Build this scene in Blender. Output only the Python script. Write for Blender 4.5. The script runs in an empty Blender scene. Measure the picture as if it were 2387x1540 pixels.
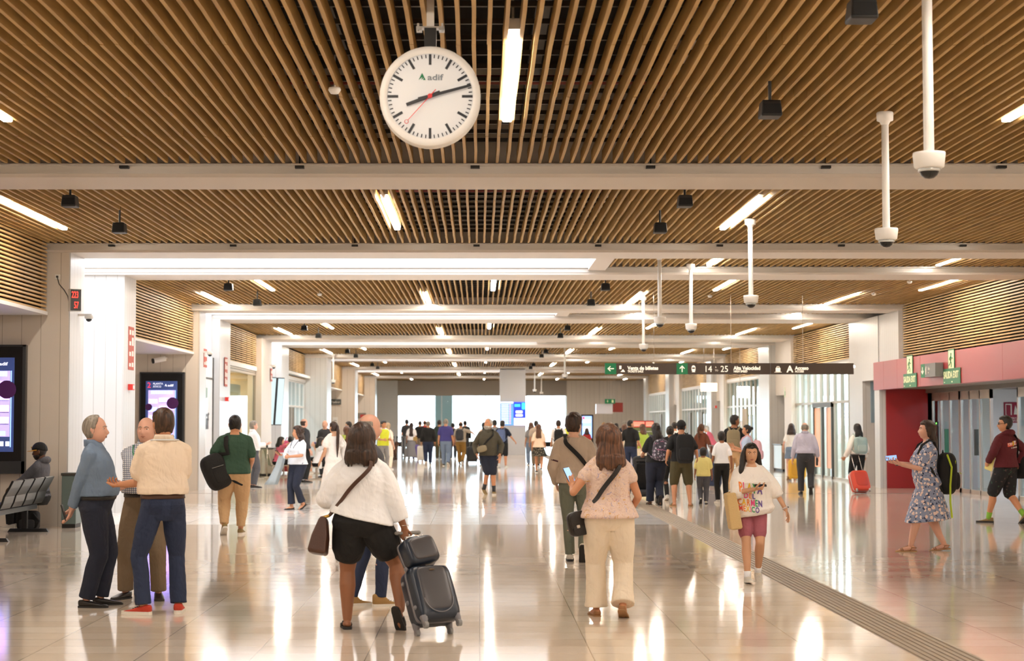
import bpy, bmesh, math, random
from mathutils import Vector, Matrix, noise
from mathutils.bvhtree import BVHTree
SC = bpy.context.scene
COL = SC.collection
PI = math.pi
rnd = random.Random(7)
V = Vector

# ---------------------------------------------------------------- camera numbers (pixels of the 2387x1540 frame)
F, CX, CY, EYE = 4000.0, 1118.0, 770.0, 1.65
TH = math.atan(215 / F)
_c, _s = math.cos(TH), math.sin(TH)

def on(px, py, z=0.0):
    """point of the horizontal plane z seen at a pixel"""
    e = math.tan(math.atan((CY - py) / F) + TH)
    y = (z - EYE) / e
    return V(((px - CX) / F * (y * _c + (z - EYE) * _s), y, z))

def at(px, py, y):
    """point at distance y seen at a pixel"""
    hr = y * math.tan(math.atan((CY - py) / F) + TH)
    return V(((px - CX) / F * (y * _c + hr * _s), y, EYE + hr))

def h2(c):
    """sRGB hex -> linear"""
    r = []
    for i in (0, 2, 4):
        v = int(c[i:i + 2], 16) / 255
        r.append(v / 12.92 if v <= .04045 else ((v + .055) / 1.055) ** 2.4)
    return (r[0], r[1], r[2], 1)

# ---------------------------------------------------------------- materials
MATS = {}

def mat(name, col='888888', rough=.6, metal=0., emit=None, strength=0., bump=0., bscale=60., alpha=None, trans=0., fn=None, spec=None, sheen=0.):
    if name in MATS:
        return MATS[name]
    m = bpy.data.materials.new(name)
    m.use_nodes = True
    nt = m.node_tree
    b = nt.nodes['Principled BSDF']
    b.inputs['Base Color'].default_value = h2(col)
    b.inputs['Roughness'].default_value = rough
    b.inputs['Metallic'].default_value = metal
    if spec is not None:
        b.inputs['Specular IOR Level'].default_value = spec
    if emit:
        b.inputs['Emission Color'].default_value = h2(emit)
        b.inputs['Emission Strength'].default_value = strength
    if trans:
        b.inputs['Transmission Weight'].default_value = trans
    if sheen:
        b.inputs['Sheen Weight'].default_value = sheen
    tc = nt.nodes.new('ShaderNodeTexCoord')
    if bump:
        n = nt.nodes.new('ShaderNodeTexNoise')
        n.inputs['Scale'].default_value = bscale
        n.inputs['Detail'].default_value = 3
        nt.links.new(tc.outputs['Object'], n.inputs['Vector'])
        bp = nt.nodes.new('ShaderNodeBump')
        bp.inputs['Strength'].default_value = bump
        bp.inputs['Distance'].default_value = .02
        nt.links.new(n.outputs['Fac'], bp.inputs['Height'])
        nt.links.new(bp.outputs['Normal'], b.inputs['Normal'])
    if fn:
        fn(nt, b, tc)
    MATS[name] = m
    return m

def ramp(nt, stops, const=False):
    r = nt.nodes.new('ShaderNodeValToRGB')
    r.color_ramp.interpolation = 'CONSTANT' if const else 'LINEAR'
    el = r.color_ramp.elements
    while len(el) < len(stops):
        el.new(.5)
    for e, (p, c) in zip(el, stops):
        e.position = p
        e.color = h2(c)
    return r

def node(nt, kind, **kw):
    n = nt.nodes.new('ShaderNode' + kind)
    for k, v in kw.items():
        if hasattr(n, k):
            setattr(n, k, v)
        else:
            n.inputs[k.replace('_', ' ')].default_value = v
    return n

def mapping(nt, tc, scale=(1, 1, 1), rot=(0, 0, 0), loc=(0, 0, 0), out='Object'):
    mp = nt.nodes.new('ShaderNodeMapping')
    mp.inputs['Scale'].default_value = scale
    mp.inputs['Rotation'].default_value = rot
    mp.inputs['Location'].default_value = loc
    nt.links.new(tc.outputs[out], mp.inputs['Vector'])
    return mp

def wood_fn(c1, c2, stretch):
    def f(nt, b, tc):
        mp = mapping(nt, tc, stretch)
        n = node(nt, 'TexNoise', Scale=1.0, Detail=4.0, Roughness=.6)
        nt.links.new(mp.outputs[0], n.inputs['Vector'])
        r = ramp(nt, [(.3, c1), (.7, c2)])
        nt.links.new(n.outputs['Fac'], r.inputs[0])
        nt.links.new(r.outputs[0], b.inputs['Base Color'])
    return f

def floor_fn(c1, c2, c3, sx=.8, sy=.4):
    def f(nt, b, tc):
        L = nt.links.new
        br = node(nt, 'TexBrick', offset=0.0, Scale=1.0, Mortar_Size=.004, Mortar_Smooth=.1, Bias=0.0, Brick_Width=sx, Row_Height=sy)
        br.inputs['Color1'].default_value = (0, 0, 0, 1)
        br.inputs['Color2'].default_value = (1, 1, 1, 1)
        br.inputs['Mortar'].default_value = (.5, .5, .5, 1)
        L(tc.outputs['Object'], br.inputs['Vector'])
        r = ramp(nt, [(0, c1), (.5, c2), (1, c3)])
        n = node(nt, 'TexNoise', Scale=2.3, Detail=6.0, Roughness=.65)
        L(tc.outputs['Object'], n.inputs['Vector'])
        n2 = node(nt, 'TexNoise', Scale=90.0, Detail=2.0)
        L(tc.outputs['Object'], n2.inputs['Vector'])
        a = node(nt, 'Math', operation='MULTIPLY_ADD'); a.inputs[1].default_value = .45; a.inputs[2].default_value = 0.0
        L(br.outputs['Color'], a.inputs[0])
        a2 = node(nt, 'Math', operation='MULTIPLY_ADD'); a2.inputs[1].default_value = .55
        L(n.outputs['Fac'], a2.inputs[0]); L(a.outputs[0], a2.inputs[2])
        a3 = node(nt, 'Math', operation='MULTIPLY_ADD'); a3.inputs[1].default_value = .2
        L(n2.outputs['Fac'], a3.inputs[0]); L(a2.outputs[0], a3.inputs[2])
        s = node(nt, 'Math', operation='SUBTRACT'); s.inputs[1].default_value = .1
        L(a3.outputs[0], s.inputs[0]); L(s.outputs[0], r.inputs[0])
        mx = node(nt, 'MixRGB'); mx.inputs['Color2'].default_value = h2('8d7c68')
        mf = node(nt, 'Math', operation='MULTIPLY'); mf.inputs[1].default_value = .8
        L(br.outputs['Fac'], mf.inputs[0]); L(mf.outputs[0], mx.inputs['Fac'])
        L(r.outputs[0], mx.inputs['Color1']); L(mx.outputs[0], b.inputs['Base Color'])
        rr = node(nt, 'MapRange'); rr.inputs['To Min'].default_value = .045; rr.inputs['To Max'].default_value = .12
        L(n.outputs['Fac'], rr.inputs['Value']); L(rr.outputs[0], b.inputs['Roughness'])
    return f

def panel_fn(col, line, step, axis=0):
    """flat cladding with thin vertical joints every `step` metres"""
    def f(nt, b, tc):
        L = nt.links.new
        sp = node(nt, 'SeparateXYZ'); L(tc.outputs['Object'], sp.inputs[0])
        ad = node(nt, 'Math', operation='ADD'); L(sp.outputs[0], ad.inputs[0]); L(sp.outputs[1], ad.inputs[1])
        mo = node(nt, 'Math', operation='PINGPONG'); mo.inputs[1].default_value = step / 2
        L(ad.outputs[0], mo.inputs[0])
        lt = node(nt, 'Math', operation='LESS_THAN'); lt.inputs[1].default_value = .0045
        L(mo.outputs[0], lt.inputs[0])
        mx = node(nt, 'MixRGB'); mx.inputs['Color1'].default_value = h2(col); mx.inputs['Color2'].default_value = h2(line)
        L(lt.outputs[0], mx.inputs['Fac']); L(mx.outputs[0], b.inputs['Base Color'])
    return f

# ---------------------------------------------------------------- mesh collector
class MB:
    def __init__(self):
        self.v = []; self.f = []; self.mi = []; self.cur = 0; self.T = None
    def add(self, vs, fs):
        o = len(self.v)
        if self.T is not None:
            vs = [self.T @ V(p) for p in vs]
        self.v += [tuple(p) for p in vs]
        self.f += [tuple(i + o for i in f) for f in fs]
        self.mi += [self.cur] * len(fs)
        return self
    def box(self, x0, x1, y0, y1, z0, z1):
        vs = [(x0, y0, z0), (x1, y0, z0), (x1, y1, z0), (x0, y1, z0), (x0, y0, z1), (x1, y0, z1), (x1, y1, z1), (x0, y1, z1)]
        return self.add(vs, [(0, 3, 2, 1), (4, 5, 6, 7), (0, 1, 5, 4), (1, 2, 6, 5), (2, 3, 7, 6), (3, 0, 4, 7)])
    def cbox(self, c, s):
        return self.box(c[0] - s[0] / 2, c[0] + s[0] / 2, c[1] - s[1] / 2, c[1] + s[1] / 2, c[2] - s[2] / 2, c[2] + s[2] / 2)
    def loft(self, rings, cap=True):
        n = len(rings[0]); vs = []; fs = []
        for r in rings:
            vs += [tuple(p) for p in r]
        for i in range(len(rings) - 1):
            for k in range(n):
                a, b = i * n + k, i * n + (k + 1) % n
                fs.append((a, b, b + n, a + n))
        if cap:
            fs.append(tuple(range(n - 1, -1, -1)))
            fs.append(tuple(range((len(rings) - 1) * n, len(rings) * n)))
        return self.add(vs, fs)
    def tube(self, pts, rad, n=10, flat=None, cap=True, ends=True):
        """tube through pts; rad per point (or one); rounded ends; flat=(k, dir) squashes along a direction"""
        pts = [V(p) for p in pts]
        if not hasattr(rad, '__len__'):
            rad = [rad] * len(pts)
        rad = list(rad)
        if ends:
            d0 = (pts[0] - pts[1]).normalized(); d1 = (pts[-1] - pts[-2]).normalized()
            pre = [(pts[0] + d0 * rad[0] * .95, rad[0] * .25), (pts[0] + d0 * rad[0] * .6, rad[0] * .78)]
            post = [(pts[-1] + d1 * rad[-1] * .6, rad[-1] * .78), (pts[-1] + d1 * rad[-1] * .95, rad[-1] * .25)]
            pts = [p for p, r in pre] + pts + [p for p, r in post]
            rad = [r for p, r in pre] + rad + [r for p, r in post]
        rings = []; u = None
        for i, p in enumerate(pts):
            if i == 0: t = pts[1] - pts[0]
            elif i == len(pts) - 1: t = pts[-1] - pts[-2]
            else: t = (pts[i + 1] - p).normalized() + (p - pts[i - 1]).normalized()
            t = t.normalized() if t.length > 1e-9 else V((0, 0, 1))
            if u is None:
                u = t.orthogonal().normalized()
                if flat is not None:
                    u = V(flat[1]); u = (u - t * u.dot(t)).normalized()
            u = (u - t * u.dot(t)).normalized()
            w = t.cross(u)
            k = flat[0] if flat is not None else 1.0
            rings.append([p + (u * math.cos(a) * k + w * math.sin(a)) * rad[i] for a in [2 * PI * j / n for j in range(n)]])
        return self.loft(rings, cap)
    def cyl(self, p0, p1, r, n=16, r2=None):
        return self.tube([p0, p1], [r, r if r2 is None else r2], n, ends=False)
    def lathe(self, prof, n=24, c=(0, 0, 0), axis='z', cap=True):
        rings = []
        for r, z in prof:
            ring = []
            for j in range(n):
                a = 2 * PI * j / n
                p = (r * math.cos(a), r * math.sin(a), z)
                if axis == 'y': p = (p[0], p[2], p[1])
                if axis == 'x': p = (p[2], p[0], p[1])
                ring.append((p[0] + c[0], p[1] + c[1], p[2] + c[2]))
            rings.append(ring)
        return self.loft(rings, cap)
    def prism(self, poly, y0, y1, plane='xz'):
        """extrude a 2-D outline"""
        n = len(poly)
        if plane == 'xz':
            a = [(p[0], y0, p[1]) for p in poly]; b = [(p[0], y1, p[1]) for p in poly]
        elif plane == 'xy':
            a = [(p[0], p[1], y0) for p in poly]; b = [(p[0], p[1], y1) for p in poly]
        else:
            a = [(y0, p[0], p[1]) for p in poly]; b = [(y1, p[0], p[1]) for p in poly]
        return self.add(a + b, [tuple(range(n)), tuple(range(2 * n - 1, n - 1, -1))] + [(i, i + n, (i + 1) % n + n, (i + 1) % n) for i in range(n)])
    def ell(self, c, r, n=14, m=9, R=None):
        vs = []; fs = []
        for i in range(1, m):
            for j in range(n):
                p = V((r[0] * math.sin(PI * i / m) * math.cos(2 * PI * j / n), r[1] * math.sin(PI * i / m) * math.sin(2 * PI * j / n), r[2] * math.cos(PI * i / m)))
                vs.append((R @ p if R is not None else p) + V(c))
        top = V((0, 0, r[2])); bot = V((0, 0, -r[2]))
        if R is not None: top = R @ top; bot = R @ bot
        vs += [top + V(c), bot + V(c)]
        T, B = len(vs) - 2, len(vs) - 1
        for j in range(n):
            fs.append((T, j, (j + 1) % n)); fs.append((B, (m - 2) * n + (j + 1) % n, (m - 2) * n + j))
            for i in range(m - 2):
                fs.append((i * n + j, (i + 1) * n + j, (i + 1) * n + (j + 1) % n, i * n + (j + 1) % n))
        return self.add(vs, fs)
    def rbox(self, c, s, r, n=5, exp=None, R=None):
        """soft-edged box (superellipsoid-like)"""
        e = exp or 5.0
        vs = []; fs = []; N, M_ = 24, 14
        def sp(t, k): return math.copysign(abs(t) ** (2 / k), t)
        for i in range(1, M_):
            a = PI * i / M_ - PI / 2
            for j in range(N):
                b = 2 * PI * j / N
                p = V((s[0] / 2 * sp(math.cos(a), e) * sp(math.cos(b), e), s[1] / 2 * sp(math.cos(a), e) * sp(math.sin(b), e), s[2] / 2 * sp(math.sin(a), e)))
                vs.append((R @ p if R is not None else p) + V(c))
        lo, hi = V((0, 0, -s[2] / 2)), V((0, 0, s[2] / 2))
        if R is not None: lo = R @ lo; hi = R @ hi
        vs += [lo + V(c), hi + V(c)]
        B, T = len(vs) - 2, len(vs) - 1
        for j in range(N):
            fs.append((B, (j + 1) % N, j)); fs.append((T, (M_ - 2) * N + j, (M_ - 2) * N + (j + 1) % N))
            for i in range(M_ - 2):
                fs.append((i * N + j, i * N + (j + 1) % N, (i + 1) * N + (j + 1) % N, (i + 1) * N + j))
        return self.add(vs, fs)
    def mesh(self, name, mats, smooth=False):
        me = bpy.data.meshes.new(name)
        me.from_pydata(self.v, [], self.f)
        ms = mats if isinstance(mats, (list, tuple)) else [mats]
        for m in ms: me.materials.append(m)
        if len(ms) > 1: me.polygons.foreach_set('material_index', self.mi)
        bm = bmesh.new(); bm.from_mesh(me)
        bmesh.ops.recalc_face_normals(bm, faces=bm.faces)
        bm.to_mesh(me); bm.free()
        if smooth:
            me.polygons.foreach_set('use_smooth', [True] * len(me.polygons))
        me.update()
        return me
    def build(self, name, mats, parent=None, smooth=False, bevel=0, loc=None, rot=None):
        o = bpy.data.objects.new(name, self.mesh(name, mats, smooth))
        COL.objects.link(o)
        if parent is not None: o.parent = parent
        if loc is not None: o.location = loc
        if rot is not None: o.rotation_euler = rot
        if bevel:
            bv = o.modifiers.new('bevel', 'BEVEL'); bv.width = bevel; bv.segments = 2; bv.limit_method = 'ANGLE'
        if smooth == 'auto':
            pass
        return o

def empty(name, loc, label, cat, rz=0.0, group=None):
    o = bpy.data.objects.new(name, None)
    COL.objects.link(o)
    o.location = loc; o.rotation_euler = (0, 0, rz)
    o.empty_display_size = .1
    o['label'] = label; o['category'] = cat
    if group: o['group'] = group
    return o

def tag(o, label, cat, group=None):
    o['label'] = label; o['category'] = cat
    if group: o['group'] = group
    return o

def struct(o):
    o['kind'] = 'structure'
    return o

def text_mesh(s, size, extrude=.002, align='LEFT', bold=0.0, squeeze=1.0):
    """mesh in the xz plane, reading from -y"""
    cu = bpy.data.curves.new('txt', 'FONT')
    cu.body = s; cu.size = size; cu.extrude = extrude; cu.align_x = align; cu.resolution_u = 3
    cu.offset = bold
    ob = bpy.data.objects.new('txt', cu); COL.objects.link(ob)
    dg = bpy.context.evaluated_depsgraph_get(); dg.update()
    me = bpy.data.meshes.new_from_object(ob.evaluated_get(dg))
    bpy.data.objects.remove(ob); bpy.data.curves.remove(cu)
    for v in me.vertices:
        x, y, z = v.co
        v.co = (x * squeeze, -z, y)
    return me

def text(s, size, m, parent, loc, rot=(0, 0, 0), name='lettering', align='LEFT', bold=0.0, squeeze=1.0, extrude=.002):
    me = text_mesh(s, size, extrude, align, bold, squeeze)
    me.materials.append(m)
    o = bpy.data.objects.new(name, me); COL.objects.link(o)
    o.parent = parent; o.location = loc; o.rotation_euler = rot
    return o

ORD = ['nearest', 'second', 'third', 'fourth', 'fifth', 'sixth', 'seventh', 'eighth', 'ninth', 'tenth']
# ================================================================ setting
m_wood = mat('slat_wood', fn=wood_fn('a5834c', 'c8a566', (9, .9, 9)), rough=.55)
m_wood2 = mat('louvre_wood', fn=wood_fn('b59058', 'd6b47c', (.9, .9, 9)), rough=.5)
m_black = mat('plenum_black', '16130f', .9)
m_rail = mat('plenum_rail', '5a544c', .5, .6)
m_beam = mat('beam_paint', 'dbd2c9', .6, bump=.05, bscale=8)
m_flange = mat('beam_flange', 'cfcbc5', .35, .4)
m_wall = mat('wall_cladding', rough=.42, fn=panel_fn('dcd2c6', 'aa9e8e', .31))
m_pillar = mat('pillar_cladding', rough=.3, fn=panel_fn('cdccca', 'a5a29e', .21))
m_white = mat('white_paint', 'dcdbd9', .45)
m_floor = mat('floor_stone', fn=floor_fn('c4b3a0', 'd6c7b6', 'e6dacb'), rough=.08)
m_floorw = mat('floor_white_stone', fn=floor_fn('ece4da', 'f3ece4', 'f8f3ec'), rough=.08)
m_tact = mat('tactile_stone', '8f7f6c', .45, bump=.1, bscale=120)
m_glass = mat('clear_glass', 'f4fbfb', .03, trans=1.0)
MATS['clear_glass'].node_tree.nodes['Principled BSDF'].inputs['IOR'].default_value = 1.02

def thin_glass(name, tint, mixf):
    m = bpy.data.materials.new(name); m.use_nodes = True
    nt = m.node_tree; nt.nodes.clear()
    o = nt.nodes.new('ShaderNodeOutputMaterial'); t = nt.nodes.new('ShaderNodeBsdfTransparent'); g = nt.nodes.new('ShaderNodeBsdfGlossy')
    fr = nt.nodes.new('ShaderNodeFresnel'); fr.inputs[0].default_value = 1.5
    mu = nt.nodes.new('ShaderNodeMath'); mu.operation = 'MULTIPLY'; mu.inputs[1].default_value = mixf
    mx = nt.nodes.new('ShaderNodeMixShader'); t.inputs[0].default_value = h2(tint); g.inputs[1].default_value = .02
    ge = nt.nodes.new('ShaderNodeNewGeometry'); inv = nt.nodes.new('ShaderNodeMath'); inv.operation = 'SUBTRACT'; inv.inputs[0].default_value = 1.0; m3 = nt.nodes.new('ShaderNodeMath'); m3.operation = 'MULTIPLY'
    nt.links.new(ge.outputs['Backfacing'], inv.inputs[1]); nt.links.new(fr.outputs[0], mu.inputs[0]); nt.links.new(mu.outputs[0], m3.inputs[0]); nt.links.new(inv.outputs[0], m3.inputs[1]); nt.links.new(m3.outputs[0], mx.inputs[0])
    nt.links.new(t.outputs[0], mx.inputs[1]); nt.links.new(g.outputs[0], mx.inputs[2]); nt.links.new(mx.outputs[0], o.inputs[0])
    MATS[name] = m
    return m
m_pane = thin_glass('window_pane', 'e9f3f4', 1.0)
m_frame = mat('alu_frame', 'b5a998', .35, .5)
m_framed = mat('dark_frame', '4a4640', .4, .3)
m_steel = mat('brushed_steel', 'b9b0a4', .32, .9)
m_sky = mat('skylight_diffuser', 'ffffff', .5, emit='f2f6ff', strength=1.5)
m_tube = mat('tube_diffuser', 'ffffff', .5, emit='fff4e6', strength=31.0)
m_tubeh = mat('tube_housing', 'dad6cf', .5)
m_red = mat('portal_red', 'a01f1f', .35)
m_redf = mat('portal_fascia', 'a74447', .3)
m_blackp = mat('black_plastic', '1b1a19', .45)
m_whitep = mat('white_plastic', 'e9e7e3', .4)
m_signg = mat('sign_green', '0f7a4c', .5)
m_signd = mat('sign_brown', '46392f', .5)
m_signw = mat('sign_white', 'f4efe4', .5)

XL, XR = -6.95, 10.3           # louvre planes of the hall sides
XLP, XRP = -6.6, 10.17
xlp = lambda y: -6.6 if y < 34 else (-6.86 if y < 50 else -7.03 if y < 59 else -6.96 if y < 65 else -6.4)   # the left side steps back along the hall         # pillar faces
ZB, ZS, ZT = 4.38, 4.52, 5.6   # beam underside, slat underside, plenum top

# ---- floor: beige stone, white bands under the skylights, tactile strip
TX0, TX1 = 3.086, 3.517
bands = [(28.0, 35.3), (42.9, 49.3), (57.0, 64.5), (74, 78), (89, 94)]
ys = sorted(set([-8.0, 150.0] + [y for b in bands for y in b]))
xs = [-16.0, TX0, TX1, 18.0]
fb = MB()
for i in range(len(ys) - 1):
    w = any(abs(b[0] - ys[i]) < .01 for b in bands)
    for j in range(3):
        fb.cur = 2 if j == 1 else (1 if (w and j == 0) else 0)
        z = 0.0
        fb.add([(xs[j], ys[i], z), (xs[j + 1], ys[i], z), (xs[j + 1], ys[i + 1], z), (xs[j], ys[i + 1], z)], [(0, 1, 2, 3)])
struct(fb.build('floor', [m_floor, m_floorw, m_tact]))
tb = MB()
for k in range(8):
    x = TX0 + .02 + k * .0535
    tb.box(x, x + .028, 8, 120, 0.0, .006)
struct(tb.build('trim_1', mat('tactile_rib', '9c8c78', .5)))
tb = MB()
for y in (40.3, 53.0):
    tb.box(-7, 10.3, y, y + .04, .0, .002)
struct(tb.build('trim_2', mat('joint_metal', '6d6154', .4, .5)))

# ---- roof over everything, plenum
pl = MB()
pl.box(-16.2, 18.2, -8.2, 124, ZT, ZT + .15)
struct(pl.build('ceiling', m_black))

# beams (front, back) and the slatted bays between them
BEAMS = [(19.0, 20.0), (27.45, 28.5), (31.6, 32.8), (41.7, 42.8), (45.3, 47.2), (56.3, 58.1), (60.3, 62.6), (71.9, 74.0), (75.4, 77.0), (88.0, 89.8), (92.2, 94.0), (105, 106.5)]
SKY = [(28.5, 31.6), (42.8, 45.3), (58.1, 60.3), (74.0, 75.4), (89.8, 92.2)]
BAYS = [(-6, 19.0), (20.0, 27.45), (32.8, 41.7), (47.2, 56.3), (62.6, 71.9), (77.0, 88.0), (94.0, 105.0), (106.5, 118)]
SKYX = 2.0                      # the skylights end here; slats carry on to the right
for i, (a, b) in enumerate(BEAMS):
    m = MB()
    m.box(-11, 10.9, a, b, ZB, ZT)
    o = struct(m.build('beam', m_beam))
    f = MB()
    f.box(-11, 10.9, a - .10, a, ZS - .02, ZS + .0); f.box(-11, 10.9, a - .02, a, ZS - .1, ZS - .02)
    f.build('flange', m_flange, o)
    if i < 2:
        for k in range(9):
            q = MB(); x = -5.9 + k * 1.95
            q.box(x - .008, x + .008, a - .06, a - .04, ZS - .02, ZS + .12); q.box(x - .05, x + .05, a - .09, a - .01, ZS - .05, ZS - .02)
            q.build('clip', m_blackp, o)

def slats(x0, x1, y0, y1, seg=2.1):
    s = MB()
    n = int((x1 - x0) / .118)
    for k in range(n):
        x = x0 + .06 + k * .118
        y = y0
        while y < y1 - .05:
            e = min(y + seg, y1)
            j = rnd.uniform(-.003, .003); dz = rnd.uniform(-.003, .003); k1 = .0026
            for a_, b_, p_, q_ in ((y + .003, (y + e) / 2, -k1, k1), ((y + e) / 2, e - .003, k1, -k1)):
                u0, u1, z0, z1 = x + j + p_, x + j + q_, ZS + dz, ZS + .14
                s.add([(u0 - .015, a_, z0), (u0 + .015, a_, z0), (u1 + .015, b_, z0), (u1 - .015, b_, z0), (u0 - .015, a_, z1), (u0 + .015, a_, z1), (u1 + .015, b_, z1), (u1 - .015, b_, z1)], [(0, 3, 2, 1), (4, 5, 6, 7), (0, 1, 5, 4), (1, 2, 6, 5), (2, 3, 7, 6), (3, 0, 4, 7)])
            y = e
    return s
for i, (a, b) in enumerate(BAYS):
    struct(slats(-7.3, 10.7, a + .02, b - .12 if i < 7 else b, 2.1 if i < 5 else 6).build('ceiling', m_wood))
for a, b in SKY:
    struct(slats(SKYX + .35, 10.7, a, b - .1, 3).build('ceiling', m_wood))
# services above the slats
s = MB()
y = 8.0
while y < 60:
    if not any(a - .1 < y < b + .1 for a, b in BEAMS):
        s.box(-7, 10.6, y, y + .035, ZS + .17, ZS + .21)
    y += .55
for x in (-4.1, -1.3, .45, 3.4, 7.2):
    s.box(x, x + .12, 4, 19, ZS + .45, ZS + .53)
o = struct(s.build('ceiling', m_rail))
s = MB(); s.cyl((-7, 15.9, ZS + .33), (10.6, 15.9, ZS + .33), .045); s.cyl((-7, 23.4, ZS + .33), (10.6, 23.4, ZS + .33), .045)
s.build('pipe', mat('pipe_red', '8a2f22', .5), o, smooth=True)
s = MB()
for z, x in ((.6, -2.6), (.62, 1.9)):
    s.cyl((x, 2, ZS + z), (x, 60, ZS + z), .16)
s.build('duct', m_steel, o, smooth=True)

# skylight light boxes
for a, b in SKY:
    s = MB(); s.box(-9.5, SKYX, a, b, ZS + .03, ZS + .06)
    o = struct(s.build('skylight', m_sky))
    s = MB(); s.box(SKYX, SKYX + .32, a, b, ZS - .06, ZS + .10)
    s.build('frame', m_beam, o)

# ---- left side
def louvre(x, y0, y1, z0, z1, side, joint=4.0):
    """horizontal timber louvre facing the hall (side=+1 faces +x) with its dark backing"""
    s = MB(); n = int((z1 - z0) / .062)
    for k in range(n + 1):
        z = z0 + k * .062
        y = y0
        while y < y1 - .02:
            e = min(y + joint, y1)
            s.box(min(x, x - side * .055), max(x, x - side * .055), y + .003, e - .003, z, z + .028)
            y = e
    o = struct(s.build('louvre', m_wood2))
    q = MB()
    q.box(min(x - side * .09, x - side * .16), max(x - side * .09, x - side * .16), y0, y1, z0, z1)
    y = y0 + .3
    while y < y1:
        q.box(min(x - side * .055, x - side * .09), max(x - side * .055, x - side * .09), y, y + .04, z0, z1); y += 1.2
    q.build('backing', mat('louvre_backing', '0d0a08', .95), o)
    return o

def wallbox(name, x0, x1, y0, y1, z0, z1, m):
    s = MB(); s.box(x0, x1, y0, y1, z0, z1)
    return struct(s.build(name, m))
# alcove walls and pillars (left): x from the far side wall to the pillar face
wallbox('wall_left', -12.2, -11.9, -8, 124, 0, ZT, m_wall)
wallbox('wall_back', -16, 18, -8.3, -8, 0, ZT, m_wall)
for (a, b, x0) in [(27.5, 28.5, -11.9), (31.7, 32.8, -11.9), (41.9, 42.9, -11.9), (88.0, 89.8, -11.9), (105.0, 106.5, -11.9)]:
    wallbox('wall_left', x0, xlp(a), a, b, 0, ZB, m_pillar if 30 < a < 33 else m_wall)
    wallbox('pillar_face', xlp(a), xlp(a) + .02, a + .01, b - .01, 0, ZB, m_pillar)
for (a, b) in [(45.3, 47.2), (60.3, 62.6), (72.0, 74.0), (55.3, 58.0)]:
    wallbox('wall_left', -8.4, xlp(a), a, b, 0, ZB, m_pillar if a != 55.3 else m_wall)
    wallbox('wall_left', -11.9, -8.4, a + .1, b - .1, 0, ZB, m_wall)
for (a, b, z) in [(20.0, 27.4, 3.43), (32.8, 41.9, 3.38), (77.0, 88.0, 3.35), (94.0, 105.0, 3.35)]:
    xl = {20.0: -6.93, 32.8: -7.0}.get(a, -7.05)
    louvre(xl, a, b, z, ZS - .02, 1)
    wallbox('soffit', -11.9, xl + .02, a, b, z - .06, z - .005, m_white)
for (a, b, z) in [(47.2, 55.3, 3.45), (62.6, 72.0, 3.45)]:
    xl = -7.2 if a < 50 else -7.32
    louvre(xl, a, b, z, ZS - .02, 1)
    wallbox('soffit', -8.3, xl + .02, a, b, z - .14, z - .005, m_white)
wallbox('wall_left', -12, XL, 10, 19.95, 0, ZB, m_wall)
# recess between the pillars under the skylights
wallbox('wall_left', -9.6, -9.5, 28.5, 31.7, 0, ZS, m_white)
wallbox('wall_left', -7.2, -7.08, 42.9, 45.3, 3.36, ZS, m_white)
wallbox('wall_left', -7.75, -7.65, 58.0, 60.3, 0, ZS, m_white)

# ---- right side
louvre(XR, 20.0, 41.7, 3.19, ZS - .02, -1, 7.0)
wallbox('wall_right', XR + .2, XR + .35, 20, 41.7, 3.19, ZS, m_wall)
for (a, b, z) in [(47.2, 56.3, 3.45), (62.6, 71.9, 3.45), (77.0, 88.0, 3.4), (94, 105, 3.4)]:
    louvre(XR, a, b, z, ZS - .02, -1, 4)
    wallbox('wall_right', XR + .05, XR + .25, a, b, z - .12, z, m_white)
for (a, b) in [(60.3, 62.6), (75.4, 77), (92.2, 94), (105, 106.5), (45.6, 47.2)]:
    wallbox('wall_right', XRP, 13, a, b, 0, ZB, m_pillar)
for (a, b) in [(56.3, 57.6), (71.9, 73), (88, 89.2)]:
    wallbox('wall_right', XRP + .05, 13, a, b, 0, ZB, m_wall)
for (a, b) in [(57.6, 60.3), (73, 75.4), (89.2, 92.2)]:
    wallbox('wall_right', XR + .1, XR + .3, a, b, 2.6, ZS, m_wall)
    wallbox('wall_right', XR + .9, XR + 1.0, a, b, 0, 2.6, m_wall)
wallbox('wall_right', XRP, XR + 2.5, 43.75, 45.6, 2.75, ZB, m_pillar)
wallbox('wall_right', XRP + .02, XR + 2.5, 41.7, 43.75, 3.19, ZB, m_pillar)
wallbox('wall_right', XR + .9, XR + 1.0, 43.75, 45.6, 0, 2.75, m_wall)
wallbox('wall_right', 17.6, 18, -8, 124, 0, ZT, m_white)
wallbox('wall_right', XR, 18, -8, 20, 0, ZT, m_wall)
wallbox('wall_right', 11.0, 17.6, 44.2, 44.35, 0, ZT, m_white)

def glazing(n, x, y0, y1, z1, ztr, step, side, m_f, door=None):
    """window_n: pane + mullions + transom along the hall"""
    p = MB(); p.box(x - .006, x + .006, y0, y1, .06, z1)
    o = struct(p.build('window_%d' % n, m_pane))
    k = 0; y = y0
    f = MB()
    while y <= y1 + .01:
        f.box(x - .05, x + .05, y - .025, y + .025, 0, z1); y += step
    f.box(x - .05, x + .05, y0, y1, ztr - .035, ztr + .035); f.box(x - .05, x + .05, y0, y1, 0, .07); f.box(x - .05, x + .05, y0, y1, z1 - .05, z1)
    f.build('window_frame', m_f, o)
    return o
glazing(1, XR + .1, 47.2, 56.3, 3.33, 2.25, 1.0, -1, m_frame)
glazing(2, XR + .1, 62.6, 71.9, 3.33, 2.3, 1.03, -1, m_frame)
glazing(3, XR + .1, 77.0, 88.0, 3.3, 2.3, 1.1, -1, m_white)
glazing(4, XR + .1, 94.0, 105.0, 3.3, 2.3, 1.1, -1, m_white)
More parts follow.
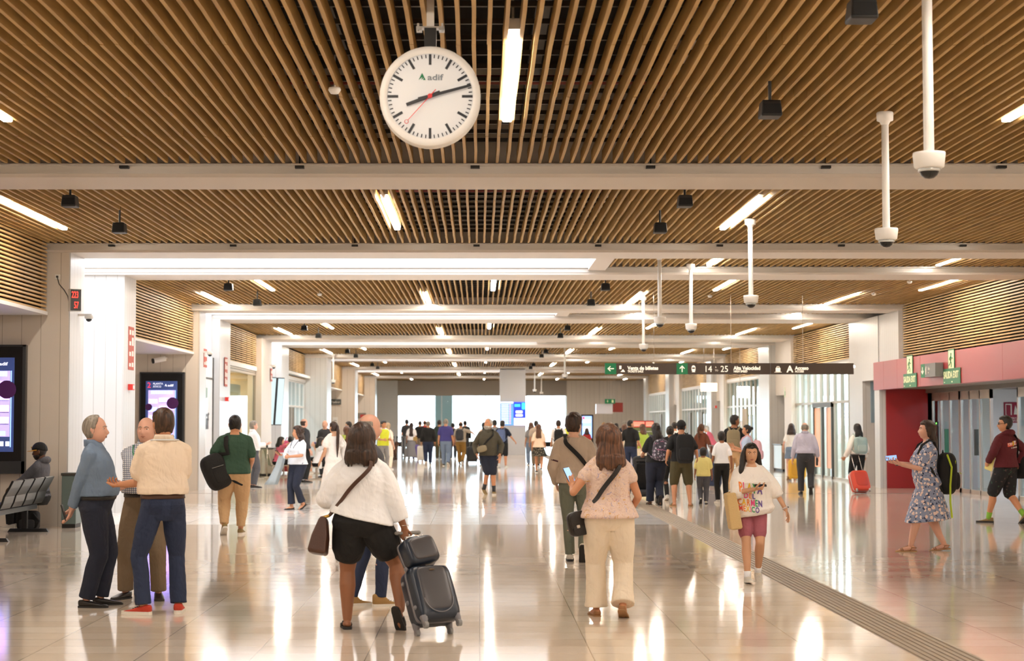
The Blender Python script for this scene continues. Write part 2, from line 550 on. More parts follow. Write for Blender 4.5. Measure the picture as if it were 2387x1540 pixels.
glazing(5, -7.4, 62.6, 71.9, 3.3, 2.3, 1.55, 1, m_white)
glazing(6, -7.26, 47.2, 55.3, 3.3, 3.2, 8.1, 1, m_frame)
# rooms behind the right glazing
for y0, y1 in ((47, 57), (62, 72.5), (76.5, 88.5), (93.5, 106)):
    wallbox('wall_right', 13.4, 13.55, y0, y1, 0, ZT, mat('room_wall_%d' % y0, {47: 'd9dfe0', 62: 'cfe0e4', 76: 'd3ecf5', 93: 'd8ecf3'}.get(int(y0), 'd9e6ea'), .6))
    wallbox('wall_right', XR + .3, 13.5, y0 - .2, y0, 0, ZT, m_white)
    wallbox('wall_right', XR + .3, 13.5, y1, y1 + .2, 0, ZT, m_white)
    wallbox('ceiling', XR + .35, 13.4, y0, y1, 3.6, 3.7, m_white)
    for q in range(3):  # glowing panels added to brighten the rooms seen through the glass
        yy = y0 + (y1 - y0) * (q + .5) / 3
        s = MB(); s.box(XR + 1.2, XR + 2.4, yy - .9, yy + .9, 3.57, 3.6)
        struct(s.build('fill_light_panel', mat('room_fill_light', 'ffffff', .5, emit='e9f5ff', strength=11)))

# ---- left shop (cream interior)
wallbox('wall_left', -11.8, -11.7, 47.3, 55.2, 0, ZT, mat('cream_wall', 'ffe9c6', .6))
wallbox('ceiling', -11.8, -7.45, 47.2, 55.3, 3.5, 3.6, mat('cream_wall'))
wallbox('wall_left', -11.8, -7.3, 55.1, 55.3, 0, 3.5, mat('cream_wall'))
for yy in (49.5, 52.5):  # added glowing panels that light the shop interior
    s = MB(); s.box(-10.2, -8.4, yy - .8, yy + .8, 3.47, 3.5)
    struct(s.build('fill_light_panel', mat('shop_fill_light', 'ffffff', .5, emit='ffeccf', strength=7)))
s = MB(); s.box(-7.72, -7.62, 47.5, 54.7, 0, 2.85)
struct(s.build('wall_left', mat('shop_screen_wall', 'fff0d4', .5)))
s = MB(); s.prism([(49.6, 2.6), (54.2, 2.6), (52.2, 1.5)], -7.618, -7.6, 'yz')
struct(s.build('trim_3', mat('shop_triangle', 'ecd3a6', .5)))
# room behind left glazing 5
wallbox('wall_left', -9.4, -9.3, 62.6, 72.0, 0, ZT, mat('room_wall_62'))
wallbox('ceiling', -9.4, -7.1, 62.6, 72.0, 3.5, 3.6, m_white)
s = MB(); s.box(-8.6, -7.8, 64, 71, 3.47, 3.5)  # glowing panel added to light this room too
struct(s.build('fill_light_panel', mat('room_fill_light')))

# ---- far end: pillar with screens, glass front, beige wall
wallbox('wall_far', 5.95, 17.6, 117.4, 118, 0, ZT, m_wall)
wallbox('wall_far', -11.9, -5.6, 117.4, 118, 0, ZT, m_white)
wallbox('wall_far', -5.6, 5.95, 117.4, 118, 3.5, ZT, mat('far_lintel', 'a59b90', .6))
wallbox('pillar', 1.05, 2.36, 88.0, 89.4, 0, ZS, mat('far_pillar', 'c9ccd2', .5))
p = MB(); p.box(-5.6, 5.95, 117.6, 117.62, 0, 3.5)
o = struct(p.build('window_7', m_pane))
f = MB()
for x in (-5.6, -2.6, .4, 3.2, 5.9): f.box(x - .03, x + .03, 117.55, 117.67, 0, 3.5)
f.build('window_frame', m_white, o)
p = MB(); p.box(-40, 40, 118, 190, -.02, 0)
struct(p.build('ground', mat('outside_paving', 'e8e6e0', .7)))
p = MB(); p.box(-3.1, -1.9, 119.5, 120.5, 0, 6)
struct(p.build('pillar', mat('outside_pillar', 'cfdfe2', .6)))

wallbox('window_8', 10.38, 10.52, 45.56, 45.61, 1.65, 3.2, mat('strip_glass', '8fa6b4', .2))
# ---- right entrance portal
s = MB()
yb = [31.0, 33.2, 36.4, 39.4, 40.55, 41.6, 43.0, 44.1]
for i in range(len(yb) - 1):
    s.box(10.12, 10.3, yb[i] + .004, yb[i + 1] - .004, 2.48, 3.19)
o = struct(s.build('trim_4', m_redf, bevel=.003))
s = MB(); s.box(10.14, 10.3, 43.55, 44.1, 0, 2.48); s.build('jamb', m_pillar, o)
wallbox('wall_right', 10.3, 11.6, 43.5, 43.72, 0, 2.5, m_red)
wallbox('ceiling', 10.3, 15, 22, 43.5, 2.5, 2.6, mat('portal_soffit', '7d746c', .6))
wallbox('wall_right', XRP + .1, XR + 2, 20, 31, 0, 3.19, m_wall)
wallbox('wall_right', 14.4, 14.5, 22, 43.5, 0, 2.5, mat('vestibule_wall', 'c3cad2', .5))
for yy in (27, 33, 39):  # glowing panels added to light the vestibule behind the doors
    s = MB(); s.box(12.3, 13.0, yy - .6, yy + .6, 2.47, 2.5)
    struct(s.build('fill_light_panel', mat('vestibule_fill_light', 'ffffff', .5, emit='e2ecff', strength=14)))

# ---- world, exposure, camera
w = bpy.data.worlds.new('sky'); SC.world = w; w.use_nodes = True
bg = w.node_tree.nodes['Background']
bg.inputs[0].default_value = h2('eef6ff'); bg.inputs[1].default_value = 4.0
cam = bpy.data.cameras.new('camera'); co = bpy.data.objects.new('camera', cam); COL.objects.link(co)
co.location = (0, 0, EYE); co.rotation_euler = (PI / 2 + TH, 0, 0)
cam.sensor_width = 36; cam.lens = F / 2387 * 36
cam.shift_x = (1193.5 - CX) / 2387
cam.clip_end = 400
cam.dof.use_dof = True; cam.dof.focus_distance = 19; cam.dof.aperture_fstop = 3.2
SC.camera = co
SC.view_settings.view_transform = 'Standard'; SC.view_settings.look = 'None'
SC.view_settings.gamma = 1; SC.view_settings.use_curve_mapping = False
SC.view_settings.exposure = 1.34
SC.cycles.use_denoising = True
SC.cycles.max_bounces = 8; SC.cycles.diffuse_bounces = 4; SC.cycles.glossy_bounces = 4; SC.cycles.transparent_max_bounces = 12
SC.cycles.use_adaptive_sampling = True; SC.cycles.adaptive_threshold = .02
# ================================================================ ceiling lights, speakers, dome cameras
def linear_light(x, y, length, label):
    o = empty('ceiling_light', (x, y, ZS + .06), label, 'light', group='linear ceiling lights')
    b = MB(); b.box(-.052, .052, -length / 2 - .2, length / 2 + .1, -.03, .05)
    for yy in (-length * .35, length * .35): b.box(-.01, .01, yy - .01, yy + .01, .05, ZT - ZS - .06)
    b.build('housing', m_tubeh, o)
    b = MB(); b.box(-.044, .044, -length / 2, length / 2, -.08, -.031); b.build('diffuser', m_tube, o, bevel=.012)
    return o
RA = [-4.48, .29, 5.1, 9.55]
RB = [-6.15, -1.22, 3.6, 8.38]
LB = [(0, -3, RA, 3.45), (0, 3.5, RB, 3.45), (0, 9.2, RB, 3.45), (0, 14.45, [-4.48, .26, 5.0, 9.5], 3.45), (1, 23.6, RB, 3.4), (2, 35.35, RA, 3.45), (2, 39.75, RB, 3.4),  # rows short of the clock are out of view, added to light the hall
      (3, 50.3, RA, 3.6), (3, 54.1, RB, 3.4), (4, 65.4, RA, 3.4), (4, 69.4, RB, 3.4), (5, 80, RA, 3.4), (5, 85, RB, 3.4), (6, 97, RA, 3.4), (6, 102, RB, 3.4), (7, 112, RA, 3.4)]
WORDS = ['leftmost', 'second from left', 'third from left', 'rightmost']
for i, (bay, y, xs_, ln) in enumerate(LB):
    if bay == 0 and y < 12: lab = None
    first = i == 0 or LB[i - 1][0] != bay
    for k, x in enumerate(sorted(xs_)):
        if bay == 0: lab = 'warm linear light overhead beside the clock bay, %s%s' % (WORDS[k], '' if y > 12 else (', added out of view behind the viewer' if y < 0 else ', added out of view, nearest' if y < 5 else ', added out of view, second nearest'))
        elif bay == 1: lab = 'warm linear light in the second slatted bay, %s' % WORDS[k]
        else: lab = 'warm linear light, %s row of the %s slatted bay, %s' % ('near' if first else 'far', ORD[bay], WORDS[k])
        linear_light(x, y, ln, lab)
for i, y in enumerate((30.2, 44.6, 59.2, 74.7, 91.0)):
    for k, x in enumerate((4.18, 8.35)):
        linear_light(x, y, 1.9 if i < 2 else 1.2, 'short warm linear light right of the %s skylight, %s one' % (ORD[i], ['left', 'right'][k]))

def speaker(x, y, label):
    o = empty('ceiling_speaker', (x, y, 4.27), label, 'speaker', group='black ceiling speakers')
    b = MB(); b.loft([[(-.088 * k, -.1 * k, z), (.088 * k, -.1 * k, z), (.088 * k, .1 * k, z), (-.088 * k, .1 * k, z)] for k, z in ((.86, .075), (1, -.045), (.97, -.062))])
    b.build('cabinet', m_blackp, o, bevel=.008)
    b = MB(); b.box(-.075, .075, -.104, -.099, -.04, .04); b.build('grille', mat('speaker_grille', '0e0e0e', .8), o)
    b = MB(); b.cyl((0, 0, .07), (0, 0, ZT - 4.27), .014, 8); b.box(-.05, .05, -.02, .02, .07, .085); b.build('bracket', m_blackp, o)
for i, (ya, yb_) in enumerate(((10.84, 14.3), (19.75, 23.1), (33.2, 37.5), (47.6, 51.8), (63.2, 67.5), (77.8, 82.0))):
    for j, y in enumerate((ya, yb_)):
        for k, x in enumerate((-4.87, 2.44)):
            if i == 0 and k == 0: continue
            if y < 20.1 and i == 1: y = 20.3
            speaker(x, y, 'black ceiling speaker in the %s slatted bay, %s of the %s pair' % (ORD[i], ['near one', 'far one'][j], ['left', 'right'][k]) if i else 'black ceiling speaker at upper right, %s one' % ['topmost', 'lower'][j])

def dome_camera(x, y, zt, label, r=.085):
    o = empty('ceiling_camera', (x, y, 3.36), label, 'camera', group='white dome cameras on poles')
    b = MB(); b.lathe([(.03, 0.06), (.035, .09), (.034, .5), (.034, zt - 3.36)], 16); b.build('pole', m_whitep, o, smooth=True)
    b = MB(); b.lathe([(.02, -.15), (.034, -.12), (.05, -.09), (.075, -.08), (.078, -.01), (.07, 0)], 20, (0, 0, zt - 3.36)); b.build('ceiling_rose', m_whitep, o, smooth=True)
    b = MB(); b.lathe([(.05, .085), (r + .02, .078), (r + .022, .06), (r + .012, -.02), (r - .005, -.03), (.02, -.028)], 24); b.build('housing', m_whitep, o, smooth=True)
    b = MB(); b.lathe([(.068, -.02), (.066, -.045), (.052, -.075), (.03, -.092), (.005, -.097)], 20); b.build('dome', mat('dome_smoked', '17181a', .08), o, smooth=True)
    b = MB(); b.lathe([(.06, -.03), (.074, -.028), (.073, -.05), (.07, -.05)], 20); b.build('ring', m_silver_ring, o, smooth=True)
m_silver_ring = mat('dome_clear_ring', 'cfd4d6', .1, .6)
for (x, y, zt, lb) in [(2.98, 11.3, ZT, 'white dome camera on the longest pole, top right corner'), (3.75, 15.75, 4.52, 'white dome camera on pole with ceiling rose, second from right'), (3.82, 24.1, 4.52, 'white dome camera on pole in the second bay, left of the two big ones'),
                       (3.82, 30.95, 4.52, 'white dome camera on pole right of the first skylight'), (3.05, 29.0, 4.52, 'white dome camera on pole hanging at the first skylight end'), (3.73, 39.0, 4.52, 'white dome camera on pole above the left end of the direction sign'),
                       (3.13, 63.0, 4.52, 'small far white dome camera on pole left of the direction sign'), (-6.1, 71.5, 4.52, 'white dome camera on pole by the grey pillar on the left'), (2.95, 92, 4.5, 'far white dome camera just right of the grey pillar'), (3.6, 100, 4.5, 'farthest white dome camera, second right of the grey pillar')]:
    dome_camera(x, y, zt, lb)
def smoke(x, y, lab):
    o = empty('ceiling_smoke_detector', (x, y, ZS - .02), lab, 'smoke detector', group='smoke detectors')
    b = MB(); b.lathe([(.05, 0.0), (.055, -.02), (.035, -.05), (.01, -.055)], 16); b.build('head', m_whitep, o, smooth=True)
    b = MB(); b.cyl((0, 0, 0), (0, 0, ZT - ZS), .008, 6); b.build('rod', m_whitep, o)
for i, p in enumerate([(780, 210), (935, 575), (745, 686), (1655, 690), (2120, 657), (2037, 685)]):
    q = on(p[0], p[1], ZS - .04)
    smoke(q.x, q.y, ['white smoke detector left of the station clock', 'white smoke detector below the second bay light', 'white smoke detector at left in the third bay', 'white smoke detector in the third bay right of centre', 'white smoke detector near the right wall, nearer one', 'white smoke detector near the right wall, farther one'][i])
# ================================================================ people
def sstep(a, b, x):
    t = min(1, max(0, (x - a) / (b - a))); return t * t * (3 - 2 * t)

def two_bone(a, b, l1, l2, pole):
    d = b - a; L = d.length; m = (l1 + l2) * .999
    if L > m: b = a + d * (m / L); d = b - a; L = m
    u = d / max(L, 1e-6)
    x = (l1 * l1 - l2 * l2 + L * L) / (2 * L)
    h = math.sqrt(max(0, l1 * l1 - x * x))
    q = pole - u * pole.dot(u)
    q = q.normalized() if q.length > 1e-5 else u.orthogonal().normalized()
    return a + u * x + q * h, b

def fuse(mb, vox, it, name, m, extra=None, fold=0, fscale=(9, 9, 4), seed=0, parent=None):
    """one continuous skin over overlapping closed pieces"""
    src = mb.mesh('tmp', m)
    ob = bpy.data.objects.new('tmp', src); COL.objects.link(ob)
    r = ob.modifiers.new('r', 'REMESH'); r.mode = 'VOXEL'; r.voxel_size = vox
    if it:
        s = ob.modifiers.new('s', 'SMOOTH'); s.factor = .5; s.iterations = it
    dg = bpy.context.evaluated_depsgraph_get(); dg.update()
    me = bpy.data.meshes.new_from_object(ob.evaluated_get(dg))
    bpy.data.objects.remove(ob); bpy.data.meshes.remove(src)
    if fold:
        off = V((seed * 3.1, seed * 1.7, 0))
        nv = len(me.vertices); nr = [0.0] * (3 * nv)
        me.vertices.foreach_get('normal', nr)
        cs = [0.0] * (3 * nv); me.vertices.foreach_get('co', cs)
        for i in range(nv):
            p = V(cs[3 * i:3 * i + 3])
            n = noise.noise(V((p.x * fscale[0], p.y * fscale[1], p.z * fscale[2])) + off)
            n2 = noise.noise(V((p.x * fscale[0] + p.z * 14, p.y * fscale[1], p.z * fscale[2] * 2.4)) + off * 2)
            k = fold * (n * .8 + (1 - abs(n2) * 3) * .35)
            for j in range(3): cs[3 * i + j] += nr[3 * i + j] * k
        me.vertices.foreach_set('co', cs); me.update()
    if extra is not None and extra.v:
        bm = bmesh.new(); bm.from_mesh(me)
        em = extra.mesh('tmp2', m, True); bm.from_mesh(em)
        bm.to_mesh(me); bm.free(); bpy.data.meshes.remove(em)
    me.polygons.foreach_set('use_smooth', [True] * len(me.polygons))
    me.name = name
    if not me.materials: me.materials.append(m)
    o = bpy.data.objects.new(name, me); COL.objects.link(o)
    if parent is not None: o.parent = parent
    return o

BODY = {
 'm': [(.80, .10, .08, 0), (.86, .162, .108, -.008), (.93, .172, .12, -.012), (1.0, .165, .112, -.002), (1.1, .152, .103, .008), (1.2, .16, .108, .012), (1.3, .175, .116, .012), (1.38, .18, .108, .0), (1.43, .158, .088, -.01), (1.465, .105, .07, -.016), (1.50, .066, .06, -.018)],
 'f': [(.80, .10, .08, 0), (.86, .172, .112, -.014), (.93, .183, .126, -.018), (1.0, .166, .112, -.006), (1.1, .134, .094, .004), (1.2, .142, .1, .012), (1.28, .152, .118, .022), (1.35, .155, .106, .008), (1.41, .142, .084, -.008), (1.45, .095, .066, -.014), (1.49, .056, .052, -.016)],
}

def head_pt(d, fem=0.0, jaw=1.0):
    bu = 1 + .07 * 2 * abs(d.z) * math.sqrt(max(0, 1 - d.z * d.z))
    x = .074 * d.x * bu; y = .096 * d.y * (bu if d.z > 0 else 1); z = .118 * d.z * (1 + (bu - 1) * (.5 if d.z > 0 else 0))
    if d.z > 0:
        x *= 1 + .05 * d.z * (1 - d.z); 
        if d.y < 0: y *= 1 + .06 * d.z
    else:
        t = -d.z
        x *= (1 - .16 * t) * (1 + (jaw - 1) * t)
        x *= 1 + .22 * t * (1 - abs(d.x)) 
        if y < 0: y *= 1 - .42 * t
        else: y *= 1 + .20 * t * (1 - t * .55)
        y += .010 * t
    if d.y > 0:
        f = d.y
        ax = abs(x)
        g = lambda a, s: math.exp(-(a / s) ** 2)
        nz = sstep(.026, -.028, z) * sstep(-.05, -.036, z)
        y += (.023 - .004 * fem) * nz * g(x, .0105 + .004 * sstep(0, -.03, z)) * f
        y -= .010 * g(ax - .031, .015) * g(z - .008, .011)
        y += (.005 - .003 * fem) * g(z - .026, .009) * g(x, .045)
        y += .005 * g(ax - .04, .016) * g(z + .02, .014)
        y += .0055 * g(z + .056, .006) * g(x, .02) + .0055 * g(z + .069, .007) * g(x, .018) - .003 * g(z + .0625, .003) * g(x, .02)
        y += .007 * g(z + .097, .014) * g(x, .02)
        y -= .006 * g(z + .082, .008) * g(x, .025)
    return V((x, y, z))

def head_grid(fn, n=40, m=34, warp=True):
    vs = []; fs = []
    for i in range(1, m):
        a = PI * i / m
        for j in range(n):
            b = 2 * PI * j / n
            b = b - .35 * math.sin(b * 1.0 - PI / 2) * 0  
            d = V((math.sin(a) * math.cos(b), math.sin(a) * math.sin(b), math.cos(a)))
            vs.append(fn(d))
    vs += [fn(V((0, 0, 1))), fn(V((0, 0, -1)))]
    T, B = len(vs) - 2, len(vs) - 1
    for j in range(n):
        fs.append((T, j, (j + 1) % n)); fs.append((B, (m - 2) * n + (j + 1) % n, (m - 2) * n + j))
        for i in range(m - 2):
            fs.append((i * n + j, (i + 1) * n + j, (i + 1) * n + (j + 1) % n, i * n + (j + 1) % n))
    return vs, fs

def hair_m(name, c1, c2, rough=.45):
    def f(nt, b, tc):
        mp = mapping(nt, tc, (60, 60, 5))
        n = node(nt, 'TexNoise', Scale=1.0, Detail=3.0)
        nt.links.new(mp.outputs[0], n.inputs['Vector'])
        r = ramp(nt, [(.35, c1), (.72, c2)])
        nt.links.new(n.outputs['Fac'], r.inputs[0]); nt.links.new(r.outputs[0], b.inputs['Base Color'])
        bp = node(nt, 'Bump', Strength=.6, Distance=.01)
        nt.links.new(n.outputs['Fac'], bp.inputs['Height']); nt.links.new(bp.outputs[0], b.inputs['Normal'])
    return mat(name, fn=f, rough=rough)

H_BLACK = hair_m('hair_black', '120e0c', '2a201a'); H_DARK = hair_m('hair_dark_brown', '21140d', '4a2f1e'); H_BROWN = hair_m('hair_brown', '3a2216', '7a4f31')
H_GREY = hair_m('hair_grey', '6d655b', 'a79d90'); H_LGREY = hair_m('hair_light_grey', '9a948b', 'd5d0c8'); H_BLOND = hair_m('hair_blond', '8a6a45', 'cbb089'); H_BROWN2 = hair_m('hair_brown_cropped', '2a1a10', '5a3d28')

def skin_m(name, c):
    m = mat(name, c, .5, bump=.04, bscale=40)
    b = m.node_tree.nodes['Principled BSDF']
    b.inputs['Subsurface Weight'].default_value = .0
    return m
S_FAIR = skin_m('skin_fair', 'dcad92'); S_TAN = skin_m('skin_tan', 'c98e69'); S_BROWN = skin_m('skin_brown', '9a6646'); S_DARK = skin_m('skin_dark', '6b4530'); S_PINK = skin_m('skin_pink', 'd9a68f'); S_OLIVE = skin_m('skin_olive', 'd09f7c')
m_eye = mat('eye_white', 'e8e2da', .25); m_iris = mat('iris_dark', '2a1a10', .2); m_lip = mat('lip_rose', 'b0695a', .45); m_lipd = mat('lip_muted', 'a8705c', .5)

class Person:
    pass

def person(label, foot, H=1.72, yaw=0.0, sex='m', w=1.0, belly=0.0, lean=0.0, twist=0.0, side=0.0, feet=None, hands=None, poles=(None, None), palms=(None, None),
           curl=(.3, .3), fdir=(None, None), head=(0, 0), skin=S_FAIR, hair=('short', H_DARK), face=False, lod=1, pz=None, wear=(), arms=1.0, limb=None, brow=None, beard=None,
           jaw=1.0, hs=1.07, group=None, seed=None, cat='person', glasses=None, hair_th=None, shx=None):
    """foot: ground pixel (px, py) or a world point. hands: wrist targets (right, left); feet: (x, y, pitch, yaw, lift) right, left"""
    P = Person()
    pos = foot if isinstance(foot, Vector) else on(foot[0], foot[1], 0)
    s = H / 1.75
    P.s, P.pos, P.yaw, P.H = s, pos, math.radians(yaw), H
    P.sex, P.w = sex, w
    P.root = empty('person', (pos.x, pos.y, 0), label, cat, P.yaw, group)
    seed = seed if seed is not None else rnd.random() * 50
    vox = {0: .0062, 1: .009, 2: .014}[lod] / s
    T = Matrix.Scale(s, 4)
    wl = limb or (1 + (w - 1) * .75)
    fem = 1.0 if sex == 'f' else 0.0
    hipx = .09 * (1 + (w - 1) * .5); shx = shx or ((.176 if sex == 'm' else .155) * (1 + (w - 1) * .45))
    feet = feet or [(.1, 0, 0, -8, 0), (-.1, 0, 0, 8, 0)]
    l1, l2 = .445, .415
    # ---- legs: ankles, then pelvis height
    ank = []; fr = []
    for k, ft in enumerate(feet):
        x, y, pit, fy, lift = (list(ft) + [0, 0, 0])[:5]
        Rz = Matrix.Rotation(math.radians(fy), 3, 'Z'); Rx = Matrix.Rotation(-math.radians(pit), 3, 'X')
        R = Rz @ Rx
        piv = V((0, .125, -.085)) if pit >= 0 else V((0, -.05, -.085))
        g = V((x, y, 0)) + Rz @ V((piv.x, piv.y, 0)); g.z = lift
        ank.append(g - R @ piv); fr.append(R)
    hz = .925
    if pz is None:
        for k, a in enumerate(ank):
            hx = hipx if k == 0 else -hipx
            dx, dy = a.x - hx, a.y
            hz = min(hz, a.z + math.sqrt(max(.01, ((l1 + l2) * .996) ** 2 - dx * dx - dy * dy)))
        drop = hz - .925
    else:
        drop = pz - .925
    P.drop = drop
    Rl = lambda k: Matrix.Rotation(-k * lean, 3, 'X') @ Matrix.Rotation(k * side, 3, 'Y') @ Matrix.Rotation(k * twist, 3, 'Z')
    piv0 = V((0, 0, .95))
    def U(p):
        p = V(p); k = sstep(.88, 1.22, p.z)
        return piv0 + Rl(k) @ (p - piv0) + V((0, 0, drop))
    P.U = U
    def ringpts(z, hw, hd, yc, n=24, e=2.35):
        r = []
        for j in range(n):
            a = 2 * PI * j / n
            c, si = math.cos(a), math.sin(a)
            r.append(U((hw * math.copysign(abs(c) ** (2 / e), c), yc + hd * math.copysign(abs(si) ** (2 / e), si), z)))
        return r
    def prof(z):
        B = BODY[sex]
        if z <= B[0][0]: q = B[0][1:]
        elif z >= B[-1][0]: q = B[-1][1:]
        else:
            for i in range(len(B) - 1):
                if B[i][0] <= z <= B[i + 1][0]:
                    t = (z - B[i][0]) / (B[i + 1][0] - B[i][0]); q = [B[i][k] * (1 - t) + B[i + 1][k] * t for k in (1, 2, 3)]
                    break
        k = 1 + (w - 1) * (1 - sstep(1.34, 1.47, z))
        bl = belly * math.exp(-((z - 1.08) / .13) ** 2)
        return q[0] * k, q[1] * k + bl * .5, q[2] + bl * .5
    P.prof = prof
    def surf(ang, z, m=0.0):
        """point on the torso at an angle (0 = right side, 90 = front)"""
        hw, hd, yc = prof(z); a = math.radians(ang)
        return U(((hw + m) * math.cos(a), yc + (hd + m) * math.sin(a), z))
    P.surf = surf
    hips = [V((hipx, 0, .925 + drop)), V((-hipx, 0, .925 + drop))]
    knees = []
    for k in (0, 1):
        pole = fr[k] @ V((0, 1, 0)); pole = V((pole.x, pole.y, 0)).normalized() + V((.0, 0, .25 if pz is not None else 0))
        kn, an = two_bone(hips[k], ank[k], l1, l2, pole)
        knees.append(kn); ank[k] = an
    P.hips, P.knees, P.ank, P.fr = hips, knees, ank, fr
    # ---- arms
    hands = hands or (None, None)
    sh, el, wr, hd_ = [], [], [], []
    la1, la2 = .285 * arms, .25 * arms
    for k in (0, 1):
        sg = 1 if k == 0 else -1
        S = U((sg * shx, -.012, 1.392 if sex == 'm' else 1.372))
        t = hands[k]
        t = V(t) if t is not None else V((sg * (shx + .075 + (w - 1) * .12), .03, .885 + drop * .8))
        pole = poles[k] if poles[k] is not None else (sg * .2, -1, -.2)
        e, wv = two_bone(S, t, la1, la2, V(pole))
        sh.append(S); el.append(e); wr.append(wv)
        f = fdir[k]; f = (V(f) if f is not None else (wv - e)).normalized()
        hd_.append(f)
    P.sh, P.el, P.wr = sh, el, wr
    # ---- body
    b = MB(); b.T = T
    zs = [q[0] for q in BODY[sex]]
    zs = sorted(zs + [.89, .965, 1.05, 1.15, 1.25])
    b.loft([ringpts(z, *prof(z)) for z in zs])
    closed = any(i[0] == 'shoe' and i[2].get('kind') in ('shoe', 'sneaker', 'boot') for i in wear)
    fk = .55 if closed else .9
    ra = (.040 if sex == 'f' else .045) * wl
    P.ra = ra
    sg_ = lambda k: 1 if k == 0 else -1
    for k in (0, 1):
        u = (sh[k] - U((0, -.012, sh[k].z - drop if False else 1.38)))
        b.tube([U((0, -.01, 1.40 if sex == 'm' else 1.38)), sh[k] + (sh[k] - el[k]).normalized() * .005], [.055, ra * 1.1], 12)
        b.tube([U((sg_(k) * .03, -.02, 1.50)), U((sg_(k) * .09, -.022, 1.455)), sh[k] + V((0, 0, .012))], [.03, .032, ra * .8], 10)
        b.tube([sh[k], sh[k].lerp(el[k], .45), el[k]], [ra * 1.08, ra, ra * .78], 12)
        b.tube([el[k], el[k].lerp(wr[k], .3), wr[k]], [ra * .78, ra * .82, .027 * (1 + (wl - 1) * .4)], 12)
        th = .086 * wl * (1.06 if sex == 'f' else 1)
        b.tube([hips[k] + V((0, -.005, -.03)), hips[k].lerp(knees[k], .5), knees[k]], [th, th * .88, .054 * wl], 14)
        cal = knees[k].lerp(ank[k], .3) + (fr[k] @ V((0, -.016, 0)))
        b.tube([knees[k], cal, knees[k].lerp(ank[k], .7), ank[k]], [.054 * wl, .058 * wl, .043 * wl, .036 * (1 + (wl - 1) * .4)], 14)
        # foot
        A, R = ank[k], fr[k]
        b.tube([A + R @ V((0, -.035, -.04)), A + R @ V((0, .03, -.045)), A + R @ V((0, .10, -.06)), A + R @ V((0, .155, -.068))], [.032 * fk, .036 * fk, .034 * fk, .02 * fk], 12, flat=(1.15, R @ V((1, 0, 0))))
    # ---- head
    nb = U((0, -.018, 1.46)); hy, hp = math.radians(head[0]), math.radians(head[1])
    Rh = Rl(.55) @ Matrix.Rotation(hy, 3, 'Z') @ Matrix.Rotation(hp, 3, 'X')
    nk = U((0, -.012, 1.525)); hc = nk + Rh @ V((0, .012, .097))
    P.hc, P.Rh, P.hs = hc, Rh, hs
    sc = (.97 if sex == 'f' else 1.0) * hs
    HP = lambda p: hc + Rh @ (V(p) * sc)
    P.HP = HP
    b.tube([nb, nk, hc + Rh @ V((0, -.02, -.05))], [(.061 if sex == 'm' else .051) * (1 + (w - 1) * .4)] * 3, 14)
    vs, fs = head_grid(lambda d: HP(head_pt(d, fem, jaw)), *( (56, 48) if lod == 0 else (32, 26)))
    b.add(vs, fs)
    ex = MB(); ex.T = T
    for sg in (1, -1):
        R = Rh @ Matrix.Rotation(sg * -.35, 3, 'Z')
        ex.ell(HP((sg * .081, -.012, -.006)), (.008, .019, .031), 10, 7, R)
        ex.ell(HP((sg * .085, -.018, .002)), (.008, .012, .022), 8, 6, R)
    # ---- hands
    P.palm = []
    for k in (0, 1):
        sg = 1 if k == 0 else -1
        f = hd_[k]
        n = palms[k]; n = V(n) if n is not None else V((-sg, 0, 0))
        n = n - f * n.dot(f); n = n.normalized() if n.length > .01 else f.orthogonal().normalized()
        t = f.cross(n) * sg            # towards the thumb
        W = wr[k]; c = curl[k]
        b.tube([W - f * .01, W + f * .035, W + f * .08], [.026, .036, .036], 12, flat=(.42, n))
        P.palm.append((W + f * .075 + n * .03, f, n, t))
        for q in range(4):
            off = (.0285 - q * .019)
            base = W + f * (.082 - abs(q - 1.2) * .004) + t * off
            lens = [(.040, .026, .020), (.044, .029, .021), (.041, .027, .020), (.032, .021, .018)][q]
            a = c * (.75 + .1 * q) + (q - 1.5) * .03; d = f; pts = [base - f * .015, base]
            for li, L in enumerate(lens):
                ang = a * (1.0 if li == 0 else 2.0 if li == 1 else 2.7)
                d = f * math.cos(ang) + n * math.sin(ang) + t * (.05 * (1.5 - q)) * (1 if c < .6 else .2)
                pts.append(pts[-1] + d.normalized() * L)
            ex.tube(pts, [.0095, .0098, .0088, .0082, .0072], 8 if lod == 0 else 6)
        tb = W + f * .025 + t * .026 + n * .006
        d1 = (f * .62 + t * .7 + n * (.25 + .3 * c)).normalized(); d2 = (f * .9 + t * .3 + n * (.25 + .6 * c)).normalized()
        ex.tube([tb - d1 * .015, tb + d1 * .036, tb + d1 * .036 + d2 * .03, tb + d1 * .036 + d2 * .052], [.014, .0115, .0105, .0085], 8 if lod == 0 else 6)
    P.body = fuse(b, vox * s, 3 if lod < 2 else 2, 'body', skin, ex, parent=P.root)
    # ---- face
    if face:
        e = MB(); e.T = T
        def fy(x, z):
            dx, dz = x / .075, z / .118
            return head_pt(V((dx, math.sqrt(max(.02, 1 - dx * dx - dz * dz)), dz)), fem, jaw).y
        ye = fy(.031, .007)
        for sg in (1, -1):
            e.cur = 0; e.ell(HP((sg * .031, ye - .0035, .007)), (.0145, .0075, .0078), 12, 8, Rh)
            e.cur = 1; e.ell(HP((sg * .031, ye + .0008, .0068)), (.0066, .0048, .0066), 10, 7, Rh)
        e.build('eyes', [m_eye, m_iris], P.root, smooth=True)
        bw = MB(); bw.T = T
        for sg in (1, -1):
            bw.tube([HP((sg * .014, fy(.014, .024) + .001, .024)), HP((sg * .03, fy(.03, .03) + .001, .030)), HP((sg * .047, fy(.047, .024) + .001, .024))], [.0035, .0042, .0024], 6)
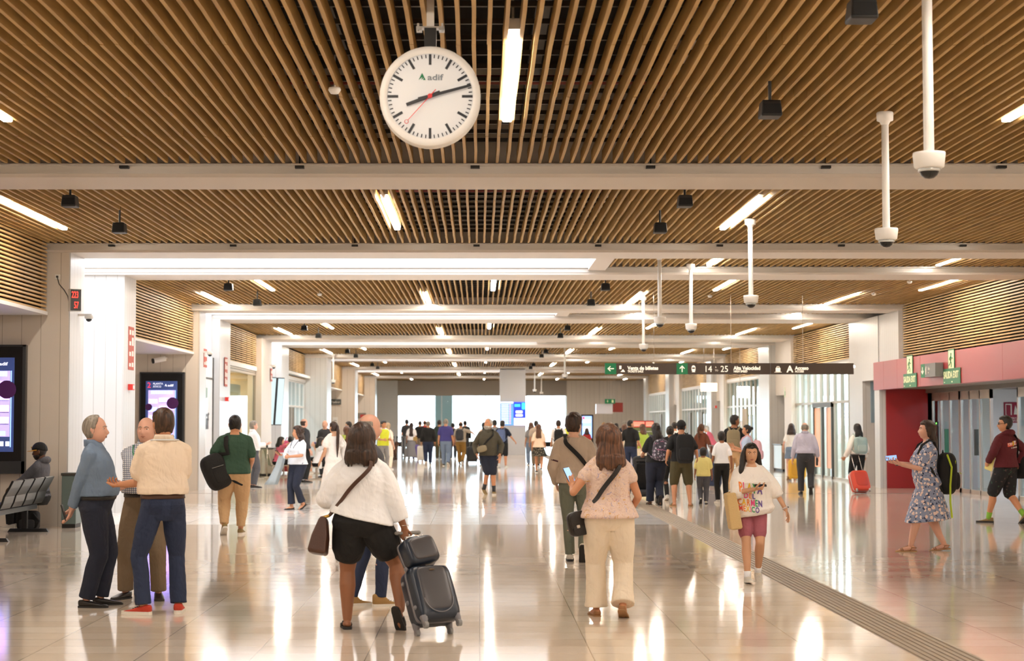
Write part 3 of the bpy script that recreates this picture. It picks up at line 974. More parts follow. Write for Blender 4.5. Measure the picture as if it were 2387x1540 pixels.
        bw.build('eyebrows', brow or (hair[1] if hair else H_DARK), P.root, smooth=True)
        lp = MB(); lp.T = T
        lp.tube([HP((x, fy(x, -.0595) - .001, z)) for x, z in ((-.021, -.0615), (-.008, -.0585), (.008, -.0585), (.021, -.0615))], [.002, .0052, .0052, .002], 6)
        lp.tube([HP((x, fy(x, -.0665) - .002, z)) for x, z in ((-.019, -.0645), (0, -.0675), (.019, -.0645))], [.002, .0062, .002], 6)
        lp.build('lips', m_lip if fem else m_lipd, P.root, smooth=True)
    if beard:
        q = MB(); q.T = T
        def bf(d):
            p = head_pt(d, fem, jaw)
            m_ = sstep(-.035, -.055, p.z) * sstep(-.03, .0, p.y)
            m_ *= 1 - .85 * math.exp(-((p.z + .063) / .009) ** 2 - (p.x / .02) ** 2)
            return HP(p * (1 + .0) + V((p.x, p.y, p.z * .6)).normalized() * (beard[1] * m_ - .012 * (1 - m_)))
        q.add(*head_grid(bf, 40, 32)); q.build('beard', beard[0], P.root, smooth=True)
    # ---- hair
    if hair: make_hair(P, hair, T, vox * s, lod, hair_th, seed)
    if glasses:
        q = MB(); q.T = T
        for sg in (1, -1):
            c0 = V((sg * .033, .098, .005))
            if glasses == 'sun':
                q.ell(HP(c0), (.024, .006, .018), 14, 8, Rh @ Matrix.Rotation(-sg * .25, 3, 'Z'))
            else:
                q.tube([HP(c0 + V((.022 * math.cos(a * PI / 6), -abs(math.cos(a * PI / 6)) * .004, .017 * math.sin(a * PI / 6)))) for a in range(13)], .0018, 5, ends=False)
            q.tube([HP((sg * .056, .088, .01)), HP((sg * .077, .03, .012)), HP((sg * .078, -.015, .006))], .0022, 5)
        q.tube([HP((-.011, .102, .008)), HP((.011, .102, .008))], .002, 5)
        q.build('glasses', mat('glasses_black', '151312', .2), P.root, smooth=True)
    # ---- clothes
    for it in wear:
        dress(P, it, T, vox * s, lod, seed)
    return P

def make_hair(P, hair, T, vox, lod, th, seed):
    kind, m = hair[0], hair[1]
    HP = P.HP; q = MB(); q.T = T
    th = th if th is not None else {'short': .013, 'crop': .007, 'ring': .009, 'bob': .026, 'long': .022, 'pony': .014, 'bun': .014, 'curly': .03, 'cap': .006, 'brush': .018}.get(kind, .015)
    def zline(p):
        y = p.y
        if kind == 'ring': 
            return .5 if (p.z > .058 or y > .012) else (-.07 if y < -.01 else -.02)
        if kind == 'receding': 
            return .5 if (y > .035) else (-.07 if y < -.015 else -.075 + 3.0 * (y + .015))
        if y > .045: return .066
        if y > -.008: return (-.03 if kind in ('short', 'crop', 'brush', 'cap') else -.09) + ((y + .008) / .053) * (.096 if kind in ('short', 'crop', 'brush', 'cap') else .156)
        return -.075
    fem = 0
    def hf(d):
        p = head_pt(d, 1, 1)
        k = sstep(-.008, .008, p.z - zline(p))
        top = 1 + (.6 * sstep(.02, .1, p.z) if kind in ('brush', 'short') else 0)
        return HP(p + d * (th * top * k - .016 * (1 - k)))
    if kind != 'bald':
        q.add(*head_grid(hf, 44 if lod == 0 else 30, 38 if lod == 0 else 26))
    R = P.Rh; sc = P.hs
    def ring(z, hw, hd, yc, n=20, drop=0, xc=0, e=2.2):
        out = []
        for j in range(n):
            a = 2 * PI * j / n; c, si = math.cos(a), math.sin(a)
            out.append(HP((xc + hw * math.copysign(abs(c) ** (2 / e), c), yc + hd * math.copysign(abs(si) ** (2 / e), si), z)))
        return out
    L = hair[2] if len(hair) > 2 else None
    if kind == 'bob':
        L = L or -.19
        n = 7; rings = []
        for i in range(n + 1):
            t = i / n; z = .075 + (L - .075) * t
            rings.append(ring(z, .074 + .06 * math.sin(min(1, t * 1.2) * PI / 2), .074 + .02 * t, -.045 - .012 * t))
        q.loft(rings)
        for i in range(26 if lod == 0 else 10):
            a = PI + PI * (i + .5) / (26 if lod == 0 else 10); x, y = .118 * math.cos(a), -.055 + .088 * math.sin(a)
            dz = rnd.uniform(-.03, .008)
            q.tube([HP((x * .95, y, L + .09)), HP((x * 1.06, y * 1.03, L + .03)), HP((x * rnd.uniform(.96, 1.12), y, L + dz))], [.02, .018, .006], 7)
    if kind in ('long', 'curly'):
        L = L or -.38
        n = 8; rings = []
        for i in range(n + 1):
            t = i / n; z = .08 + (L - .08) * t
            rings.append(ring(z, .072 + .03 * math.sin(min(1, t * 1.6) * PI / 2) - .03 * t * t, .07 - .022 * t, -.045 - .05 * sstep(.2, .7, t)))
        q.loft(rings)
        for i in range(14 if lod < 2 else 6):
            a = PI + PI * (i + .5) / (14 if lod < 2 else 6); x = .085 * math.cos(a)
            q.tube([HP((x, -.09 + .03 * math.sin(a), L + .12)), HP((x * 1.05, -.1 + .03 * math.sin(a), L + .03)), HP((x * rnd.uniform(.7, 1.1), -.1, L + rnd.uniform(-.05, .02)))], [.022, .02, .006], 7)
        if kind == 'curly':
            for i in range(34):
                a = rnd.uniform(.9 * PI, 2.1 * PI); z = rnd.uniform(L, .09); r = .085 + .02 * rnd.random()
                q.ell(HP((r * math.cos(a) * 1.05, -.035 + r * math.sin(a) * .9, z)), (.024, .024, .026), 8, 6)
    if kind == 'front':   # long hair with a lock falling in front of one shoulder
        L = L or -.33
        q.loft([ring(.08 + (L * .6 - .08) * i / 6, .074 + .02 * math.sin(min(1, i / 4) * PI / 2), .07 - .01 * i / 6, -.042 - .006 * i) for i in range(7)])
        sg = hair[3] if len(hair) > 3 else 1
        for k, w_ in ((0, 1), (1, .8)):
            q.tube([HP((sg * (.066), .02 - k * .03, .08)), HP((sg * .092, .02 - k * .03, 0)), HP((sg * .105, .03, -.1)), HP((sg * .125, .065, -.2)), HP((sg * .14, .085, L))], [.02, .032, .04, .034 * w_, .012], 9)
        q.tube([HP((-sg * .07, .0, .06)), HP((-sg * .09, .0, -.02)), HP((-sg * .1, -.02, -.12)), HP((-sg * .12, -.05, -.2))], [.02, .03, .035, .025], 9)
    if kind == 'pony':
        L = L or -.36
        q.tube([HP((0, -.09, .045)), HP((0, -.135, .03)), HP((0, -.15, -.06)), HP((0, -.14, L * .6)), HP((0, -.13, L))], [.028, .028, .036, .034, .01], 10)
    if kind == 'bun':
        q.ell(HP((0, -.115, .05)), (.045, .042, .042), 12, 8)
    if q.v:
        fuse(q, max(vox, .006) * (1.0 if lod else 1.05), 2, 'hair', m, fold=.004 if kind not in ('crop', 'ring', 'receding') else .001, fscale=(38, 38, 8), seed=seed, parent=P.root)

def pipe(P, pts, rad, n, flat=None):
    pass

def dress(P, it, T, vox, lod, seed):
    kind, m = it[0], it[1]; o = it[2] if len(it) > 2 else {}
    U, prof, surf = P.U, P.prof, P.surf
    mg = o.get('mg', .012 if lod < 2 else .02)
    fold = o.get('fold', .006 if lod < 2 else .003) * .6
    q = MB(); q.T = T; ex = None
    def ring(z, mx, my=None, dy=0, n=28, e=2.4, minw=0, mind=0, sx=0):
        hw, hd, yc = prof(z); my = mx if my is None else my
        hw, hd = max(hw + mx, minw), max(hd + my, mind)
        out = []
        for j in range(n):
            a = 2 * PI * j / n; c, si = math.cos(a), math.sin(a)
            out.append(U((sx + hw * math.copysign(abs(c) ** (2 / e), c), yc + dy + hd * math.copysign(abs(si) ** (2 / e), si), z)))
        return out
    def sleeves(frac, loose=1.0, cuff=None):
        for k in (0, 1):
            f = frac[k] if hasattr(frac, '__len__') else frac
            if f <= 0: continue
            S, E, W = P.sh[k], P.el[k], P.wr[k]; ra = P.ra
            r0 = (ra * 1.05 + mg * .8) * (1 + (loose - 1) * .35)
            q.tube([U((0, -.012, 1.385)), S + (S - E).normalized() * .002], [.065, r0 * 1.0], 14)
            sgk = 1 if k == 0 else -1
            q.tube([U((sgk * .05, -.02, 1.482)), U((sgk * .1, -.022, 1.45)), S + V((0, 0, .006))], [.036, .048, r0 * .94], 10)
            if f <= .5:
                e = S.lerp(E, f * 2); mid = S.lerp(E, f)
                q.tube([S, mid, e], [r0 * 1.02, r0 * (1.0 + (loose - 1) * .5), r0 * (.97 + (loose - 1) * .8)], 14)
                q.tube([mid, e], [r0 * (1.0 + (loose - 1) * .5), r0 * (.97 + (loose - 1) * .9)], 16, ends=False)
            else:
                t = (f - .5) * 2; e = E.lerp(W, t)
                r1 = (ra * .86 + mg) * loose; r2 = cuff or ((ra * .86 + mg) * (1 - t) + (.032 + mg) * t) * (1 + (loose - 1) * .7)
                q.tube([S, S.lerp(E, .5), E], [r0 * 1.03, r0 * .98 * (1 + (loose - 1) * .6), r1], 14)
                q.tube([E, E.lerp(e, .5), e], [r1, (r1 + r2) / 2, r2], 14, ends=False)
                q.ell(E, (r1, r1, r1), 12, 8)
    if kind == 'top':
        hem = o.get('hem', .93); neck = o.get('neck', 1.475 if not o.get('scoop') else 1.435); loose = o.get('loose', 0.0)
        zs = [hem + (neck - hem) * t for t in (0, .04, .12, .22, .34, .46, .58, .7, .82, .9, .95, 1.0)]
        minw = o.get('minw', 0); rings = []
        for i, z in enumerate(zs):
            t = i / (len(zs) - 1)
            kx = mg + loose * (1 - sstep(1.2, 1.44, z)) + o.get('flare', 0) * max(0, 1 - (z - hem) / .3)
            bl = o.get('blouse', 0) * math.exp(-((z - hem - .06) / .06) ** 2)
            sl = o.get('slant', 0)
            r = ring(z, kx + bl, kx * .9 + bl, 0, minw=minw * (1 - sstep(1.25, 1.43, z)), mind=o.get('mind', 0) * (1 - sstep(1.25, 1.43, z)), sx=0)
            if sl:
                fz = max(0, 1 - (z - hem) / .3)
                r = [p + V((0, 0, sl * fz * (p.x / .2))) for p in r]
            rings.append(r)
        q.loft(rings)
        sleeves(o.get('sleeve', .32), o.get('sl', 1.1), o.get('cuff'))
        if o.get('collar'):
            cb = MB(); cb.T = T; rg = []
            kn = (1 if P.sex == 'm' else .86) * (1 + (P.w - 1) * .35)
            for rr, zz in ((.070, 1.475), (.072, 1.528), (.077, 1.536), (.083, 1.518), (.095, 1.475), (.089, 1.468)):
                rg.append([U((rr * kn * math.cos(a), -.014 + rr * 1.02 * kn * math.sin(a) - (zz - 1.5) * .35, zz - .030 * sstep(.2, 1, math.sin(a)) - (.022 if abs(math.sin(a) - .93) < .06 and zz < 1.5 else 0))) for a in [2 * PI * j / 36 for j in range(36)]])
            cb.loft(rg, cap=False); cb.build('collar', m, P.root, smooth=True)
        if o.get('hood'):
            q.tube([U((.11 * math.cos(a), -.03 + .08 * math.sin(a), 1.475 - .02 * math.sin(a))) for a in [PI * 1.0 + PI * j / 10 for j in range(11)]], [.02, .035, .045, .05, .055, .055, .055, .05, .045, .035, .02], 10)
        nm = o.get('name', 'shirt')
    elif kind == 'pants':
        ln = o.get('len', 1.0); wd = o.get('wide', 1.0); waist = o.get('waist', 1.03); fl = o.get('flare', 0.0)
        zs = [.80, .84, .88, .93, .98, waist]
        q.loft([ring(z, mg * .9 if z > .83 else mg + .02, mg * .9) for z in zs])
        for k in (0, 1):
            Hh, K, A = P.hips[k], P.knees[k], P.ank[k]
            hw = prof(.93)[0]; th = min(.118, .093 * (hw / .172)) * wd + mg * .5; sg = 1 if k == 0 else -1
            H0 = Hh + V((0, -.008, -.02))
            kr = (.062 * (hw / .172) ** .6 + mg * .6) * (1 + (wd - 1) * 1.2)
            if ln <= .55:
                e = H0.lerp(K, min(1, ln / .5)); er = (th * (1 - ln / .5) + kr * (ln / .5)) * (1 + fl)
                q.tube([H0, H0.lerp(e, .5), e], [th, (th + er) / 2 * 1.02, er], 16)
                q.tube([H0.lerp(e, .5), e], [(th + er) / 2, er], 18, ends=False)
                if ln > .5:
                    pass
            else:
                t = (ln - .5) / .5; e = K.lerp(A + V((0, 0, .0)), t)
                ar = o.get('ankle', (.05 + mg * .6) * (1 + (wd - 1) * 1.5))
                er = kr * (1 - t) + ar * t
                q.tube([H0, H0.lerp(K, .5), K], [th, th * .84 + kr * .1, kr], 16)
                q.tube([K, K.lerp(e, .35) + P.fr[k] @ V((0, -.008, 0)), K.lerp(e, .75)], [kr, kr * .97 * (1 + fl * .3), (er * .7 + kr * .3)], 16)
                q.tube([K.lerp(e, .7), e], [(er * .7 + kr * .3), er * (1 + fl)], 18, ends=False)
                if o.get('bunch'):
                    for t2, rr in ((.80, 1.06), (.88, 1.1), (.95, 1.12)):
                        q.ell(K.lerp(e, t2), (er * rr, er * rr, .022), 14, 6)
        nm = o.get('name', 'trousers')
    elif kind in ('skirt', 'dress'):
        hem = o.get('hem', .5); waist = o.get('waist', 1.08)
        hw0, hd0, _ = prof(.93)
        mid = (P.knees[0] + P.knees[1]) / 2; amid = (P.ank[0] + P.ank[1]) / 2
        zs = [waist, waist - .06, .98, .93, .86]; rings = [ring(z, mg, mg) for z in zs if z <= waist]
        n = 6; z0 = .86
        for i in range(1, n + 1):
            t = i / n; z = z0 + (hem - z0) * t
            c = V((0, -.012, 0)).lerp(V((mid.x, mid.y, 0)) * .8 if hem > .42 else V((amid.x, amid.y, 0)) * .5, t)
            spread = abs(P.knees[0].y - P.knees[1].y) / 2 * t * .75
            fx = hw0 + mg + o.get('flare', .03) * t; fy = hd0 + mg + .02 * t + o.get('flare', .03) * t * .8 + spread
            tl = o.get('trail', 0) * t * t
            rg = []
            for j in range(28):
                a = 2 * PI * j / 28; w_ = 1 + .06 * t * math.sin(a * 7 + seed) * (1 if lod < 2 else .5)
                rg.append(V((c.x + fx * math.cos(a) * w_ + o.get('sway', 0) * t * t, c.y + fy * math.sin(a) * w_ - tl * (1 - math.sin(a)) * .5, z + P.drop + o.get('slant', 0) * t * math.cos(a) + o.get('dip', 0) * t * -math.sin(a))))
            rings.append(rg)
        q.loft(rings[::-1])
        if kind == 'dress':
            tz = [waist - .01, waist + .04, 1.15, 1.22, 1.28, 1.34, 1.39, o.get('neck', 1.43)]
            q.loft([ring(z, mg + o.get('loose', .0) * (1 - sstep(1.2, 1.4, z)), mg) for z in tz])
            sleeves(o.get('sleeve', .3), o.get('sl', 1.15))
        nm = kind
    elif kind == 'shoe':
        sole = it[3] if len(it) > 3 else None
        sub = o.get('kind', 'shoe')
        for k in (0, 1):
            A, R = P.ank[k], P.fr[k]
            def L(x, y, z): return A + R @ V((x, y, z))
            def fring(y, hw, z0, z1, e=3.2, n=16):
                c = (z0 + z1) / 2; hh = (z1 - z0) / 2
                return [L(hw * math.copysign(abs(math.cos(a)) ** (2 / e), math.cos(a)), y, c + hh * math.copysign(abs(math.sin(a)) ** (2 / e), math.sin(a))) for a in [2 * PI * j / n for j in range(n)]]
            base = -.085
            u = MB(); u.T = T
            if sub in ('shoe', 'sneaker', 'boot'):
                top = .03 if sub == 'boot' else (.0 if sub == 'sneaker' else -.012)
                u.loft([fring(-.072, .022, base + .02, top - .01), fring(-.06, .036, base + .014, top), fring(-.02, .041, base + .012, top), fring(.03, .042, base + .012, top - .012), fring(.08, .046, base + .012, -.034), fring(.12, .049, base + .012, -.045), fring(.16, .044, base + .012, -.052), fring(.19, .03, base + .012, -.058), fring(.2, .012, base + .016, -.064)])
            elif sub == 'flat':
                u.loft([fring(-.066, .02, base + .01, -.04), fring(-.05, .034, base + .006, -.03), fring(.0, .036, base + .006, -.052), fring(.07, .04, base + .006, -.056), fring(.11, .045, base + .006, -.05), fring(.15, .04, base + .006, -.055), fring(.185, .018, base + .006, -.064)])
            elif sub in ('sandal', 'slide'):
                if sub == 'slide':
                    u.loft([fring(.045, .048, base + .01, -.03), fring(.09, .052, base + .01, -.034), fring(.125, .052, base + .01, -.042)])
                    u.tube([L(-.03, .085, -.03), L(.0, .085, -.022), L(.03, .085, -.03)], [.008, .012, .008], 8)
                else:
                    for yy, zz in ((.11, -.044), (.135, -.05)):
                        u.tube([L(-.045, yy, -.075), L(-.03, yy + .008, zz), L(0, yy + .01, zz + .006), L(.03, yy - .004, zz), L(.046, yy - .01, -.075)], .0065, 6)
                    u.tube([L(-.04, .02, -.07), L(-.038, -.005, -.03), L(0, .035, -.008), L(.038, -.005, -.03), L(.04, .02, -.07)], .006, 6)
                    u.tube([L(-.038, -.005, -.03), L(-.025, -.065, -.035), L(0, -.075, -.035), L(.025, -.065, -.035), L(.038, -.005, -.03)], .006, 6)
                    u.tube([L(0, .035, -.008), L(0, .12, -.04)], .006, 6)
            so = u.build('shoe', m, P.root, smooth=True)
            d = MB(); d.T = T
            th = {'sneaker': .028, 'boot': .024, 'flat': .01, 'sandal': .014, 'slide': .022, 'shoe': .016}[sub]
            outl = [(-.078, .012), (-.07, .03), (-.03, .04), (.03, .041), (.08, .046), (.125, .05), (.165, .045), (.195, .03), (.206, .012)]
            poly = [(x, y) for y, x in outl] + [(-x, y) for y, x in outl[::-1]]
            n = len(poly)
            vs = [L(x, y, base - .001) for x, y in poly] + [L(x, y, base + th) for x, y in poly]
            d.add(vs, [tuple(range(n)), tuple(range(2 * n - 1, n - 1, -1))] + [(i, (i + 1) % n, (i + 1) % n + n, i + n) for i in range(n)])
            d.build('sole', sole or m_blackp, so)
            if o.get('sock'):
                sm, sh_ = o['sock']; z = MB(); z.T = T
                z.tube([A + R @ V((0, -.01, -.03)), A, A.lerp(P.knees[k], sh_)], [.045, .043, .046], 12, ends=False)
                z.build('sock', sm, P.root, smooth=True)
            if o.get('lace'):
                lc = MB(); lc.T = T
                for yy in (.035, .055, .075, .095):
                    zz = -.014 - (yy - .035) * .42
                    lc.tube([L(-.026, yy, zz - .006), L(0, yy + .004, zz + .006), L(.026, yy, zz - .006)], .0035, 5)
                lc.build('laces', o['lace'], so)
        return
    elif kind == 'belt':
        z = it[2].get('z', 1.02)
        q.loft([ring(z - .018, mg + .006), ring(z + .018, mg + .006)])
        o2 = q.build('belt', m, P.root, smooth=True); return
    elif kind == 'cap':
        def cf(d):
            p = head_pt(d, 1, 1)
            zl = .03 - .25 * (p.y + .0) * (1 if p.y < 0 else -.12)
            k = sstep(-.006, .006, p.z - (.028 if p.y > 0 else .028 + p.y * .35))
            return P.HP(p + d * (.02 * k - .02 * (1 - k)))
        q.add(*head_grid(cf, 40, 40))
        c = q.build('cap', m, P.root, smooth=True)
        r = MB(); r.T = T; sg = o.get('dir', 1)
        up = o.get('up', .0)
        n = 13; A_ = []; B_ = []
        for j in range(n):
            a = PI * (j + .0) / (n - 1)
            A_.append((.086 * math.cos(a), sg * (.085 * math.sin(a) + .012), .032)); 
            B_.append((.088 * math.cos(a), sg * (.085 * math.sin(a) ** .8 + .012 + .085 * math.sin(a)), .024 + up * math.sin(a)))
        vs = [P.HP(p) for p in A_] + [P.HP(p) for p in B_] + [P.HP((p[0], p[1], p[2] - .006)) for p in A_] + [P.HP((p[0], p[1], p[2] - .006)) for p in B_]
        fs = []
        for j in range(n - 1):
            fs += [(j, j + 1, j + 1 + n, j + n), (2 * n + j, 3 * n + j, 3 * n + j + 1, 2 * n + j + 1), (n + j, n + j + 1, 3 * n + j + 1, 3 * n + j)]
        r.add(vs, fs); r.build('brim', it[3] if len(it) > 3 else m, c)
        if o.get('logo'):
            lg = MB(); lg.T = T; lg.ell(P.HP((0, .118, .075)), (.018, .006, .014), 10, 6, P.Rh); lg.build('emblem', o['logo'], c)
        return
    elif kind == 'lanyard':
        pts = [surf(a, z, mm) for a, z, mm in ((100, 1.2, .035), (105, 1.32, .035), (120, 1.42, .035), (150, 1.475, .04), (200, 1.49, .05), (270, 1.49, .06), (340, 1.49, .05), (30, 1.475, .04), (60, 1.42, .035), (75, 1.32, .035), (80, 1.2, .035))]
        q.tube(pts, .005, 6); q.build('lanyard', m, P.root, smooth=True); return
    elif kind == 'watch':
        k = it[2].get('hand', 0); W, E = P.wr[k], P.el[k]; d = (W - E).normalized(); pw = W - d * .02
        q.tube([pw - d * .011, pw + d * .011], [.036, .036], 14, ends=False)
        c = q.build('wristband', m, P.root, smooth=True)
        if len(it) > 3:
            r = MB(); r.T = T; n = P.palm[k][2]
            r.rbox(pw - n * .034, (.034, .034, .014), .005, R=None); r.build('watch_case', it[3], c)
        return
    elif kind == 'earring':
        for sg in (1, -1):
            q.tube([P.HP((sg * .08, .0 + .012 * math.cos(a), -.05 + .016 * math.sin(a))) for a in [2 * PI * j / 12 for j in range(13)]], .003, 6, ends=False)
        q.build('earrings', m, P.root, smooth=True); return
    elif kind == 'shades':   # sunglasses pushed up on the hair
        for sg in (1, -1):
            q.ell(P.HP((sg * .032, .075, .102)), (.027, .012, .02), 12, 8, P.Rh @ Matrix.Rotation(-.7, 3, 'X'))
            q.tube([P.HP((sg * .055, .07, .1)), P.HP((sg * .086, .02, .06)), P.HP((sg * .088, -.02, .03))], .003, 5)
        q.tube([P.HP((-.01, .082, .105)), P.HP((.01, .082, .105))], .003, 5)
        q.build('sunglasses', m, P.root, smooth=True); return
    P_o = fuse(q, max(vox, .0075) if lod < 2 else vox, o.get('it', 3 if lod < 2 else 2), nm, m, ex, fold=fold, seed=seed, parent=P.root, fscale=o.get('fs', (11, 11, 5)))
    if not hasattr(P, 'cl'): P.cl = {}
    P.cl[nm] = P_o
    return P_o

# ---------------------------------------------------------------- carried things (top-level, in the carrier's frame)
def carried(P, name, label, cat, group=None):
    o = empty(name, (P.pos.x, P.pos.y, 0), label, cat, P.yaw, group)
    return o, Matrix.Scale(P.s, 4)

def wpt(P, p):
    """carrier-local (1.75 m units) -> world"""
    q = Matrix.Rotation(P.yaw, 3, 'Z') @ (V(p) * P.s)
    return q + V((P.pos.x, P.pos.y, 0))

def backpack(P, label, m, w=.3, h=.46, d=.17, z=1.22, x=0.0, m2=None, m3=None, e=4.5, strap=(1, 1), tilt=0.0, flap=True, group=None):
    o, T = carried(P, 'backpack', label, 'backpack', group)
    hw, hd, yc = P.prof(1.25)
    c = P.U((x, yc - hd - d / 2 - .02, z))
    R = P.U((0, 0, 1.4)) - P.U((0, 0, 1.2)); ang = math.atan2(R.y, R.z)
    M3 = Matrix.Rotation(-ang, 3, 'X') @ Matrix.Rotation(tilt, 3, 'Y')
    b = MB(); b.T = T; b.rbox(c, (w, d, h), .05, exp=e, R=M3); b.build('bag', m, o, smooth=True)
    b = MB(); b.T = T; b.rbox(c + M3 @ V((0, -d * .45, -h * .17)), (w * .72, d * .4, h * .42), .03, exp=e, R=M3)
    fp = b.build('front_pocket', m2 or m, o, smooth=True)
    if m3:
        b = MB(); b.T = T
        b.tube([c + M3 @ V((-w * .33, -d * .66, -h * .0)), c + M3 @ V((0, -d * .69, .012)), c + M3 @ V((w * .33, -d * .66, 0))], .006, 6)
        b.tube([c + M3 @ V((-w * .46, -d * .2, -h * .2)), c + M3 @ V((-w * .4, -d * .35, h * .3)), c + M3 @ V((0, -d * .4, h * .42)), c + M3 @ V((w * .4, -d * .35, h * .3)), c + M3 @ V((w * .46, -d * .2, -h * .2))], .006, 6)
        b.build('zip', m3, o, smooth=True)
    b = MB(); b.T = T; b.tube([c + M3 @ V((-.04, d * .2, h * .48)), c + M3 @ V((0, d * .2, h * .55)), c + M3 @ V((.04, d * .2, h * .48))], .008, 6); b.build('grab_handle', m2 or m, o, smooth=True)
    for k, sg in ((0, 1), (1, -1)):
        if not strap[k]: continue
        b = MB(); b.T = T; s_ = .115
        b.tube([c + M3 @ V((sg * .07, d * .45, h * .42)), P.U((sg * s_, -.09, 1.47)), P.U((sg * (s_ + .01), -.02, 1.497)), P.U((sg * (s_ + .02), .085, 1.43)), P.U((sg * (s_ + .035), .135, 1.32)), P.U((sg * (s_ + .065), .1, 1.2)), P.U((sg * (s_ + .08), -.02, 1.12)), c + M3 @ V((sg * w * .42, d * .4, -h * .4))], [.02] * 8, 8, flat=(.4, (0, 1, .4)))
        b.build('strap', m2 or m, o, smooth=True)
    return o

def strap_path(P, side, zb=.98, m=.03, back=True, front=True, ang=None):
    """cross-body strap from one shoulder to the opposite hip (side = +1: bag on the right hip)"""
    pts = []
    aS = 100 if side > 0 else 80
    if back:
        # hip -> up the back -> opposite shoulder
        for t in (0, .15, .3, .45, .6, .75, .88, 1):
            z = zb + (1.46 - zb) * t
            a = (-20 - 105 * t) if side > 0 else (200 + 105 * t)
            pts.append(P.surf(a, z, m))
    pts.append(P.U((-side * .1, -.015, 1.515)))
    if front:
        for t in (0, .15, .35, .6, .8, 1):
            z = 1.45 + (zb - 1.45) * t
            a = (125 - 110 * t) if side > 0 else (55 + 110 * t)
            pts.append(P.surf(a, z, m))
    return pts

def strap_mesh(P, o, T, pts, wdt, m, k=.25):
    b = MB(); b.T = T
    # flat band: normal pointing away from the torso axis
    rings = []
    c0 = [P.U((0, 0, 1.2))]
    n = len(pts)
    sm = []
    for i in range(n - 1):
        p0, p1, p2, p3 = pts[max(i - 1, 0)], pts[i], pts[i + 1], pts[min(i + 2, n - 1)]
        for t in (0, .34, .67):
            sm.append(.5 * ((2 * p1) + (p2 - p0) * t + (2 * p0 - 5 * p1 + 4 * p2 - p3) * t * t + (3 * p1 - p0 - 3 * p2 + p3) * t ** 3))
    sm.append(pts[-1])
    for i, p in enumerate(sm):
        t = (sm[min(i + 1, len(sm) - 1)] - sm[max(i - 1, 0)]).normalized()
        ax = V((0, 0, p.z)); nrm = V((p.x, p.y, 0)); nrm = nrm.normalized() if nrm.length > .03 else V((0, 0, 1))
        if p.z > P.U((0, 0, 1.49)).z: nrm = V((0, 0, 1))
        nrm = (nrm - t * nrm.dot(t)).normalized(); wv = t.cross(nrm)
        h = wdt / 2; th = .004
        rings.append([p + wv * h - nrm * th, p + wv * h + nrm * th, p - wv * h + nrm * th, p - wv * h - nrm * th])
    b.loft(rings); return b.build('strap', m, o, smooth=False)

def phone(P, k, label, m_s, off=(0, 0, 0), up=(0, 0, 1), scr=(0, -1, 0), size=(.075, .155)):
    """phone in hand k; scr = screen normal, up = long axis, carrier frame"""
    o, T = carried(P, 'phone', label, 'phone')
    c = P.palm[k][0] + V(off); u = V(up).normalized(); n = V(scr); n = (n - u * n.dot(u)).normalized(); x = u.cross(n)
    R = Matrix((x, n, u)).transposed()
    b = MB(); b.T = T; b.rbox(c, (size[0], .009, size[1]), .01, exp=9, R=R); b.build('phone_body', m_blackp, o, smooth=True)
    b = MB(); b.T = T
    w, h = size[0] * .46, size[1] * .47
    vs = [c + R @ V((sx * w, .0052, sz * h)) for sx, sz in ((-1, -1), (1, -1), (1, 1), (-1, 1))] + [c + R @ V((sx * w, .004, sz * h)) for sx, sz in ((-1, -1), (1, -1), (1, 1), (-1, 1))]
    b.add(vs, [(0, 1, 2, 3), (4, 7, 6, 5), (0, 4, 5, 1), (1, 5, 6, 2), (2, 6, 7, 3), (3, 7, 4, 0)]); b.build('screen', m_s, o)
    return o

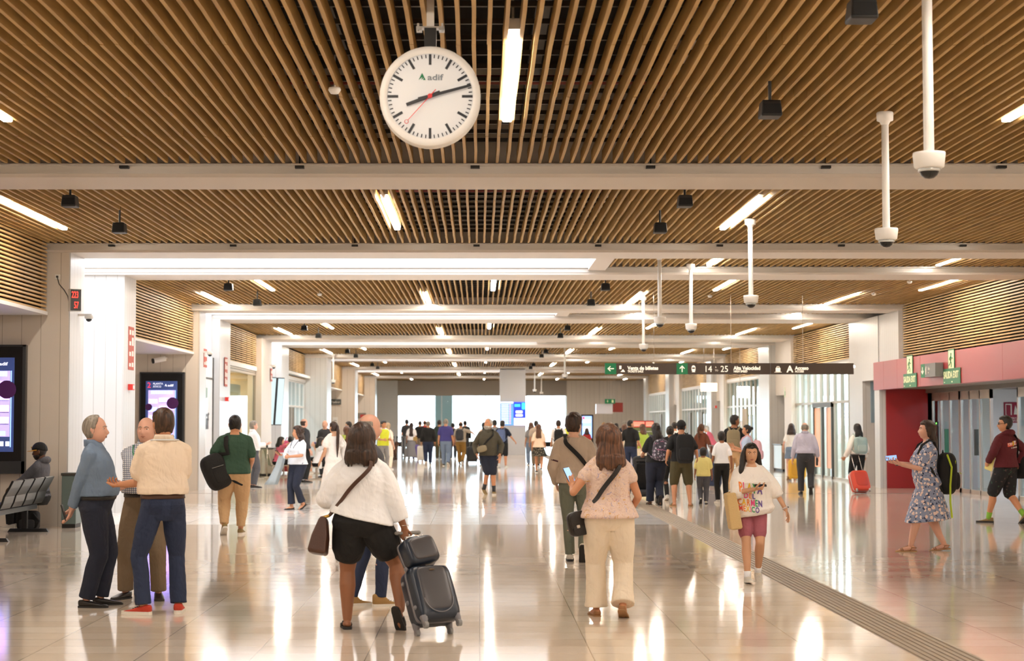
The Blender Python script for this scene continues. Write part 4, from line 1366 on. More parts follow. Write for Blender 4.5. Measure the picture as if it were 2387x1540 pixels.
def suitcase(name, label, pos, yaw, m, m2, W=.36, D=.24, Hh=.55, tilt=0.0, handle=.45, stripes=True, wheels=4, group=None, m_trim=None, lean_axis='X', cat='suitcase'):
    """hard-shell case standing on its wheels; tilt leans it back about the wheel line towards -y"""
    o = empty(name, (pos.x, pos.y, 0), label, cat, yaw, group)
    R = Matrix.Rotation(-tilt, 4, 'X')
    T = R
    zb = .06
    tr = m_trim or m2
    b = MB(); b.T = T; b.rbox((0, 0, zb + Hh / 2), (W, D, Hh), .06, exp=6); b.build('shell', m, o, smooth=True)
    if stripes:
        for sy in (1, -1):
            b = MB(); b.T = T; b.rbox((0, sy * D * .42, zb + Hh * .52), (W * .72, D * .25, Hh * .72), .05, exp=5); b.build('panel', m2, o, smooth=True)
    b = MB(); b.T = T; b.rbox((0, 0, zb + Hh / 2), (W * 1.012, .035, Hh * 1.008), .03, exp=7); b.build('seam_band', tr, o, smooth=True)
    for sx in (1, -1):
        for sy in ((1, -1) if wheels == 4 else (-1,)):
            b = MB(); b.T = T; x, y = sx * W * .38, sy * D * .34
            b.cyl((x - .012, y, .026), (x + .012, y, .026), .026, 14); wh = b.build('wheel', mat('wheel_rubber', '2b2a2a', .6), o, smooth=False)
            b = MB(); b.T = T; b.tube([(x, y, .035), (x, y * .96, .075)], [.016, .024], 10); b.build('fork', tr, wh, smooth=True)
    if handle:
        b = MB(); b.T = T; hx = W * .22; hy = -D * .36
        for sx in (1, -1):
            b = MB(); b.T = T; b.cyl((sx * hx, hy, zb + Hh - .05), (sx * hx, hy, zb + Hh + handle), .008, 8); hd = b.build('handle_rod', mat('chrome_rod', 'd0ccc6', .2, 1.0), o, smooth=True)
        b = MB(); b.T = T; b.tube([(-hx - .02, hy, zb + Hh + handle), (hx + .02, hy, zb + Hh + handle)], .014, 10); b.build('grip', mat('grip_grey', '8a8782', .5), hd, smooth=True)
    b = MB(); b.T = T; b.tube([(-.06, 0, zb + Hh - .005), (-.045, 0, zb + Hh + .03), (.045, 0, zb + Hh + .03), (.06, 0, zb + Hh - .005)], .009, 8); b.build('carry_handle', m2, o, smooth=True)
    return o
# ================================================================ fabrics
def cloth(name, c='888888', rough=.85, bump=.25, bs=35, fn=None):
    def f(nt, b, tc):
        if fn: fn(nt, b, tc)
        L = nt.links.new
        mp = mapping(nt, tc, (9, 9, 5), (.5, .3, .2)); n = node(nt, 'TexNoise', Scale=1.0, Detail=3.0, Distortion=.7); L(mp.outputs[0], n.inputs['Vector'])
        a = node(nt, 'Math', operation='SUBTRACT'); a.inputs[1].default_value = .5; L(n.outputs['Fac'], a.inputs[0])
        a2 = node(nt, 'Math', operation='ABSOLUTE'); L(a.outputs[0], a2.inputs[0])
        bp = node(nt, 'Bump', Strength=.4, Distance=.06); L(a2.outputs[0], bp.inputs['Height']); L(bp.outputs[0], b.inputs['Normal'])
    return mat(name, c, rough, fn=f)

def check_fn(c1, c2, sc):
    def f(nt, b, tc):
        L = nt.links.new; sp = node(nt, 'SeparateXYZ'); L(tc.outputs['Object'], sp.inputs[0])
        out = None
        ad = node(nt, 'Math', operation='MULTIPLY_ADD'); L(sp.outputs[1], ad.inputs[0]); ad.inputs[1].default_value = .25; L(sp.outputs[0], ad.inputs[2])
        ls = []
        for src in (ad.outputs[0], sp.outputs[2]):
            mu = node(nt, 'Math', operation='MULTIPLY'); mu.inputs[1].default_value = sc; L(src, mu.inputs[0])
            fr = node(nt, 'Math', operation='FRACT'); L(mu.outputs[0], fr.inputs[0])
            lt = node(nt, 'Math', operation='LESS_THAN'); lt.inputs[1].default_value = .3; L(fr.outputs[0], lt.inputs[0]); ls.append(lt)
        mx_ = node(nt, 'Math', operation='MAXIMUM'); L(ls[0].outputs[0], mx_.inputs[0]); L(ls[1].outputs[0], mx_.inputs[1])
        mx = node(nt, 'MixRGB'); mx.inputs['Color1'].default_value = h2(c1); mx.inputs['Color2'].default_value = h2(c2)
        L(mx_.outputs[0], mx.inputs['Fac']); L(mx.outputs[0], b.inputs['Base Color'])
    return f

def spots_fn(base, spots):
    """spots: list of (colour, cell scale, threshold, seed offset)"""
    def f(nt, b, tc):
        L = nt.links.new; prev = None
        nz = node(nt, 'TexNoise', Scale=28.0, Detail=2.0); L(tc.outputs['Object'], nz.inputs['Vector'])
        for i, (c, sc, th, off) in enumerate(spots):
            mp = mapping(nt, tc, (1, 1, 1), loc=(off, off * .7, off * .3))
            mx0 = node(nt, 'MixRGB'); mx0.inputs['Fac'].default_value = .035
            L(mp.outputs[0], mx0.inputs['Color1']); L(nz.outputs['Color'], mx0.inputs['Color2'])
            v = node(nt, 'TexVoronoi', Scale=sc); L(mx0.outputs[0], v.inputs['Vector'])
            lt = node(nt, 'Math', operation='LESS_THAN'); lt.inputs[1].default_value = th; L(v.outputs['Distance'], lt.inputs[0])
            mx = node(nt, 'MixRGB'); mx.inputs['Color2'].default_value = h2(c)
            if prev is None: mx.inputs['Color1'].default_value = h2(base)
            else: L(prev, mx.inputs['Color1'])
            L(lt.outputs[0], mx.inputs['Fac']); prev = mx.outputs[0]
        L(prev, b.inputs['Base Color'])
    return f

def paisley_fn(base, cols):
    def f(nt, b, tc):
        L = nt.links.new; prev = None
        for i, (c, sc, lo, hi) in enumerate(cols):
            n = node(nt, 'TexNoise', Scale=sc, Detail=0.5, Distortion=1.6)
            mp = mapping(nt, tc, loc=(i * 3.3, i * 1.3, 0)); L(mp.outputs[0], n.inputs['Vector'])
            a = node(nt, 'Math', operation='GREATER_THAN'); a.inputs[1].default_value = lo; L(n.outputs['Fac'], a.inputs[0])
            a2 = node(nt, 'Math', operation='LESS_THAN'); a2.inputs[1].default_value = hi; L(n.outputs['Fac'], a2.inputs[0])
            mu = node(nt, 'Math', operation='MULTIPLY'); L(a.outputs[0], mu.inputs[0]); L(a2.outputs[0], mu.inputs[1])
            mx = node(nt, 'MixRGB'); mx.inputs['Color2'].default_value = h2(c)
            if prev is None: mx.inputs['Color1'].default_value = h2(base)
            else: L(prev, mx.inputs['Color1'])
            L(mu.outputs[0], mx.inputs['Fac']); prev = mx.outputs[0]
        L(prev, b.inputs['Base Color'])
    return f

C = {}
for n_, c_ in dict(blue_shirt='70839b', navy='1d2233', khaki='7d6b55', cream_shirt='ecd9c2', denim='27324d', green_tee='33503f', beige_chino='c9a67c', white='f6f7fa', offwhite='f5efe8', black='191818',
                   sand='bcaa97', sage='6f7364', linen='ebdcc5', mauve='a8606c', maroon='5a1620', charcoal='3a3a3d', lavender='b9b6c8', olive='4a4226', brown_top='6b3a22', yellow_tee='e6d98a', peach='f0d5bb',
                   purple='45407e', red='b3322f', ochre='8e6a2c', grey='8d8a8a', denim_light='76879f', lime='a9bd4a', skyb='b9cbe6', pink='d96a80', hivis='dbe23c', darkgreen='2f3a30', teal='9db3b0', camo='4b4638', brown='4a3527', dgrey='54545a').items():
    C[n_] = cloth('cloth_' + n_, c_)
C['check'] = cloth('cloth_blue_check', 'ffffff', fn=check_fn('eceef2', '5d6a86', 55))
C['plaid'] = cloth('cloth_plaid', 'ffffff', fn=check_fn('bfb2a0', '857a6d', 18))
C['floral'] = cloth('cloth_blue_floral', 'ffffff', fn=spots_fn('8d97b3', [('3c4766', 15, .27, 1.0), ('2f3954', 23, .22, 4.0), ('ead0c6', 16, .32, 2.3), ('f2dfd6', 21, .27, 7.0)]))
C['paisley'] = cloth('cloth_paisley', 'ffffff', fn=paisley_fn('dfc6b6', [('c39d9c', 17, .48, .5), ('cfa062', 13, .61, .64), ('a79db8', 15, .365, .385), ('ceb09c', 24, .55, .57)]))
C['polka'] = cloth('cloth_dotted_white', 'ffffff', fn=spots_fn('e4e8ee', [('59606e', 13, .13, 0)]))
C['dots'] = cloth('cloth_black_floral', 'ffffff', fn=spots_fn('25231f', [('a79c86', 26, .3, 2), ('6d6653', 30, .25, 5)]))
C['camo2'] = cloth('cloth_dark_print', 'ffffff', fn=spots_fn('1b1c20', [('4d3a3a', 13, .22, 1), ('2f4a3a', 12, .2, 3)]))
C['bagprint'] = cloth('cloth_grey_print', 'ffffff', fn=spots_fn('4a464f', [('b9b4bd', 17, .33, 1), ('8d6f86', 19, .25, 3), ('2c2a30', 22, .22, 6)]))
C['limescarf'] = cloth('cloth_lime_print', 'ffffff', fn=spots_fn('b7c85a', [('6d8a3a', 14, .28, 1), ('e3e6a0', 16, .25, 3)]))
L_BLK = mat('leather_black', '201a17', .35, bump=.15, bscale=120); L_BRN = mat('leather_brown', '4d2f20', .4, bump=.15, bscale=120); L_TAN = mat('leather_tan', '9a6a3f', .5, bump=.15, bscale=120); L_NUB = mat('nubuck_tan', 'a8834f', .8, bump=.2, bscale=90)
m_sole = mat('sole_white', 'e3ddd2', .6); m_soleb = mat('sole_dark', '2b2826', .7); m_solec = mat('sole_cork', 'a77f55', .8)
m_sneak = mat('sneaker_grey', 'cfc9bd', .7, bump=.3, bscale=60); m_sneakr = mat('sneaker_red', 'c23a22', .7, bump=.3, bscale=60); m_sneakg = mat('sneaker_olive', '8a7347', .7, bump=.3, bscale=60)
m_screen_on = mat('phone_screen', '9fc4f0', .2, emit='7fb0f5', strength=.35)
m_screen_off = mat('phone_back', '3a342e', .25)
m_silver = mat('silver', 'd8d4ce', .2, 1.0); m_gold = mat('gold_buckle', 'caa24c', .3, 1.0)
R_, L_ = 0, 1

def top(m, **k): return ('top', m, k)
def pants(m, **k): return ('pants', m, k)
def shoe(m, kind='shoe', sole=None, **k): k['kind'] = kind; return ('shoe', m, k, sole or m_soleb)

P_ = {}
# ---- 1 the three men talking on the left
P_['blue'] = person('standing man in profile, blue-grey long-sleeved shirt and navy trousers, hands behind his back', (221, 1413), 1.71, -88, 'm', 1.12, .06, lean=-.02, lod=0, face=True, skin=S_PINK, hair=('receding', H_GREY), twist=0,
    hands=((.07, -.22, .87), (-.06, -.235, .86)), poles=((1, -.6, -.2), (-1, -.6, -.2)), palms=((0, -1, 0), (0, -1, 0)), feet=[(.09, -.06, 0, -8, 0), (-.12, .03, 0, 14, 0)], head=(0, 2), jaw=1.1,
    wear=[top(C['blue_shirt'], sleeve=.96, sl=1.12, hem=1.015, blouse=.012, collar=1, loose=.012, fold=.009), pants(C['navy'], wide=1.14, waist=1.03, ankle=.074), ('belt', L_BLK, dict(z=1.0)), shoe(L_BLK, 'shoe')])
P_['bald'] = person('bald man facing the camera in a blue checked short-sleeved shirt, arms folded, khaki trousers', (337, 1395), 1.70, 176, 'm', 1.12, .06, lod=0, face=True, skin=S_PINK, hair=('ring', H_GREY), jaw=1.12,
    hands=((-.15, .27, 1.10), (.13, .24, 1.10)), poles=((1, -.1, -.9), (-1, -.1, -.9)), palms=((0, -1, -.3), (0, -1, .3)), feet=[(.19, 0, 0, -22, 0), (-.15, .05, 0, 18, 0)], head=(-4, 4),
    wear=[top(C['check'], sleeve=.4, sl=1.25, hem=1.02, loose=.02, blouse=.02, collar=1), pants(C['khaki'], wide=1.12, ankle=.075), ('belt', L_BLK, dict(z=1.0)), ('lanyard', mat('lanyard_green', '2f8a55', .6)), shoe(L_BLK, 'shoe')])
P_['beige'] = person('man seen from behind in a cream short-sleeved shirt, dark jeans and red trainers', (377, 1430), 1.765, 24, 'm', 1.05, .02, lod=0, skin=S_TAN, hair=('short', H_BROWN2), head=(8, -2),
    hands=((.05, .30, 1.12), (-.30, .30, 1.10)), poles=((.5, -.5, -.8), (.3, -.6, -1)), palms=((0, -.4, 1), (.3, -1, .3)), curl=(.6, 1.0), feet=[(.15, .02, 0, -18, 0), (-.16, .0, 0, 48, 0)],
    wear=[top(C['cream_shirt'], sleeve=.34, sl=1.35, hem=1.025, loose=.028, blouse=.02, collar=1, fold=.01), pants(C['denim'], wide=1.0, ankle=.07, fold=.009), ('belt', L_BRN, dict(z=1.005)), shoe(m_sneakr, 'sneaker', m_sole, lace=m_soleb), ('lanyard', mat('lanyard_blue', 'dfe6ee', .6))])
# ---- 2 man in green
P_['green'] = person('heavy man walking away in a dark green t-shirt and beige trousers', (546, 1246), 1.75, 6, 'm', 1.2, .05, lod=0, skin=S_TAN, hair=('short', H_BLACK), head=(3, 0),
    hands=((.22, .18, .98), (-.30, .16, .98)), poles=((.35, -1, -.3), (-.7, -1, -.3)), feet=[(.09, .10, 0, -10, 0), (-.13, -.12, 34, 12, 0)],
    wear=[top(C['green_tee'], sleeve=.36, sl=1.25, hem=.90, loose=.02, fold=.009), pants(C['beige_chino'], wide=1.2, len=.96, ankle=.06, bunch=1, fold=.01), shoe(m_sneakg, 'sneaker', m_sole), ('watch', m_blackp, dict(hand=1))])
# ---- 3 woman pulling the luggage
P_['blouse'] = person('woman walking away in a white blouse and black shorts, dark shoulder-length hair, pulling luggage', (842, 1466), 1.62, -2, 'f', 1.28, .03, lod=0, skin=S_BROWN, hair=('bob', H_DARK, -.17), head=(-3, 4), limb=1.24, hs=1.1, hair_th=.04,
    hands=((.39, -.015, .83), (-.30, .22, 1.06)), poles=((.4, -1, 0), (-.55, -.8, -.6)), palms=((0, 1, 0), None), curl=(1.25, .5), fdir=((.02, -.05, -1), None), feet=[(.29, -.20, 60, -24, .03), (-.125, .03, 0, 12, 0)],
    wear=[top(C['white'], sleeve=(.86, .8), sl=1.5, hem=.955, loose=.045, minw=.215, mind=.16, slant=-.045, fold=.013, collar=1), pants(C['black'], len=.27, wide=1.16, flare=.12, waist=1.05, fold=.008, it=1, mg=.026, name='shorts'), shoe(L_BLK, 'slide', m_soleb)])
q = MB(); q.T = Matrix.Scale(P_['blouse'].s, 4); w_ = P_['blouse'].wr[0]; q.tube([w_ + V((.032 * math.cos(a), .032 * math.sin(a), .02)) for a in [PI * j / 7 for j in range(15)]], .004, 6, ends=False); q.build('bracelet', m_silver, P_['blouse'].root, smooth=True)
P_['hidden'] = person('man in jeans and tan boots half hidden behind the woman in the white blouse', (856, 1412), 1.73, -66, 'm', 1.0, .0, side=.06, lod=1, skin=S_PINK, hair=('ring', H_GREY), head=(0, 0), limb=.95,
    hands=((.12, .12, 1.05), (-.12, .12, 1.05)), feet=[(.08, .10, 0, -6, 0), (-.08, -.12, 0, 6, 0)], wear=[top(C['dgrey'], sleeve=.4, hem=.95), pants(C['denim'], wide=.95), shoe(L_NUB, 'boot', m_sole, lace=L_BRN)])
# ---- 4 couple in the middle
P_['sweater'] = person('slim man walking away in a beige sweatshirt and grey-green trousers, hand in pocket', (1338, 1310), 1.75, -6, 'm', .98, 0, lod=0, skin=S_FAIR, hair=('brush', H_DARK), head=(-28, 0), glasses='wire',
    hands=((.215, .12, .93), (-.215, .12, .93)), poles=((.5, -1, 0), (-.5, -1, 0)), feet=[(.10, -.16, 64, -4, .02), (-.055, .16, 0, 4, 0)],
    wear=[top(C['sand'], sleeve=.98, sl=1.25, hem=.935, loose=.022, blouse=.012, fold=.01, cuff=.05), pants(C['sage'], wide=.98, ankle=.06), shoe(m_sneak, 'sneaker', m_soleb)])
P_['paisley'] = person('woman walking away in a paisley cap-sleeved blouse and cream wide trousers', (1420, 1438), 1.61, 6, 'f', 1.22, .03, lod=0, skin=S_TAN, hair=('bob', H_BROWN, -.22), head=(14, 2), hs=1.1, hair_th=.04, limb=1.1,
    hands=((.24, .16, .98), (-.31, .18, 1.2)), poles=((.4, -1, -.2), (-.6, -.8, -.8)), palms=(None, (.3, 1, .2)), curl=(.4, .8), fdir=(None, (-.25, .45, .85)), feet=[(.09, -.17, 26, -18, .0), (-.10, .12, 0, 4, 0)],
    wear=[top(C['paisley'], sleeve=.17, sl=1.2, hem=.915, loose=.014, flare=.03, fold=.008), pants(C['linen'], wide=1.14, flare=.1, ankle=.10, waist=1.03, fold=.008), shoe(L_TAN, 'flat', m_solec)])
# ---- 5 woman with the lettered t-shirt
P_['playa'] = person('woman walking to the camera in an oversized white t-shirt with rainbow lettering, mauve cycling shorts', (1752, 1355), 1.435, 183, 'f', 1.08, 0, lean=.05, lod=0, face=True, skin=S_OLIVE, hair=('front', H_BLACK, -.36, 1), head=(-4, -3), hs=1.10, glasses=None,
    hands=((.02, .32, 1.18), (-.47, .10, .84)), poles=((1, -.4, -.8), (-1, -.3, .2)), palms=((-.5, -.2, 1), (1, 0, -.2)), curl=(.7, .35), fdir=((-.9, .4, .1), (-.35, .2, -.9)), feet=[(.09, .20, -6, 2, 0), (-.10, -.12, 28, -3, .0)], limb=1.06,
    wear=[top(C['offwhite'], sleeve=.62, sl=1.75, hem=.84, loose=.07, blouse=.03, minw=.26, mind=.17, slant=-.03, fold=.014, scoop=1, neck=1.455), pants(C['mauve'], len=.36, wide=1.02, mg=.013, fold=.002, name='cycling_shorts'), shoe(m_sneak, 'sneaker', m_sole, lace=m_sole, sock=(C['white'], .14)),
          ('earring', m_silver), ('shades', mat('glasses_black', '151312', .2)), ('watch', mat('band_pink', 'd9c3b8', .6), dict(hand=1), m_blackp)])
# ---- 6 right side
P_['floral'] = person('woman standing in profile in a blue floral dress looking up from her phone', (2163, 1284), 1.69, 86, 'f', 1.24, .06, lod=0, face=True, skin=S_PINK, hair=('long', H_DARK, -.26), head=(0, 6), limb=1.08,
    hands=((.05, .40, 1.17), (-.07, .34, 1.15)), poles=((.5, -.8, -.8), (-.5, -.8, -.8)), palms=((-.3, 0, 1), (.3, 0, 1)), curl=(.5, .7), feet=[(.10, -.24, 6, -4, 0), (-.10, .24, 0, 4, 0)],
    wear=[('dress', C['floral'], dict(hem=.42, waist=1.10, flare=.035, sleeve=.36, sl=1.35, neck=1.45, dip=.03, fold=.01, loose=.02)), shoe(L_TAN, 'sandal', m_solec), ('watch', m_blackp, dict(hand=0))])
P_['hoodie'] = person('man walking away in a maroon printed hooded top, dark patterned shorts and green socks', (2346, 1219), 1.78, 38, 'm', 1.08, .02, lod=0, face=True, skin=S_TAN, hair=('short', H_BLACK), head=(38, 4), glasses='sun',
    hands=((.26, -.06, .95), (-.27, .14, .99)), poles=((1, -.6, 0), (-1, -.8, 0)), feet=[(.10, -.33, 40, -10, 0), (-.09, .27, 0, 22, 0)], curl=(.4, .9),
    wear=[top(C['maroon'], sleeve=.97, sl=1.3, hem=.93, loose=.035, hood=1, fold=.011), pants(C['camo2'], len=.47, wide=1.22, flare=.1, fold=.01, name='shorts'), shoe(m_sneakg, 'sneaker', m_soleb, sock=(mat('sock_green', '7fb03a', .8), .22))])
P_['orange'] = person('woman walking away in a white top and dark trousers, pulling an orange suitcase', (2000, 1146), 1.62, 12, 'f', 1.0, 0, lod=1, skin=S_TAN, hair=('long', H_BLACK, -.22),
    hands=((.24, .05, .9), (-.33, .04, .90)), palms=(None, (0, 1, 0)), curl=(.4, 1.2), feet=[(.13, .06, 0, -6, 0), (-.14, -.2, 40, 6, 0)], wear=[top(C['offwhite'], sleeve=.97, sl=1.5, hem=.96, loose=.03), pants(C['black'], wide=1.05), shoe(m_sneak, 'sneaker', m_sole)])
P_['oldman'] = person('white-haired man walking away in a lavender shirt and dark grey trousers', (1878, 1152), 1.66, -8, 'm', 1.12, .03, lean=.1, lod=1, skin=S_PINK, hair=('ring', H_GREY), head=(0, -10),
    hands=((.30, .05, .90), (-.30, .08, .88)), feet=[(.11, -.22, 55, -6, .02), (-.10, .18, 0, 6, 0)], wear=[top(C['lavender'], sleeve=.96, sl=1.3, hem=1.0, loose=.035, blouse=.015, collar=1), pants(C['charcoal'], wide=1.1, ankle=.075), shoe(L_BLK)])
P_['skirt'] = person('woman walking away in a white t-shirt and denim skirt pulling a yellow suitcase', (1846, 1118), 1.62, -12, 'f', 1.0, 0, lod=1, skin=S_PINK, hair=('bob', H_DARK, -.2), hands=((.2, .15, 1.08), (-.26, .05, .95)), feet=[(.09, .05, 0, -6, 0), (-.1, -.14, 30, 6, 0)],
    wear=[top(C['offwhite'], sleeve=.3, hem=1.0), ('skirt', C['denim_light'], dict(hem=.66, waist=1.04, flare=.03)), shoe(L_TAN, 'sandal', m_solec)])
# ---- 7 family group right of centre
P_['polo'] = person('man in a black polo shirt and blue jeans standing with his hands behind him', (1470, 1117), 1.73, -24, 'm', 1.08, .03, lod=1, skin=S_TAN, hair=('crop', H_BLACK), head=(-40, 0), hands=((.30, .06, .95), (-.26, .0, .9)), wear=[top(C['black'], sleeve=.4, sl=1.2, hem=.9, collar=1), pants(C['denim'], wide=1.0), shoe(m_sneak, 'sneaker', m_sole)])
P_['stroller'] = person('woman in black with a printed backpack pushing a black stroller', (1530, 1177), 1.64, 6, 'f', 1.15, .02, lod=1, skin=S_BROWN, hair=('long', H_BLACK, -.26), head=(4, 0), hands=((.36, .02, .94), (-.26, .26, 1.06)), palms=((0, 1, 0), None), curl=(.9, 1.0), feet=[(.06, -.2, 62, -4, .02), (-.10, .18, 0, 4, 0)],
    wear=[top(C['black'], sleeve=.36, sl=1.25, hem=.92, loose=.02), pants(C['navy'], wide=1.15, flare=.1, ankle=.08), shoe(m_soleb, 'sandal', m_soleb)])
P_['teen'] = person('person in black leggings and t-shirt with white trainers behind the woman with the stroller', (1563, 1166), 1.58, -4, 'f', 1.0, 0, lod=1, skin=S_BROWN, hair=('bun', H_BLACK), feet=[(.10, .05, 0, -8, 0), (-.08, -.12, 20, 8, 0)], wear=[top(C['black'], sleeve=.36, hem=.9), pants(C['black'], wide=.9), shoe(m_sneak, 'sneaker', m_sole)])
P_['cap'] = person('man in a black baseball cap, black t-shirt and olive shorts walking away', (1589, 1180), 1.69, -3, 'm', 1.08, .02, lod=1, skin=S_TAN, hair=('cap', H_BLACK), head=(-8, 0), feet=[(.17, .0, 0, -10, 0), (-.15, .02, 0, 16, 0)], hands=((.33, .1, 1.0), (-.30, .05, .96)),
    wear=[top(C['black'], sleeve=.38, sl=1.25, hem=.92, loose=.02), pants(C['olive'], len=.53, wide=1.25, flare=.08, name='shorts'), shoe(mat('flipflop_olive', '6b6240', .7), 'slide', m_solec), ('cap', C['black'], dict(dir=1))])
P_['brown'] = person('woman in a brown long-sleeved top and jeans with a long ponytail', (1636, 1130), 1.62, -16, 'f', 1.02, 0, lod=1, skin=S_BROWN, hair=('pony', H_BROWN, -.33), head=(-30, 0), hands=((.30, .08, .92), (-.24, .12, .95)), wear=[top(C['brown_top'], sleeve=.97, hem=1.02, mg=.012), pants(C['denim_light'], wide=1.0), shoe(m_sneak, 'sneaker', m_sole)])
P_['boy'] = person('small boy in a yellow t-shirt and dark grey trousers walking away', (1640, 1174), 1.12, -6, 'm', 1.12, .02, lod=1, skin=S_BROWN, hair=('short', H_BLACK), hs=1.32, arms=.92, feet=[(.08, .06, 0, -6, 0), (-.08, -.14, 45, 6, 0)], wear=[top(C['yellow_tee'], sleeve=.42, sl=1.3, hem=.88, loose=.03), pants(C['dgrey'], wide=1.15), shoe(m_sneak, 'sneaker', m_soleb)], cat='child')
P_['girl'] = person('girl in a white t-shirt and black trousers walking away holding a drink', (1683, 1172), 1.46, 4, 'f', 1.0, 0, lod=1, skin=S_BROWN, hair=('short', H_BLACK), hs=1.15, hands=((.26, .04, .88), (-.27, .05, .88)), wear=[top(C['white'], sleeve=.32, hem=.98, loose=.015), pants(C['black'], wide=1.0), shoe(m_sneak, 'sneaker', m_sole)], cat='child')
P_['tall'] = person('tall man in a black t-shirt with a khaki backpack, head turned right', (1713, 1150), 1.82, -14, 'm', 1.0, 0, lod=1, skin=S_BROWN, hair=('short', H_BLACK), head=(-55, 0), hands=((.22, .2, 1.1), (-.26, .05, .9)), wear=[top(C['black'], sleeve=.4, hem=.9), pants(C['beige_chino'], wide=1.05), shoe(m_sneak, 'sneaker', m_sole)])
P_['pinkbag'] = person('woman in profile in a pale blue t-shirt wearing a pink backpack', (1742, 1158), 1.60, 72, 'f', 1.1, 0, lod=1, face=True, skin=S_TAN, hair=('bun', H_BLACK), head=(6, 2), hands=((.1, .33, 1.22), (-.12, .3, 1.15)), wear=[top(C['skyb'], sleeve=.34, sl=1.2, hem=.92), pants(C['denim'], wide=1.05), shoe(m_sneak, 'sneaker', m_sole)])
P_['granny'] = person('elderly woman with short white hair in a pink t-shirt bending forward', (1664, 1098), 1.60, 62, 'f', 1.1, .02, lean=.42, lod=1, skin=S_FAIR, hair=('short', H_LGREY), head=(0, -12), hands=((.1, .5, 1.05), (-.1, .5, 1.05)), wear=[top(C['pink'], sleeve=.36, hem=.92), pants(C['dgrey'], wide=1.05), shoe(m_sneak, 'sneaker', m_sole)])
# ---- 8 middle distance
P_['beard'] = person('grey-bearded man walking to the camera in a dark jacket and navy shorts, looking left', (1138, 1152), 1.74, 182, 'm', 1.02, .04, lod=1, face=True, skin=S_TAN, hair=('receding', H_LGREY), head=(-42, 8), beard=(H_LGREY, .018), brow=H_GREY, hands=((.27, .10, .93), (-.27, .10, .93)), poles=((1, -.8, 0), (-1, -.8, 0)), feet=[(.12, -.10, 34, 24, .0), (-.13, .10, 0, -2, 0)],
    wear=[top(C['camo'], sleeve=.97, sl=1.3, hem=.90, loose=.03, collar=1, fold=.012, name='jacket'), pants(C['navy'], len=.47, wide=1.2, flare=.08, name='shorts'), shoe(m_sneakg, 'sneaker', m_sole, sock=(C['charcoal'], .3))])
P_['polka'] = person('woman in a white dotted blouse and navy trousers, curly dark hair, coffee cup in hand', (693, 1187), 1.58, 140, 'f', 1.1, .02, lod=1, face=True, skin=S_TAN, hair=('curly', H_DARK, -.2), head=(-52, 2), hands=((.17, .36, 1.16), (-.10, .32, 1.12)), poles=((.6, -.6, -.8), (-.9, -.4, -.6)), palms=((-.4, 0, 1), (1, -.4, .1)), curl=(.5, .8), feet=[(.07, .1, 0, 0, 0), (-.09, -.12, 30, 0, 0)],
    wear=[top(C['polka'], sleeve=.36, sl=1.35, hem=.95, loose=.03), pants(C['navy'], wide=1.0, len=.96, flare=.1, ankle=.075), shoe(L_BLK, 'flat'), ('lanyard', m_blackp)])
P_['ponytail'] = person('woman walking away in a long white dress with a very long dark ponytail', (777, 1171), 1.67, 26, 'f', 1.0, 0, lod=1, skin=S_OLIVE, hair=('pony', H_DARK, -.62), head=(18, 0), hands=((.24, .05, .92), (-.28, .06, .90)), feet=[(.09, -.1, 20, -8, 0), (-.1, .14, 0, 8, 0)],
    wear=[('dress', C['offwhite'], dict(hem=.16, waist=1.1, flare=.13, sleeve=.22, sl=1.6, neck=1.44, trail=.25, fold=.012)), shoe(L_TAN, 'sandal', m_solec)])
P_['kiosk'] = person('grey-haired man in a white shirt and dark trousers standing by the steel counter', (590, 1136), 1.69, -62, 'm', 1.05, .02, lod=1, skin=S_PINK, hair=('short', H_GREY), hands=((.14, .3, 1.14), (-.1, .3, 1.12)), palms=((-.3, 0, 1), (.3, 0, 1)), wear=[top(C['white'], sleeve=.95, sl=1.3, hem=.98, loose=.03, collar=1), pants(C['dgrey'], wide=1.0), shoe(L_BLK)])
P_['baldback'] = person('balding man in a dark shirt behind the woman with the dotted blouse', (708, 1124), 1.76, -50, 'm', 1.05, .02, lod=1, skin=S_PINK, hair=('ring', H_DARK), wear=[top(C['charcoal'], sleeve=.9, hem=.92), pants(C['black']), shoe(L_BLK)])
P_['bald2'] = person('bald man mostly hidden behind the woman with the long ponytail', (757, 1112), 1.72, 160, 'm', 1.0, 0, lod=2, skin=S_PINK, hair=('ring', H_GREY), wear=[top(C['charcoal'], sleeve=.4), pants(C['charcoal']), shoe(L_BLK)])
P_['visor'] = person('dark-haired man looking left behind the woman with the lime scarf', (812, 1108), 1.68, 60, 'm', 1.0, 0, lod=1, skin=S_FAIR, hair=('short', H_BLACK), head=(20, 0), wear=[top(C['grey'], sleeve=.4), pants(C['denim']), shoe(m_sneak, 'sneaker', m_sole)])
P_['scarf'] = person('long-haired woman with a lime green scarf over her shoulder', (808, 1142), 1.56, 10, 'f', 1.05, 0, lod=1, skin=S_OLIVE, hair=('long', H_BROWN, -.3), head=(20, 0), wear=[top(C['grey'], sleeve=.4, hem=.92), pants(C['denim']), shoe(m_sneak, 'sneaker', m_sole)])
P_['vest'] = person('dark-haired man in a yellow high-visibility vest over a white t-shirt', (893, 1100), 1.72, -150, 'm', 1.05, 0, lod=1, face=True, skin=S_TAN, hair=('short', H_BLACK), head=(20, -8), hands=((.14, .3, 1.1), (-.12, .3, 1.1)), wear=[top(C['white'], sleeve=.36, hem=.92), ('top', C['hivis'], dict(sleeve=0, hem=.9, mg=.03, neck=1.46, name='vest')), pants(C['grey']), shoe(L_BLK)])
